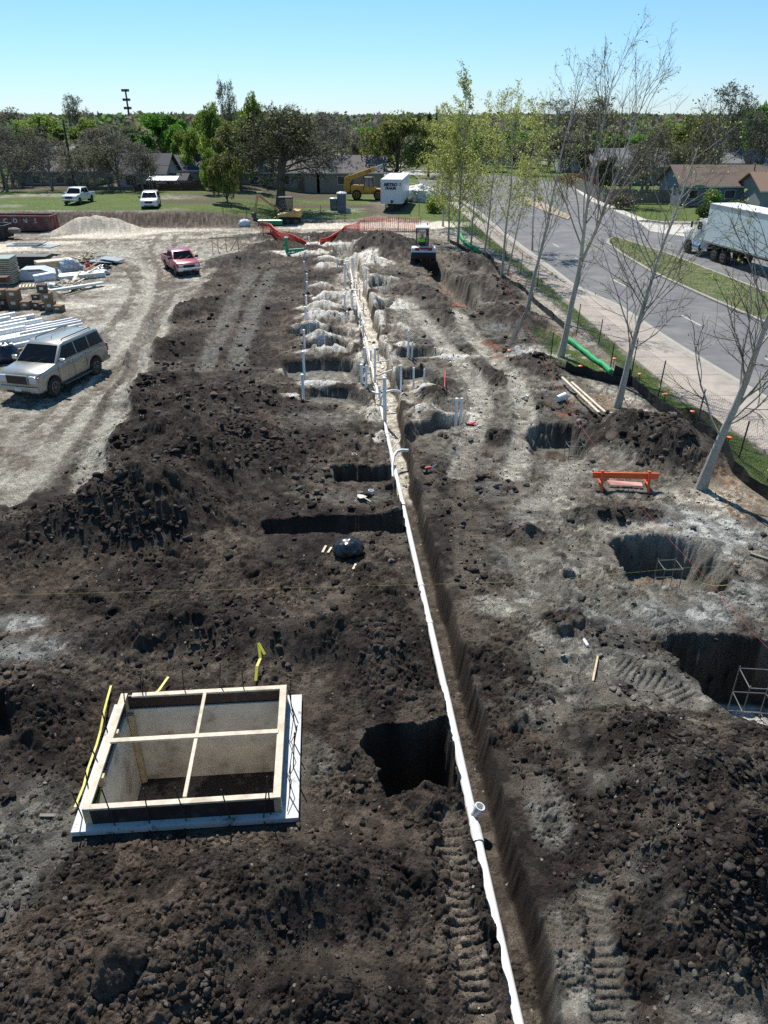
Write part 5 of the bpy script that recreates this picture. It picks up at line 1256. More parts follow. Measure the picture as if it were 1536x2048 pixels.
def shovel():
    x, y, z = at(727,998,.08); root = empty('shovel', (x, y, z), R(-60), 'shovel with pale blade lying between the two side cuts', 'shovel')
    MB().add([(-.16,-.10,.02),(-.30,-.03,.0),(-.30,.03,.0),(-.16,.10,.02),(.0,.11,.04),(.04,.03,.05),(.04,-.03,.05),(.0,-.11,.04)], [(0,1,2,3,4,5,6,7)]).add([(-.16,-.10,.01),(-.30,-.03,-.01),(-.30,.03,-.01),(-.16,.10,.01),(.0,.11,.03),(.04,.03,.04),(.04,-.03,.04),(.0,-.11,.03)], [(7,6,5,4,3,2,1,0)]).build('blade', mat('worn_steel', (.45,.43,.40), .5, .4), root)
    MB().tube([(.03,0,.05),(.42,0,.10)], .016, 8).build('shaft', M_WOODP, root)
    MB().tube([(.42,-.06,.10),(.50,-.06,.10),(.50,.06,.10),(.42,.06,.10),(.42,-.06,.10)], .013, 6).build('grip', M_BLACK, root)
shovel()
# drill, scraps
def drill():
    x, y, z = at(856,946,.08); root = empty('cordless_drill', (x, y, z), .4, 'small cordless drill lying on clay right of the trench', 'drill')
    MB().box((0,0,.03),(.20,.07,.07), bev=.02).bar((-.02,0,0),(-.08,-.02,-.12),.045).build('drill_body', mat('drill_red', (.5,.06,.05), .5), root)
    MB().box((-.10,-.03,-.06),(.12,.09,.05), bev=.01).build('battery', M_BLACK, root)
    MB().tube([(.1,0,.03),(.28,.06,.05)], .012, 6).build('drill_bit', mat('teal_bit', (.08,.4,.45), .4), root)
drill()
x, y, z = at(942,848,.05)
tag(MB().sphere((x,y,z), .09, 10, 6, (1.2,1,.6)).bar((x-.1,y,z),(x+.16,y+.05,z+.03),.04).build('crumpled_tape', mat('red_plastic', (.75,.04,.05), .5)), 'crumpled red tape on sand by the paired pipes', 'tape')
# ------------------------------------------------------------------ black refuse bag
def bag(name, px, py, r, sq, m, label, seed, cat='bag', z=0.0, dz=0.0, puck=.16):
    v, f = ico(4); rg = np.random.default_rng(seed); d = v/np.linalg.norm(v, axis=1)[:, None]; o = rg.uniform(0, 30, 3)
    q = 1+puck*(fbm(d[:,0]*3+o[0]+d[:,2]*2, d[:,1]*3+o[1]-d[:,2]*2, 4, seed, .6)*2-1)
    # fold creases
    q -= .08*np.abs(np.sin(np.arctan2(d[:,1], d[:,0])*6+d[:,2]*3+o[2]))*(.4+.6*np.clip(d[:,2]+.3, 0, 1))
    p = d*q[:, None]*np.array(sq)*r; p[:,2] = np.maximum(p[:,2], -sq[2]*r*.55)
    x, y = W(px, py, z); me = mesh_from(name, p, f, m, smooth=True)
    return tag(link(name, me, None, (x, y, gz(x, y)+sq[2]*r*.5+dz), (0,0,rg.uniform(0,3))), label, cat)
M_BAG = mat('black_polythene', (.012,.013,.016), .28, var=.3, bump=.5, bscale=7, spec=.7, dirt=(.16,.17,.19), dscale=2.5, dsoft=(.6,.7))
bag('refuse_bag', 697, 1108, .34, (1.1,.95,.85), M_BAG, 'big shiny black refuse bag lying on dark soil', 4)
for i, (a, b, lab) in enumerate((((645,1108),(652,1094),'scrap of pale foam left of the black bag, leaning outwards'),((656,1110),(663,1098),'scrap of pale foam touching the black bag'),((706,1142),(712,1130),'white scrap in front of the black bag'))):
    plank('foam_scrap', a, b, .05,.02, lab, M_WOODP, 'scrap', .05)
bag('refuse_bag', 12, 722, .62, (1,1,.9), mat('blue_black_polythene', (.02,.025,.05), .3, bump=.5, bscale=6, spec=.6), 'dark bag beside the silver SUV at the left edge', 9)
bag('white_sack', 490, 453, .55, (1,.8,.75), mat('white_sacking', (.6,.62,.66), .7), 'small white sack beside the green pipes', 12)

# ------------------------------------------------------------------ strings
def cord(name, pts, r, m, label, sag=.0):
    mb = MB(); P_ = []
    for (a, b) in zip(pts[:-1], pts[1:]):
        for i in range(8):
            t = i/8; P_.append((a[0]+(b[0]-a[0])*t, a[1]+(b[1]-a[1])*t, a[2]+(b[2]-a[2])*t-sag*4*t*(1-t)))
    P_.append(pts[-1]); mb.tube(P_, r, 5); return tag(mb.build(name, m), label, 'string line')
def hp(px, py, h): x, y = W(px, py, h); return (x, y, h)
M_YS = mat('yellow_string', (.62,.60,.12), .7); M_RS = mat('red_string', (.42,.05,.05), .8)
cord('string_line', [hp(-60,1192,.35), hp(370,1181,.35), hp(760,1171,.4), hp(1060,1163,.4), hp(1390,1134,.4), hp(1600,1133,.4)], .0018, M_YS, 'taut yellow string line crossing the whole site above the form')
cord('string_line', [hp(1385,1135,.4), hp(1400,1165,.1), hp(1430,1172,.05), hp(1456,1170,.1)], .004, M_YS, 'loose yellow string hanging over the middle right pit')
cord('string_line', [hp(1008,560,.6), hp(1045,640,.6), hp(1100,742,.55), hp(1160,850,.5), hp(1214,925,.5)], .0035, M_RS, 'red string line running from the far spoil heap to the barricade')
cord('string_line', [hp(1272,1000,.5), hp(1345,1086,.4), hp(1430,1175,.3), hp(1500,1260,.3), hp(1560,1320,.25)], .0028, M_RS, 'red string line crossing both near right pits')

# ------------------------------------------------------------------ silt fence, wire fence, stakes
M_SILT = mat('black_fabric', (.010,.010,.011), .8, var=.3, bump=.4, bscale=12)
def fabric_fence(name, pts, h, m, label, cat, lean=0, post_every=0, post_m=None, th=.015):
    P_ = []
    for a, b in zip(pts[:-1], pts[1:]):
        L = math.dist(a, b); n_ = max(1, int(L/.35))
        for i in range(n_): P_.append((a[0]+(b[0]-a[0])*i/n_, a[1]+(b[1]-a[1])*i/n_))
    P_.append(pts[-1]); rg = random.Random(len(P_)); V = []; Fc = []; n_ = len(P_)
    for (x, y) in P_:
        z = gz(x, y)-.04; hh = h*rg.uniform(.85,1.08); wob = rg.uniform(-.05,.05)
        for (dx, zz) in ((0, z), (wob*.6, z+hh*.5), (wob+lean, z+hh), (wob+lean+th, z+hh), (wob*.6+th, z+hh*.5), (th, z)): V.append((x+dx, y, zz))
    for i in range(n_-1):
        for k in range(6): k2 = (k+1) % 6; Fc.append((i*6+k, (i+1)*6+k, (i+1)*6+k2, i*6+k2))
    root = empty(name, (P_[0][0], P_[0][1], 0), 0, label, cat)
    o = link('fabric', mesh_from('fabric', V, Fc, m), root); o.location = (-P_[0][0], -P_[0][1], 0)
    return root
silt = WL([(1128,750),(1170,754),(1222,768),(1262,772),(1308,815),(1365,865),(1423,912),(1462,950),(1536,1002),(1700,1120)])
s1 = fabric_fence('silt_fence', silt, .42, M_SILT, 'black fabric silt fence along the grass from the corner to the right edge', 'fence')
silt2 = WL([(900,486),(936,506),(985,540),(1036,583),(1090,628),(1127,660)])
fabric_fence('silt_fence', silt2, .34, M_SILT, 'black fabric silt fence behind the far spoil heap', 'fence')
x, y = W(1236,766); q = MB().box((0,0,.30),(.03,.55,.62), rx=.1, rz=.6).box((.2,.1,.28),(.5,.03,.5), rz=-.3)
tag(q.build('folded_fabric', M_SILT, None, loc=(x,y,gz(x,y))), 'folded flap of black fabric at the corner by the green tube', 'fabric')
M_POST = mat('green_tee_post', (.035,.045,.035), .7, var=.2); M_WIRE = mat('galvanised_wire', (.12,.125,.13), .5, .4)
posts = [(1475,925,1503,842),(1391,860,1412,779),(1315,798,1335,721),(1262,752,1278,676),(1220,740,1224,698),(1197,688,1211,638),(1152,672,1164,608),(1099,735,1105,682),(1073,580,1083,530),(1041,548,1048,505),(1010,520,1016,482),(978,498,982,462),(950,476,953,445),(925,462,927,433),(1560,1010,1590,915)]
for i, (a, b, c, d) in enumerate(sorted(posts, key=lambda t: -t[1])):
    x, y = W(a, b); z = gz(x, y); zt = min(max(top_z(y, d), z+1.1), z+1.75)
    tag(MB().bar((x,y,z-.1),(x+(W(c,b)[0]-x)*.12,y,zt),.035,.035).build('fence_post', M_POST), ('nearest' if i == 0 else (ORD[i]+' nearest'))+' dark metal fence post on the grass strip', 'post', 'posts of the wire fence')
def wire_mesh(name, pts, h, label, step=.11, cat='fence', lean=0.0, zadd=0.0, r=.0016, horiz=True):
    mb = MB(); S_ = [0]
    for a, b in zip(pts[:-1], pts[1:]): S_.append(S_[-1]+math.dist(a, b))
    def pos(s, z):
        s = min(max(s, 0), S_[-1]); xx = np.interp(s, S_, [p[0] for p in pts]); yy = np.interp(s, S_, [p[1] for p in pts]); return (float(xx)+lean*z, float(yy), z)
    zg = [gz(*p) for p in pts]
    s = -h
    while s < S_[-1]:
        for sg in (1, -1):
            s0, s1 = (s, s+h) if sg > 0 else (s+h, s)
            z0, z1 = 0, h
            # clip to the ends
            t0 = 0 if 0 <= s0 <= S_[-1] else ((0-s0) if sg > 0 else (s0-S_[-1]))/h
            t1 = 1 if 0 <= s1 <= S_[-1] else ((S_[-1]-s0) if sg > 0 else s0)/h
            if t1 <= t0: continue
            base = float(np.interp(min(max(s,0),S_[-1]), S_, zg))+zadd
            a = pos(s0+(s1-s0)*t0, base+h*t0); b = pos(s0+(s1-s0)*t1, base+h*t1); mb.bar(a, b, r*2, r*2)
        s += step
    for zz in ((0,h) if horiz else ()):
        for i in range(len(pts)-1): mb.bar((pts[i][0]+lean*(zz),pts[i][1],zg[i]+zz+zadd),(pts[i+1][0]+lean*zz,pts[i+1][1],zg[i+1]+zz+zadd), r*2.4, r*2.4)
    return tag(mb.build(name, M_WIRE), label, cat)
wire_mesh('wire_fence', WL([(1600,1030),(1475,925),(1391,860),(1315,798),(1262,752),(1197,690),(1152,650),(1073,580),(1010,520),(950,476),(925,460)]), 1.35, 'chain link fence running along the sidewalk grass', step=.14)
wire_mesh('wire_fence', WL([(1012,708),(1030,680),(1046,650)]), 1.2, 'loose rolled chain link panel leaning at the end of the spoil heap', step=.08, lean=.25, r=.0025)
wire_mesh('wire_fence', WL([(1050,672),(1085,690),(1127,668)]), 1.0, 'sagging chain link section behind the tree at the spoil heap', step=.10, lean=-.1)
for i, (a, b, c, d) in enumerate(sorted([(1158,752,1162,733),(1226,735,1229,718),(1277,765,1277,749),(1327,810,1329,789),(1379,852,1380,831),(1451,908,1452,885),(1534,965,1536,943),(1036,578,1038,560),(1021,562,1022,547),(1017,720,1020,712)], key=lambda t: -t[1])):
    x, y = W(a, b); z = gz(x, y); zt = max(top_z(y, d), z+.3)
    root = empty('capped_stake', (x, y, z), 0, ('nearest' if i == 0 else ORD[i]+' nearest')+' steel stake with an orange safety cap along the grass edge', 'stake', 'stakes with orange caps')
    MB().tube([(0,0,-.1),(0,0,zt-z)], .014, 6).build('steel_rod', M_REB, root)
    MB().lathe([(.03,-.05),(.032,0),(.075,.012),(.08,.035),(.05,.05),(.005,.052)], 12, 'Z', (0,0,zt-z)).build('safety_cap', mat('cap_orange', (.95,.20,.05), .45), root, smooth=True)
# green corrugated tubes
M_GT = mat('green_tube', (.02,.36,.12), .7, var=.12, dirt=(.02,.25,.10), dscale=4)
def corrugated(label, pts, r):
    mb = MB(); P_ = []; R_ = []; tot = 0
    for a, b in zip(pts[:-1], pts[1:]):
        L = math.dist(a, b); n_ = int(L/.035)
        for i in range(n_): P_.append([a[k]+(b[k]-a[k])*i/n_ for k in range(3)]); R_.append(r*(1 if (len(P_)//2) % 2 else .90)*(1+.10*math.sin(len(P_)*.11)+.09*math.sin(len(P_)*.31+1)))
    P_ = [(p[0]+.03*math.sin(i*.07), p[1], p[2]-.02+.02*math.sin(i*.13)) for i, p in enumerate(P_)]
    mb.tube(P_, R_, 16); return tag(mb.build('erosion_tube', M_GT), label, 'tube', 'green mesh tubes')
corrugated('bright green mesh tube on the grass between the two nearest trees of the fence', [at(1133,684,.14),at(1160,700,.14),at(1190,722,.13),at(1222,748,.13)], .11)
corrugated('bright green mesh tube along the fence behind the compact excavator', [at(919,472,.14),at(930,488,.14),at(956,506,.14)], .15)

# red mesh fence across the top
M_MESH = mat('orange_red_net', (.80,.07,.035), .6)
def net(label, pts, hts, stepz=.075):
    root = empty('safety_net', (0,0,0), 0, label, 'safety fence', 'orange safety nets')
    mb = MB(); n_ = len(pts)
    P_ = []; 
    for i in range(n_-1):
        L = math.dist(pts[i][:2], pts[i+1][:2]); k = max(2, int(L/.16))
        for j in range(k): t = j/k; P_.append(tuple(pts[i][m]+(pts[i+1][m]-pts[i][m])*t for m in range(3))+(hts[i]+(hts[i+1]-hts[i])*t,))
    rg = random.Random(5); rows = 16
    G_ = [[(p[0]+rg.uniform(-.02,.02)+.08*math.sin(i*.3)*(j/rows), p[1]+.10*math.sin(i*.23+j*.5), p[2]+p[3]*j/rows) for j in range(rows+1)] for i, p in enumerate(P_)]
    for i in range(len(G_)):
        for j in range(rows+1):
            if i+1 < len(G_): mb.bar(G_[i][j], G_[i+1][j], .05, .012)
            if j < rows: mb.bar(G_[i][j], G_[i][j+1], .038, .012)
    mb.build('net', M_MESH, root)
    return root
def gp(px, py): x, y = W(px, py); return (x, y, gz(x, y))
n1 = net('orange safety net standing straight below the trailer', [gp(718,462),gp(740,461),gp(790,462),gp(840,463)], [.95,1.1,1.15,1.1])
n2 = net('fallen orange safety net sagging diagonally to the standing net', [gp(640,492),gp(665,484),gp(690,474),gp(720,464)], [.30,.36,.55,.85])
n3 = net('slumped orange safety net left of the sandy trench end', [gp(522,474),gp(540,476),gp(565,484),gp(590,492),gp(615,496)], [.9,.75,.7,.5,.25])
for i, (a, b, c) in enumerate(((527,477,1.15),(728,463,1.1),(796,463,1.2),(840,464,1.2),(765,462,1.1))):
    x, y, z = gp(a, b); tag(MB().bar((x,y,z-.1),(x+.03,y,z+c),.035).build('net_post', M_POST), ['leftmost','second','fourth','rightmost','middle'][i]+' dark post holding the orange safety net', 'post', 'posts of the safety net')
x, y, z = gp(809,504); tag(MB().bar((x,y,z-.1),(x,y,z+1.35),.11,.03).build('timber_stake', M_WOOD), 'tall flat timber stake on the heap left of the compact excavator', 'stake')
# batter boards
def batter(label, px, py, rz, s=1.0):
    x, y, z = gp(px, py); root = empty('batter_board', (x,y,z), rz, label, 'timber frame')
    for xx, ly in ((-.95,0),(.95,.1),(0,.6),(-.6,.5)): MB().bar((xx,ly,-.1),(xx*.97,ly*.7,1.15),.06,.05).build('stake', M_WOOD, root)
    MB().bar((-1.15,0,1.0),(1.25,.05,1.08),.04,.11).build('ledger', M_WOOD, root)
    for a, b in (((-1.1,.0,.9),(-.2,.6,.0)),((.9,0,.95),(.3,.7,.0)),((-.7,.0,1.0),(.7,.6,.05)),((.95,.0,1.0),(.2,-.5,.0))): MB().bar(a, b, .05,.035).build('brace', M_WOOD, root)
batter('timber batter board frame with crossed braces standing on the track edge', 452, 506, R(5))
plank('timber_stud', (405,507), (437,507), .09,.04, 'single timber stud lying left of the batter board frame', M_WOODP, dz=.1)
# green cleanout pipe
M_GP = mat('green_sewer_pipe', (.03,.30,.13), .4, var=.08)
x, y, z = at(574,509); root = empty('green_riser', (x,y,z), 0, 'green plastic riser with white cap and a side pipe lying on the dark soil', 'pipe')
MB().tube([(0,0,-.2),(0,0,1.0)], .12, 16).build('riser', M_GP, root, smooth=True); MB().lathe([(.135,.98),(.135,1.06),(.01,1.08)], 16).build('end_cap', M_PVC, root, smooth=True)
MB().tube([(.1,-.1,.13),(1.25,.25,.16)], .11, 14).build('side_pipe', M_GP, root, smooth=True)
for i in range(6):
    x, y, z = at(540,452); dx = (i % 3)*.28; r = .13
    tag(MB().pipe((x-1.1,y+dx,z+r+.2*(i//3)+.02),(x+1.15,y+dx+.05,z+r+.2*(i//3)+.02), r, .012, 14).build('green_pipe', M_GP, smooth=True), 'green plastic pipe in the small stack before the yellow excavator', 'pipe', 'stack of green pipes')
# ------------------------------------------------------------------ yard on the left: skip, lumber, boxes, pipes
M_SKIP = mat('skip_red', (.17,.04,.035), .7, var=.2, dirt=(.16,.13,.12), dscale=1.6, dsoft=(.45,.62))
M_LET = mat('white_lettering', (.62,.58,.55), .7)
def skip(label, x1, y, L_, wd, h, m, letters=None, rz=0.0):
    root = empty('skip', (x1-L_/2, y, gz(x1-L_/2, y)), rz, label, 'skip')
    t = .07
    b = MB().box((0,-wd/2,h/2+.1),(L_,t,h)).box((0,wd/2,h/2+.1),(L_,t,h)).box((-L_/2,0,h/2+.1),(t,wd,h)).box((0,0,.16),(L_,wd,.1)); b.build('body', m, root)
    MB().box((L_/2,0,h/2+.1),(t,wd-.1,h-.06)).build('tailgate', m, root)
    q = MB()
    for i in range(9): q.box((-L_/2+.3+i*(L_-.6)/8,-wd/2-.06,h/2+.06),(.09,.06,h-.08))
    q.box((0,-wd/2-.03,h+.12),(L_+.1,.16,.10)).box((0,wd/2,h+.12),(L_+.1,.12,.10)).box((L_/2,0,h+.10),(.12,wd,.08))
    for i in range(3): q.box((L_/2+.06,-wd/2+.3+i*(wd-.6)/2,h/2+.05),(.06,.08,h-.1))
    q.build('ribs', m, root)
    if letters:
        for i, ch in enumerate(letters): text_mesh(ch, .5, M_LET, root, (L_/2-.35-(len(letters)-i)*1.05*.82,-wd/2-.045,h*.78), (math.pi/2,0,0), bold=.02)
    bag_z = h*.75
    MB().box((0,0,bag_z),(L_-.2,wd-.2,.05)).sphere((-1,0,bag_z),.5,10,6,(1.6,.8,.5)).sphere((1.4,.1,bag_z),.5,10,6,(1.3,.8,.45)).sphere((2.7,0,bag_z-.1),.5,10,6,(1.3,.8,.5)).build('rubble_load', SOILG, root)
SOILG = mat('grey_rubble', (.20,.18,.16), .9, var=.4, scale=4, bump=.8, bscale=14)
x_, y_ = W(103, 464); skip('rusty red open skip with white letters on its side below the lawn bank', x_, y_+1.0, 8.4, 1.9, 1.15, M_SKIP, 'ECONE', R(-1.5))
x_, y_ = W(11, 480); skip('dark open skip cut off by the left edge of the picture', x_, y_+.8, 4.5, 1.7, .95, mat('skip_dark', (.035,.03,.03), .7, var=.2))

def stack(name, label, px, py, L_, wd, n, th, m, rz=0.0, gap=.012, jitter=.02, per=1, parent=None, z0=0.0, cat='lumber stack', topm=None):
    x, y = W(px, py); root = empty(name, (x, y, gz(x, y)+z0), rz, label, cat)
    rg = random.Random(int(px*7+py)); z = .06
    for i in range(n):
        mb = MB(); wq = wd/per
        for k in range(per): mb.box((rg.uniform(-jitter,jitter),-wd/2+wq*(k+.5),z+th/2),(L_*rg.uniform(.97,1),wq-.012,th))
        mb.build('board_layer', topm if (topm and i == n-1) else m, root); z += th+gap
    for sx in (-.35,.35): MB().box((sx*L_,0,.03),(.08,wd,.06)).build('bearer', M_WOOD, root)
    return root, z
M_LUMB = mat('stacked_lumber', (.42,.36,.25), .85, var=.2, scale=7, dirt=(.24,.22,.17), dscale=3)
M_FORMD = mat('dark_form_panel', (.035,.04,.045), .6, var=.3)
M_BLUEP = mat('blue_grey_panel', (.16,.22,.27), .5, var=.15, dirt=(.28,.33,.36), dscale=1)
M_ENDS = mat('greenish_sheet', (.24,.32,.28), .7, var=.1)
stack('lumber_stack', 'tall stack of tan lumber layers with a greenish top at the left edge', -8, 566, 2.6, 1.5, 13, .085, M_LUMB, R(8), gap=.03, topm=M_ENDS)
r_, z_ = stack('form_panel_stack', 'low wide stack of dark form panels behind the lumber cube', 50, 533, 3.3, 1.2, 6, .08, M_FORMD, R(2), gap=.04, jitter=.15, cat='panel stack')
x, y = W(30, 512); 
tag(MB().box((x+.5,y+.9,gz(x,y)+.66),(2.2,1.3,.08), rz=.05).build('blue_grey_sheet', M_BLUEP), 'blue grey form panel lying on the dark panel stack', 'panel')
tag(MB().box((x+2.1,y+.7,gz(x,y)+.58),(1.5,1.4,.06), rz=-.15).build('blue_grey_sheet', M_BLUEP), 'blue grey panel sticking out at the right of the dark stack', 'panel')
fr = MB()
for i in range(4): fr.box((x+.9,y+.5+i*.26,gz(x,y)+.80),(2.1,.09,.07))
for sx in (-1.0,1.0): fr.box((x+.9+sx,y+.9,gz(x,y)+.80),(.09,.95,.072))
tag(fr.build('lumber_rack', M_WOODP), 'pale timber frame lying on top of the dark panel stack', 'timber frame')
stack('lumber_stack', 'stack of fresh yellow boards behind the wrapped bundle', 112, 541, 2.3, 1.0, 8, .075, M_WOOD, R(35), gap=.004, per=6, jitter=.03, topm=M_WOODP)
M_WRAP = mat('bundle_wrap', (.56,.60,.68), .35, var=.1, bump=.4, bscale=5, dirt=(.42,.45,.50), dscale=2)
def wrapped():
    x, y = W(86, 557); root = empty('wrapped_bundle', (x, y, gz(x,y)), R(8), 'long bundle wrapped in pale plastic beside the fresh boards', 'bundle')
    pr = [(-1.35,.0),(-1.30,.42),(-1.0,.70),(.1,.72),(.95,.42),(1.2,.0)]
    MB().profile(pr, 1.25, .08).build('wrapping', M_WRAP, root)
    MB().box((-.2,-.635,.60),(.9,.02,.06)).build('printed_stripe', mat('purple_print', (.16,.05,.15), .6), root)
    MB().box((1.05,-.45,.35),(.12,.12,.75), ry=-.08).build('side_post', mat('olive_wood', (.24,.22,.10), .8), root)
wrapped()
def crumple(name, label, px, py, r, sq, m, seed, dz=0.0, cat='plastic sheet'):
    return bag(name, px, py, r, sq, m, label, seed, cat, dz=dz-.05, puck=.45)
M_CLEAR = mat('clear_plastic', (.50,.56,.62), .2, var=.35, scale=5, bump=1.0, bscale=6, dirt=(.20,.24,.28), dscale=3)
crumple('plastic_wrap', 'crumpled clear plastic between the wrapped bundle and white sheets', 138, 541, .62, (1.3,.8,.9), M_CLEAR, 21)
crumple('plastic_wrap', 'crumpled clear plastic at the right end of the white sheets', 203, 549, .5, (1.4,.9,.55), M_CLEAR, 22)
crumple('plastic_wrap', 'crumpled clear plastic beside the grey dirt heap', 100, 577, .55, (1.4,.8,.45), M_CLEAR, 23)
x, y = W(163, 556); z = gz(x, y)
r_ = empty('sheet_stack', (x, y, z), R(33), 'stack of bright white sheets lying in the middle of the lumber yard', 'sheet stack')
for i in range(5): MB().box((random.uniform(-.03,.03),0,.05+i*.055),(2.7,1.15,.05)).build('sheet', mat('white_sheet', (.80,.78,.74), .6, var=.05), r_)
x, y = W(178, 545); z = gz(x, y)+.30
r_ = empty('fuel_can', (x, y, z), 0, 'red fuel can standing on the white sheets', 'fuel can')
MB().box((0,0,.16),(.26,.18,.30), bev=.03).build('can_body', mat('can_red', (.55,.02,.03), .4), r_); MB().tube([(.05,0,.3),(.05,0,.42)], .03, 8).bar((-.1,0,.34),(.05,0,.36),.03).build('spout', M_BLACK, r_)
def scrap(name, label, px, py, n_, R_, h, seed, m=M_WOODP, cat='scrap wood', kind=None):
    rg = random.Random(seed); x0, y0 = W(px, py); mb = MB(); z0 = gz(x0, y0)
    for i in range(n_):
        a = rg.uniform(0, 6.28); d = R_*rg.random()**.6; x, y = x0+math.cos(a)*d*1.3, y0+math.sin(a)*d; l = rg.uniform(.25,.9); b = rg.uniform(0, 3.14); e = rg.uniform(-.4,.4)
        z = z0+h*(1-d/R_)*rg.random()+.05
        mb.bar((x-l/2*math.cos(b),y-l/2*math.sin(b),z-l/2*e+.05),(x+l/2*math.cos(b),y+l/2*math.sin(b),z+l/2*e+.05), rg.uniform(.06,.16), .03)
    return tag(mb.build(name, m), label, cat, kind='stuff')
scrap('scrap_wood', 'heap of splintered timber scraps behind the white sheets', 180, 524, 60, .9, .8, 3)
scrap('scrap_wood', 'heap of short timber offcuts in front of the white sheets', 138, 574, 60, 1.2, .35, 4)
scrap('scrap_wood', 'small scatter of timber scraps in front of the clear plastic', 172, 556, 24, .6, .25, 5, M_WOOD)
for i, (a, b, c, d, m_, lab) in enumerate((((150,572),(158,556),.2,.03,M_WOODP,'short wide plank leaning over the offcut heap'),((172,553),(196,536),.16,.05,mat('brown_board', (.22,.12,.07), .8),'brown board lying over the right end of the white sheets'),((180,556),(204,540),.1,.04,M_WOODP,'white painted lath beside the brown board'))):
    plank('plank', a, b, c, d, lab, m_, dz=.35)
x, y = W(205, 528)
for i, (dx, dy, l, r2, lab) in enumerate(((0,0,1.5,.1,'blue grey panel on the ground right of the scrap heap, lower one'),(.6,.25,1.5,-.25,'blue grey panel on the ground right of the scrap heap, upper one'))):
    tag(MB().box((x+dx,y+dy,gz(x,y)+.2+.1*i),(l,1.0,.05), rz=r2, ry=.08).build('blue_grey_sheet', M_BLUEP), lab, 'panel')
crumple('dark_tarpaulin', 'dark crumpled tarpaulin at the corner of the white sheets', 204, 538, .55, (1.3,.8,.4), M_BAG, 31, cat='tarpaulin')
def pallet(label, px, py, rz):
    x, y = W(px, py); root = empty('pallet', (x,y,gz(x,y)), rz, label, 'pallet')
    for i in range(6): MB().box((-.45+i*.18,0,.13),(.10,.9,.022)).build('deck_board', M_WOODP, root)
    for yy in (-.4,0,.4): MB().box((0,yy,.06),(1.0,.07,.10)).build('bearer', M_WOOD, root)
pallet('small timber pallet on the ground in front of the wrapped bundle', 58, 576, R(20))
x, y = W(91, 568); z = gz(x, y)
tag(MB().pipe((x-.5,y-.3,z+.35),(x+.5,y+.35,z+.45), .26, .05, 18).build('plastic_roll', M_WRAP, smooth=True), 'rolled pale plastic beside the timber pallet', 'roll')
ax, ay, az = at(90, 593, .12); bx_, by_, bz_ = at(207, 572, .18)
tag(MB().bar((ax,ay,az),(bx_,by_,bz_),.34,.12).build('white_beam', mat('foil_faced_board', (.66,.68,.68), .4, var=.05)), 'long white faced beam lying diagonally in front of the offcut heap', 'beam')
tag(MB().bar((ax+.9,ay-.5,.03),(bx_-.4,by_-.3,.03),.05,.05).build('timber_stud', M_WOOD), 'thin timber lath lying in front of the long white beam', 'lath')
M_CARD = mat('cardboard', (.23,.145,.085), .85, var=.12, dirt=(.10,.07,.05), dscale=3); M_CARDD = mat('dark_cardboard', (.09,.06,.045), .85, var=.2)
M_LBL = mat('paper_label', (.6,.6,.6), .7)
def carton(px, py, s, zoff, rz, label, m=M_CARD, tilt=0.0, dx=0.0, dy=0.0):
    x, y = W(px, py); x += dx; y += dy; root = empty('cardboard_box', (x,y,gz(x,y)+zoff), rz, label, 'box', 'cartons by the pipe bundle'); root.rotation_euler = (tilt, tilt*.6, rz)
    MB().box((0,0,s[2]/2), s, bev=.01).build('carton', m, root)
    MB().box((0,-s[1]/2-.003,s[2]*.6),(s[0]*.4,.006,s[2]*.3)).build('label_sticker', M_LBL, root)
    MB().box((0,0,s[2]+.002),(s[0]*.98,.06,.004)).build('tape_strip', M_CARDD, root)
carton(103, 621, (.50,.45,.50), 0, .1, 'bottom box of the leaning tower of cartons')
carton(101, 621, (.48,.45,.45), .5, .15, 'middle box of the leaning tower of cartons', M_CARD, .05, -.03)
carton(98, 621, (.46,.42,.42), .95, .2, 'top box of the leaning tower of cartons', M_CARDD, .10, -.12)
carton(119, 623, (.48,.42,.34), 0, -.1, 'single pale carton right of the leaning tower', M_CARD)
carton(88, 619, (.40,.4,.34), 0, .5, 'dark carton left of the leaning tower', M_CARDD)
carton(78, 617, (.46,.42,.36), 0, -.3, 'dark carton second left of the leaning tower', M_CARDD)
carton(76, 612, (.40,.35,.30), .34, .2, 'small dark carton stacked left of the tower', M_CARDD)
carton(54, 617, (.5,.45,.40), 0, .05, 'open tan carton between two groups of boxes')
carton(33, 615, (.60,.5,.50), 0, .0, 'lower tan carton of the middle pair')
carton(33, 615, (.60,.5,.48), .5, .05, 'upper carton of the middle pair', M_CARD, .03)
carton(10, 614, (.60,.5,.50), 0, .0, 'lower carton of the left pair at the picture edge', M_CARDD)
carton(8, 614, (.58,.5,.46), .5, .08, 'upper carton of the left pair at the picture edge', M_CARD)
carton(-12, 620, (.60,.5,.7), 0, .0, 'carton at the very left edge of the picture')
x, y = W(8, 600); tag(MB().box((x,y,gz(x,y)+1.1),(1.0,.6,.3), rz=.1, bev=.05).build('brown_crate', mat('dark_brown', (.10,.045,.03), .8)), 'dark brown crate on top of the left cartons', 'crate')
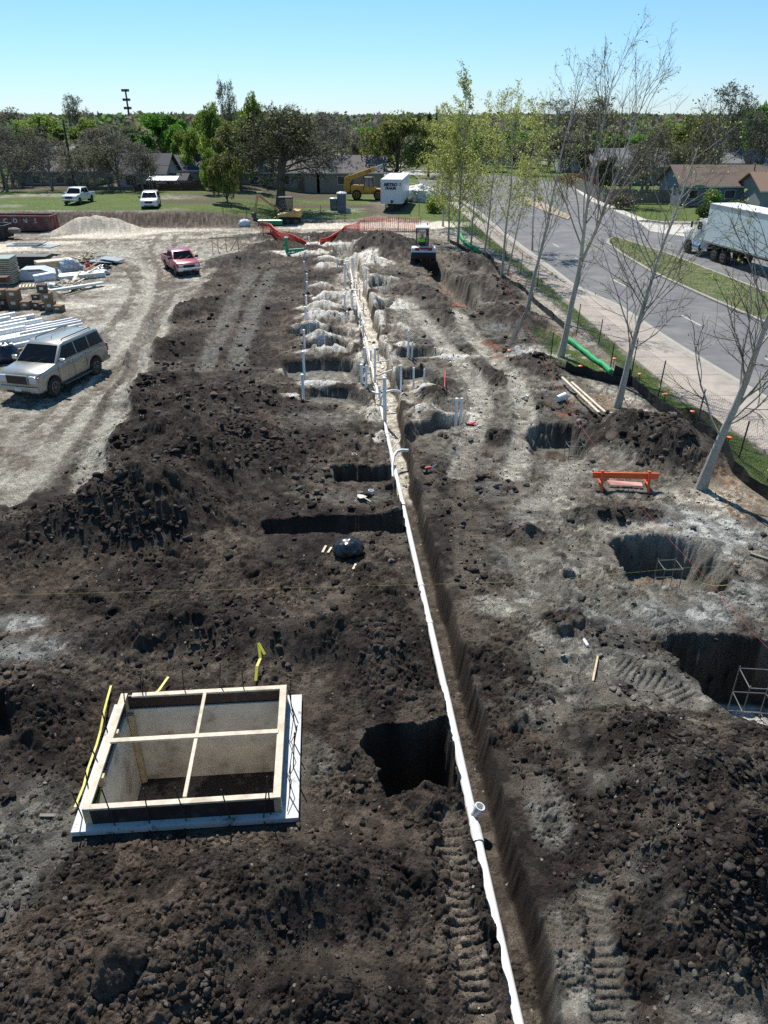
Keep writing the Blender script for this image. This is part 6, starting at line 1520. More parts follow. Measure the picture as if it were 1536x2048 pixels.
# bundle of white pipes
rg = random.Random(9); dirv = Vector((math.cos(R(49)), math.sin(R(49)), 0)); nrm = Vector((-dirv.y, dirv.x, 0))
ends = [(68,632,.13),(84,640,.12),(104,646,.11),(98,655,.12),(36,648,.15),(118,660,.12),(135,655,.10),(150,652,.09),(165,648,.07),(162,643,.07),(155,640,.07),(145,637,.07),(160,655,.07),(52,640,.12),(20,636,.12),(0,655,.13),(14,668,.12),(40,672,.12),(60,680,.11),(75,670,.11),(-20,645,.13),(-30,665,.12),(85,680,.11),(100,672,.10),(115,675,.09),(50,655,.12),(30,628,.12),(45,660,.12),(0,690,.12),(25,690,.11)]
for i, (a, b, r) in enumerate(ends):
    zz = .10+.16*((i*7) % 4)+r*.4
    x, y = W(a, b, zz); L_ = rg.uniform(3.6,4.6); d = Vector((math.cos(R(62+rg.uniform(-2,2))), math.sin(R(62)), 0))
    d = Vector((math.cos(R(50+rg.uniform(-2,2))), math.sin(R(50)), 0)); e = Vector((x, y, zz+gz(x,y)*.0)); s_ = e-d*L_
    tag(MB().pipe(tuple(s_), tuple(e), r*.9, .014, 14).build('loose_pipe', M_PVC, smooth=True), 'white plastic pipe in the large loose bundle behind the silver SUV', 'pipe', 'bundle of white pipes behind the SUV')
# porta toilets, gate things
def toilet(label, px, py, h, w_, m, rz=0.0):
    x, y = W(px, py); root = empty('portable_toilet', (x,y,gz(x,y)), rz, label, 'portable toilet')
    MB().box((0,0,h*.45),(w_,w_,h*.9), bev=.03).build('cabin', m, root); MB().box((0,-w_/2-.01,h*.45),(w_*.7,.03,h*.78), bev=.01).build('door', mat('toilet_door', (.12,.14,.16), .5), root)
    MB().lathe([(w_*.62,h*.89),(w_*.62,h*.92),(w_*.5,h*.97),(w_*.2,h),(.01,h)], 16).build('roof', mat('toilet_roof', (.70,.72,.72), .5, var=.05), root, smooth=True)
M_TOI = mat('toilet_grey_blue', (.115,.13,.15), .5, var=.1)
toilet('grey portable toilet with white roof beside the muddy gate track', 684, 424, 2.0, .88, M_TOI)
toilet('shorter dark grey portable unit left of the white-roofed toilet', 668, 420, 1.25, .75, M_DGREY)
x, y = W(697, 426); tag(MB().box((x,y,gz(x,y)+.2),(.5,.4,.4), bev=.04).box((x,y,gz(x,y)+.41),(.4,.3,.05)).build('wash_station', mat('pale_box', (.4,.42,.46), .6)), 'small pale box at the foot of the portable toilet', 'box')
crumple('white_tarpaulin', 'white tarpaulin draped over goods right of the trailer', 838, 402, 1.9, (1.35,.9,.62), mat('white_tarp', (.72,.70,.70), .6, var=.12, bump=.8, bscale=3, dirt=(.35,.33,.33), dscale=1.6), 41, cat='tarpaulin')
# ------------------------------------------------------------------ trees
# leaves let light through
LEAFM = bpy.data.materials.new('foliage'); LEAFM.use_nodes = True
_n = LEAFM.node_tree.nodes; _l = LEAFM.node_tree.links; _b = _n['Principled BSDF']; _a = _n.new('ShaderNodeAttribute'); _a.attribute_name = 'soil'
_b.inputs['Roughness'].default_value = .6; _b.inputs['Specular IOR Level'].default_value = .25
_t = _n.new('ShaderNodeBsdfTranslucent'); _m = _n.new('ShaderNodeMixShader'); _m.inputs[0].default_value = .5
_l.new(_a.outputs['Color'], _b.inputs['Base Color']); _l.new(_a.outputs['Color'], _t.inputs['Color']); _l.new(_b.outputs[0], _m.inputs[1]); _l.new(_t.outputs[0], _m.inputs[2]); _l.new(_m.outputs[0], _n['Material Output'].inputs[0])
def seg_mesh(segs, sides):
    """tapered prisms for (p0,p1,r0,r1) segments"""
    P0 = np.array([s[0] for s in segs]); P1 = np.array([s[1] for s in segs]); R0 = np.array([s[2] for s in segs]); R1 = np.array([s[3] for s in segs])
    d = P1-P0; L = np.linalg.norm(d, axis=1)[:, None]+1e-9; d = d/L
    up = np.where(np.abs(d[:, 2:3]) < .9, np.array([[0,0,1.]]), np.array([[1.,0,0]]))
    a = np.cross(d, up); a /= np.linalg.norm(a, axis=1)[:, None]; b = np.cross(a, d); n = len(segs)
    V = np.empty((n, 2*sides, 3))
    P1 = P1+d*R1[:, None]*.5
    for j in range(sides):
        an = 2*math.pi*j/sides; o = a*math.cos(an)+b*math.sin(an)
        V[:, j] = P0+o*R0[:, None]; V[:, sides+j] = P1+o*R1[:, None]
    f = np.array([[j, (j+1) % sides, sides+(j+1) % sides, sides+j] for j in range(sides)])
    F = (f[None]+(np.arange(n)*2*sides)[:, None, None]).reshape(-1, 4)
    return V.reshape(-1, 3), F
def grow(rng, p, d, L, r, n, curl, wob, out, r_end=.35):
    """one limb as n segments; returns points"""
    pts = [p]; d = d/np.linalg.norm(d)
    for i in range(n):
        d = d+np.array([rng.normal(0, wob), rng.normal(0, wob), curl+rng.normal(0, wob*.5)]); d /= np.linalg.norm(d)
        q = p+d*L/n; f0 = 1-(1-r_end)*i/n; f1 = 1-(1-r_end)*(i+1)/n
        out.append((p, q, r*f0, r*f1)); p = q; pts.append(p)
    return pts, d
def make_tree(seed, H, r0, lean=(0,0), n1=18, n2=6, n3=5, start=.22, blen=.42, ang=42, curl=.10, twl=.9, leaders=1, leaf=0, leafc=((.3,.4,.08),), leafs=.05, barkc=(.29,.265,.225), twc=(.15,.12,.10), droop=0.0, minr=.0038):
    rng = np.random.default_rng(seed); tr = []; lim = []; tw = []; tips = []
    base = np.array([0,0,-.2]); pts = []; p = base; N = 12
    d = np.array([lean[0], lean[1], 1.0])
    tops = []
    if leaders == 1:
        pts, _ = grow(rng, base, d, H, r0, N, .02, .035, tr, .10)
        tops = [pts]
    else:
        f = .38; pts, dd = grow(rng, base, d, H*f, r0, 5, .02, .03, tr, .72); tops = [pts]
        for k in range(leaders):
            a = rng.uniform(0, 6.28) if k else .3; q = dd+np.array([math.cos(a+k*3.0)*.22, math.sin(a+k*3.0)*.2, 0]); pp, _ = grow(rng, pts[-1], q, H*(1-f), r0*.62, 9, .10, .05, tr, .10); tops.append(pp)
    for q_ in range(2):
        a_, b_, c_, e_ = tr[q_]; tr[q_] = (a_, b_, c_*(1.45-.3*q_) if q_ == 0 else c_*1.12, e_*(1.12 if q_ == 0 else 1.0))
    def branches(pts, cnt, lo, hi, Lf, rbase, lev):
        for i in range(cnt):
            t = lo+(hi-lo)*(i+rng.random())/cnt; k = t*(len(pts)-1); j = int(min(k, len(pts)-2)); p = pts[j]+(pts[j+1]-pts[j])*(k-j)
            ax = pts[j+1]-pts[j]; ax = ax/np.linalg.norm(ax); a = rng.uniform(0, 6.28)
            u = np.cross(ax, [0.3,.7,.1]); u /= np.linalg.norm(u); v = np.cross(ax, u); side = u*math.cos(a)+v*math.sin(a)
            an = R(ang+rng.uniform(-12, 14)); dr = ax*math.cos(an)+side*math.sin(an); L = Lf*(1-.62*t)*rng.uniform(.75, 1.25)
            if lev == 1:
                pp, _ = grow(rng, p, dr, L, max(rbase*(1-.7*t), .011), 6, curl, .13, lim, .25); branches(pp, n2, .18, 1.0, L*.55, max(rbase*(1-.7*t)*.38, .006), 2)
            elif lev == 2:
                pp, _ = grow(rng, p, dr, L, rbase, 4, curl*.6-droop, .14, tw, .45); 
                for _ in range(n3):
                    t3 = rng.uniform(.2, 1); k3 = t3*(len(pp)-1); j3 = int(min(k3, len(pp)-2)); p3 = pp[j3]+(pp[j3+1]-pp[j3])*(k3-j3)
                    dd3 = (pp[j3+1]-pp[j3]); dd3 = dd3/np.linalg.norm(dd3)+rng.normal(0, .55, 3)+np.array([0,0,.1-droop]); ls = twl*L*rng.uniform(.25,.6)
                    qq, _ = grow(rng, p3, dd3, ls, max(rbase*.5, minr), 2, -droop, .15, tw, .6); tips.extend(qq[1:])
                tips.extend(pp[2:])
    for k, tp in enumerate(tops):
        if leaders == 1: branches(tp, n1, start, .97, H*blen, r0*.30, 1)
        elif k: branches(tp, max(4, n1//leaders), .05, .97, H*blen, r0*.27, 1)
        else: branches(tp, 3, .6, .98, H*blen*.8, r0*.27, 1)
    def cmesh(name, parts, cols):
        Vs = []; Fs = []; Cs = []; o = 0
        for (V, F_), c in zip(parts, cols):
            Vs.append(V); Fs.append(F_+o); o += len(V); Cs.append(c)
        V = np.concatenate(Vs)
        if len({f_.shape[1] for f_ in Fs}) > 1: raise ValueError
        me = mesh_from(name, V, np.concatenate(Fs), LEAFM if name == 'crown' and len(parts) > 1 else FLATM, smooth=False); at_ = me.attributes.new('soil', 'FLOAT_COLOR', 'POINT'); cc = np.ones((len(V), 4), np.float32); cc[:, :3] = np.concatenate(Cs); at_.data.foreach_set('color', cc.ravel()); return me
    Vt, Ft = seg_mesh(tr, 9); 
    bark = np.array(barkc)[None]*(1+.5*(fbm(Vt[:,0]*6+Vt[:,1]*6, Vt[:,2]*3, 3, seed)-.5))[:, None]
    low = np.clip(1-Vt[:, 2:3]/max(H*.5, 1), 0, 1); bark = bark*(1-.25*low)
    m_tr = cmesh('trunk', [(Vt, Ft)], [bark])
    Vl, Fl = seg_mesh(lim, 5); cl = (np.array(barkc)*.5+np.array(twc)*.5)[None]*np.ones((len(Vl),1))*(1+.4*(np.repeat(rng.random(len(lim)), 10)-.5))[:, None]
    m_l = cmesh('limbs', [(Vl, Fl)], [cl])
    Vw, Fw = seg_mesh(tw, 3); cw = np.array(twc)[None]*(1+.5*(np.repeat(rng.random(len(tw)), 6)-.5))[:, None]
    parts = [(Vw, Fw)]; cols = [cw]
    if leaf:
        T = np.array(tips); k = rng.integers(0, len(T), leaf); P_ = T[k]+rng.normal(0, .07*leafs/.05, (leaf, 3)); 
        Vq, Fq, Cq = leaf_cards(rng, P_, leafs, leafc); parts.append((Vq, Fq)); cols.append(Cq)
    m_c = cmesh('crown', parts, cols)
    return m_tr, m_l, m_c
def leaf_cards(rng, P_, size, cols):
    n = len(P_); a = rng.normal(size=(n,3)); a /= np.linalg.norm(a, axis=1)[:, None]; b = np.cross(a, rng.normal(size=(n,3))); b /= np.linalg.norm(b, axis=1)[:, None]
    s = size*rng.uniform(.5, 1.4, n)[:, None]; V = np.stack([P_-a*s, P_-b*s*.6, P_+a*s, P_+b*s*.6], 1).reshape(-1, 3)
    F_ = np.arange(n*4).reshape(-1, 4); c = np.array(cols)[rng.integers(0, len(cols), n)]*rng.uniform(.6, 1.35, n)[:, None]
    return V, F_, np.repeat(c, 4, 0)
def plant(meshes, name, label, loc, rz=0.0, s=1.0, group=None, cat='tree', sz=None):
    root = empty(name, loc, rz, label, cat, group); root.scale = (s, s, sz or s)
    for nm, me in zip(('trunk','limbs','crown'), meshes): link(nm, me, root)
    return root
YG = ((.40,.44,.11),(.48,.50,.15),(.32,.36,.10)); 
# street trees along the fence
def street(seed, px, py, tpx, tpy, label, r0, leaf=900, leaders=1, n1=18, lf=.045, **k):
    x, y = W(px, py); H = top_z(y, tpy); zc_ = y*CP+(CAM_H-H)*SP; xt = (tpx-768)/FPX*zc_
    z = gz(x, y)
    ms = make_tree(seed, H-z, r0, (((xt-x)/H)*.9, 0.0), n1=n1, leaf=leaf, leafc=YG, leafs=lf, leaders=leaders, **k)
    return plant(ms, 'street_tree', label, (x, y, z), group='bare young trees along the fence')
street(101, 1400, 978, 1640, 330, 'nearest leaning street tree with pale trunk standing on whitish soil by the silt fence', .13, 420, n1=26, start=.2, blen=.46, lf=.035)
street(102, 1233, 815, 1400, 260, 'second nearest street tree with pale trunk beside the black fabric corner', .115, 600, n1=28, start=.2, blen=.46, lf=.035)
street(103, 1120, 712, 1250, 125, 'tallest street tree with two leaders beside the green tube', .13, 700, leaders=2, n1=34, start=.22, blen=.38, lf=.035, ang=32, curl=.16)
street(104, 1054, 625, 1150, 130, 'slender street tree rising from the end of the far spoil heap', .10, 1100, n1=24, blen=.38, lf=.04, ang=34)
street(105, 1003, 557, 1040, 190, 'slim street tree behind the spoil heap with few leaves', .085, 2200, n1=24, blen=.38, lf=.045)
street(106, 1014, 552, 1075, 240, 'thin leaning tree just right of the slim street tree', .055, 1800, n1=14, blen=.32, lf=.06)
street(107, 968, 518, 990, 200, 'street tree with yellow green buds fourth from the far end', .075, 4200, n1=24, start=.12, blen=.38, lf=.055)
street(108, 940, 500, 950, 250, 'street tree with yellow green buds beside the far green tube', .07, 4000, n1=24, start=.1, blen=.42, lf=.055)
street(109, 915, 490, 938, 165, 'tall narrow street tree with yellow green leaves above the compact excavator', .09, 5200, n1=34, start=.1, blen=.32, lf=.065, ang=30)
street(110, 897, 482, 902, 270, 'bushy yellow green tree right of the compact excavator', .08, 6500, n1=28, start=.08, blen=.5, lf=.065)
street(111, 886, 452, 892, 235, 'farthest street tree with yellow green leaves by the road verge', .08, 6500, n1=28, start=.08, blen=.5, lf=.05)
street(112, 1065, 500, 1085, 215, 'bare tree with buds on the grass strip between walk and road', .06, 2600, n1=18, blen=.34, lf=.07)

# neighbourhood trees
BR = ((.13,.11,.10),(.10,.085,.08),(.16,.14,.12))
bare1 = make_tree(201, 9.0, .20, n1=26, n2=8, n3=6, start=.18, blen=.42, ang=46, twl=1.1, leaders=2, leaf=2500, leafc=((.17,.165,.11),(.21,.22,.11)), leafs=.10, barkc=(.17,.16,.14), twc=(.16,.15,.13), minr=.014)
bare2 = make_tree(202, 9.0, .22, n1=26, n2=8, n3=6, start=.16, blen=.50, ang=52, twl=1.1, leaders=3, leaf=1500, leafc=((.17,.16,.12),(.15,.15,.11)), leafs=.10, barkc=(.155,.145,.13), twc=(.145,.135,.12), minr=.014)
big = make_tree(203, 9.2, .42, n1=44, n2=10, n3=12, start=.14, blen=.62, ang=60, curl=.03, twl=1.0, leaders=3, leaf=3800, leafc=((.15,.18,.07),(.13,.14,.08),(.18,.21,.07)), leafs=.11, barkc=(.085,.078,.065), twc=(.115,.11,.088), droop=.05, minr=.016)
def crown_mesh(seed, rx, rz, n, cols, leafs, lobes=16, base=.30, H=9.0, tw=True):
    """leafy tree: trunk, limbs and clumps of leaf sprays with gaps"""
    rng = np.random.default_rng(seed); tr = []; lim = []
    pts, _ = grow(rng, np.array([0,0,-.2]), np.array([0,0,1.]), H*.55, .28, 5, .02, .06, tr, .5)
    C_ = []
    for i in range(lobes):
        a = rng.uniform(0, 6.28); e = rng.random()**.7; u = rng.uniform(-.75, 1)
        rr = math.sqrt(max(0, 1-u*u)); c = np.array([math.cos(a)*rr*rx*.72, math.sin(a)*rr*rx*.72, H-rz+u*rz*.75]); C_.append(c)
        grow(rng, pts[rng.integers(2, 6)], c-pts[3], np.linalg.norm(c-pts[3])*.9, .09, 4, .03, .12, lim, .2)
    C_ = np.array(C_); k = rng.integers(0, lobes, n); d = rng.normal(size=(n,3)); d /= np.linalg.norm(d, axis=1)[:, None]
    rad = rng.uniform(.5, 1.0, lobes)[k]*(rng.random(n)**.45); sc = np.array([rx*.46, rx*.46, rz*.42]); P_ = C_[k]+d*rad[:, None]*sc
    P_ += (np.stack([vnoise(P_[:,0]*1.1, P_[:,2]*1.1, 1), vnoise(P_[:,1]*1.1, P_[:,0]*1.1, 2), vnoise(P_[:,2]*1.1, P_[:,1]*1.1, 3)], 1)-.5)*1.1
    tint = rng.uniform(.75, 1.25, lobes)[k]
    V, F_, Cc = leaf_cards(rng, P_, leafs, cols); Cc = Cc*np.repeat(tint, 4)[:, None]
    def cm(nm, V, F_, C2):
        me = mesh_from(nm, V, F_, LEAFM if nm == 'crown' else FLATM); at_ = me.attributes.new('soil', 'FLOAT_COLOR', 'POINT'); cc = np.ones((len(V), 4), np.float32); cc[:, :3] = C2; at_.data.foreach_set('color', cc.ravel()); return me
    Vt, Ft = seg_mesh(tr, 8); Vl, Fl = seg_mesh(lim, 5)
    return cm('trunk', Vt, Ft, np.tile([.09,.075,.065], (len(Vt),1))), cm('limbs', Vl, Fl, np.tile([.09,.075,.065], (len(Vl),1))), cm('crown', V, F_, Cc)
GB = ((.12,.27,.035),(.16,.31,.05),(.09,.21,.03)); GY = ((.24,.34,.06),(.28,.37,.08),(.18,.28,.05)); GO = ((.19,.22,.06),(.24,.26,.08),(.14,.17,.05)); GD = ((.08,.13,.045),(.11,.16,.06),(.07,.10,.045)); GBR = ((.17,.165,.12),(.20,.19,.13),(.14,.135,.11))
bright = crown_mesh(301, 4.2, 3.4, 15000, GB, .17, 18)
bright2 = crown_mesh(302, 3.6, 3.8, 13000, GY, .17, 15)
oak = crown_mesh(303, 4.6, 3.7, 17000, GO, .16, 20)
dark = crown_mesh(304, 3.8, 3.4, 11000, GD, .19, 15)
brown = crown_mesh(305, 4.0, 3.6, 9000, GBR, .12, 16)
def hood(px, toppy, y, kind, label, wpx=None, base=None, sq=1.0, group='neighbourhood trees'):
    """tree at ground distance y whose top shows on row toppy"""
    H = top_z(y, toppy); zc_ = y*CP+(CAM_H-H*.5)*SP; x = (px-768)/FPX*zc_
    ms, h0, r0_ = {'bare1':(bare1,9.0,3.0),'bare2':(bare2,9.0,3.6),'big':(big,9.2,5.4),'bright':(bright,9.0,4.4),'bright2':(bright2,9.0,3.9),'oak':(oak,9.0,4.8),'dark':(dark,9.0,4.0),'brown':(brown,9.0,4.2)}[kind]
    sz = H/h0; s = (wpx/2/FPX*zc_/r0_) if wpx else sz
    root = empty({'bare1':'bare_tree','bare2':'bare_tree','big':'spreading_tree','oak':'oak_tree'}.get(kind, 'leafy_tree' if kind != 'brown' else 'budding_tree'), (x, y, 0), random.uniform(0, 6.28), label, 'tree', group)
    root.scale = (s, s, sz)
    for nm, me in zip(('trunk','limbs','crown'), ms): link(nm, me, root)
    return root
L_ = [
 (18,268,104,'bare2',110,'bare grey tree at the far left edge before the thicket'),
 (62,262,108,'bare1',100,'bare grey tree second from the left edge'),
 (100,285,98,'bare2',110,'wide bare tree left of the utility pole'),
 (186,300,101,'bare1',80,'low bare tree just right of the utility pole'),
 (235,278,99,'bare2',120,'bare tree before the white house wall'),
 (282,296,97,'bare2',110,'bare forked tree in front of the brown timber fence'),
 (155,200,200,'bare1',60,'pale bare tree rising above the horizon left of the light mast'),
 (30,218,200,'brown',130,'brown budding tree at the left horizon'),
 (95,232,150,'bright2',130,'bright green tree behind the left thicket'),
 (50,246,135,'bright2',90,'smaller bright green tree near the left edge'),
 (182,240,150,'bright2',90,'green tree behind the utility pole'),
 (210,250,130,'brown',110,'brown budding tree left of the big green tree'),
 (326,221,132,'bright',124,'large round bright green tree behind the dark-roofed house'),
 (270,255,140,'dark',90,'dark tree left of the large round green tree'),
 (392,262,112,'bright2',60,'small lime green tree right of the dark-roofed house'),
 (365,262,118,'bright2',70,'small lime green tree above the small grey roof'),
 (432,212,104,'bright2',70,'lime green tree left of the tall pair above the long house'),
 (462,180,108,'bare1',60,'bare leader above the lime green trees'),
 (508,192,110,'bright2',66,'tall leafy green tree beside the bare leader'),
 (478,235,100,'oak',120,'olive green tree between the lime trees and spreading tree'),
 (655,240,112,'bare2',130,'bare tree right of the spreading dark tree'),
 (705,262,118,'brown',110,'brown budding tree behind the long brown roof'),
 (640,228,170,'brown',120,'hazy brown tree on the middle horizon'),
 (740,250,150,'bright',80,'small green tree left of the olive oak'),
 (792,226,112,'oak',150,'broad olive oak behind the box trailer'),
 (858,236,135,'oak',90,'olive tree right of the broad oak'),
 (842,225,210,'dark',80,'dark tree on the horizon beside the broad oak'),
 (965,262,150,'bright2',90,'green tree above the far bend of the road'),
 (1030,262,160,'bright',90,'green tree left of the grey-roofed house'),
 (1100,258,150,'brown',100,'brown budding tree beyond the road bend'),
 (1245,266,128,'bright',120,'bright green tree behind the grey-roofed house'),
 (1175,280,124,'dark',70,'dark tree at the left gable of the grey-roofed house'),
 (1180,205,170,'bare1',120,'bare tree on the right horizon behind the tall street tree'),
 (1115,210,190,'bare2',120,'bare tree on the horizon right of the road'),
 (1330,245,130,'bright2',100,'green tree between the two right-hand houses'),
 (1395,225,120,'oak',110,'olive tree behind the brown-roofed house'),
 (1440,190,105,'bare2',150,'large bare tree rising behind the brown roof'),
 (1300,262,100,'bare1',110,'bare tree in the garden between the two houses'),
 (1262,300,90,'bare2',110,'bare shrubby tree behind the corner fence'),
 (1360,300,96,'bare1',90,'bare tree at the blue gable wall'),
 (1480,210,130,'bright',90,'green tree behind the far grey roof'),
 (1530,196,118,'bright',110,'green tree at the right edge horizon'),
 (1500,240,100,'bare2',120,'bare tree before the green tree at the right edge'),
 (1560,230,95,'bare2',130,'bare tree partly cut off at the right edge'),
 (1215,310,96,'dark',50,'dark green shrub tree at the grey house corner'),
 (5,300,96,'bare2',120,'bare tree at the very left edge before the long low house'),
 (40,305,102,'bare1',100,'low bare tree before the left end of the long low house'),
 (80,298,112,'bare2',110,'bare tree directly above the long low house roof'),
 (130,292,114,'bare2',110,'bare tree just left of the dark utility pole, behind the house'),
 (160,305,97,'bare1',90,'bare tree just behind the utility pole foot'),
 (215,300,96,'bare1',100,'low bare tree at the right end of the long low house'),
 (258,290,112,'bare2',110,'bare tree behind the left end of the white house roof'),
 (305,318,96.5,'bare1',60,'small bare tree against the brown fence'),
 (20,262,125,'bare2',120,'grey bare tree behind the far left thicket'),
 (412,228,116,'bright2',70,'lime green tree left of the bare leader'),
 (490,222,120,'bright2',100,'lime green tree directly behind the bare leader'),
 (540,222,128,'oak',110,'olive tree behind the top of the spreading dark tree'),
 (600,262,120,'brown',110,'brown budding tree right behind the spreading dark tree'),
 (425,300,92,'bright2',50,'small lime tree at the right end of the brown fence'),
 (1290,300,104,'bare2',110,'bare tree between the grey roof and the blue gable'),
 (1420,262,112,'bare2',120,'bare tree close behind the brown ridge'),
 (1050,285,140,'bare2',110,'bare tree left of the reddish hedge'),
 (1140,270,150,'brown',110,'brown tree behind the reddish hedge'),
 (905,300,125,'bright2',60,'lime green tree beyond the far street'),
]
for px, tp, y, kind, wpx, lab in L_: hood(px, tp, y, kind, lab, wpx)
x, y = W(562, 424); root = empty('spreading_tree', (x, y, gz(x,y)), .6, 'great spreading dark tree over the yellow excavator', 'tree', 'neighbourhood trees')
sz = top_z(y, 236)/9.2
root.scale = (1.28, 1.28, sz)
for nm, me in zip(('trunk','limbs','crown'), big): link(nm, me, root)
hood(452, 300, 84, 'oak', 'drooping olive tree left of the spreading dark tree', 80)
def shrub(px, py, w_, h, cols, label, seed, n=2500, cat='shrub'):
    rng = np.random.default_rng(seed); x, y = W(px, py); d = rng.normal(size=(n,3)); d /= np.linalg.norm(d, axis=1)[:, None]; r = rng.random(n)**.4*(.7+.5*vnoise(d[:,0]*2+9, d[:,2]*2+d[:,1]*2, seed))
    P_ = d*r[:, None]*np.array([w_/2, w_/2, h/2])+np.array([0,0,h/2]); P_[:,2] = np.abs(P_[:,2]); V, F_, C2 = leaf_cards(rng, P_, .09, cols)
    me = mesh_from('foliage', V, F_, LEAFM); at_ = me.attributes.new('soil', 'FLOAT_COLOR', 'POINT'); cc = np.ones((len(V), 4), np.float32); cc[:, :3] = C2; at_.data.foreach_set('color', cc.ravel())
    root = empty('shrub', (x,y,gz(x,y)), 0, label, cat); link('foliage', me, root); MB().tube([(0,0,-.1),(.05,0,h*.6)], .04, 6).build('stem', M_REB, root)
shrub(1160,372,6.5,1.8,((.16,.06,.04),(.12,.05,.04),(.20,.09,.05)), 'red brown hedge at the corner of the grey-roofed house', 5, 5000, 'hedge')
shrub(430,398,3.0,2.6,((.17,.18,.06),(.12,.13,.05)), 'olive shrub at the end of the brown fence', 6, 3000)
shrub(1410,438,2.0,1.6,GD, 'dark shrub before the brown-roofed house', 7)
shrub(1470,436,2.8,1.8,GD, 'second dark shrub before the brown-roofed house, behind the lorry', 8)
shrub(1240,418,3.5,1.9,BR, 'tangled bare shrub by the corner kerb', 9, 2500)
shrub(870,425,2.2,1.6,GY, 'lime green shrub beside the white tarpaulin', 10, 2500)
shrub(1420,298+120,2.0,2.2,GB, 'small green shrub behind the brown roof', 11)

# far wood, one mass nobody could count
def far_wood():
    rng = np.random.default_rng(77); n = 3400; y = 130*(1500/130)**(rng.random(n)**.8); u = rng.uniform(-.62,.62,n); x = u*(y*CP+4)
    h = rng.uniform(6.6,9.2,n)*np.where(y > 420, 1.08, 1.0); h = np.where(rng.random(n) < .08, h*1.12, h); h *= (.80+.20*ss(130, 240, y)); r = rng.uniform(2.6,4.8,n)*(1+.5*ss(250,900,y)); L0 = 62
    keep = ~((y < 160) & (u > .08) & (u < .26)); x, y, h, r = x[keep], y[keep], h[keep], r[keep]; n = len(x)
    d = rng.normal(size=(n, L0, 3)); d /= np.linalg.norm(d, axis=2)[..., None]; d *= (rng.random((n, L0, 1))**.35)
    P_ = np.stack([x[:, None]+d[...,0]*r[:, None], y[:, None]+d[...,1]*r[:, None], (h*.58)[:, None]+d[...,2]*(h*.42)[:, None]], 2).reshape(-1, 3)
    size = np.repeat(np.clip(y/260, .55, 2.2), L0)
    kinds = rng.choice(6, n, p=(.15,.18,.18,.10,.30,.09)); pal = np.array([(.13,.21,.06),(.18,.24,.08),(.14,.155,.08),(.085,.11,.06),(.17,.15,.135),(.21,.165,.11)])
    V, F_, C2 = leaf_cards(rng, P_, 1.0, ((1,1,1),)); Vc = V.reshape(-1, 4, 3); c = Vc.mean(1, keepdims=True); V = (c+(Vc-c)*size[:, None, None]).reshape(-1, 3)
    C2 = C2*np.repeat(np.repeat(pal[kinds], L0, 0), 4, 0)
    me = mesh_from('far_woodland', V, F_, LEAFM); at_ = me.attributes.new('soil', 'FLOAT_COLOR', 'POINT'); cc = np.ones((len(V), 4), np.float32); cc[:, :3] = C2; at_.data.foreach_set('color', cc.ravel())
    tag(link('far_woodland', me), kind='stuff')
far_wood()
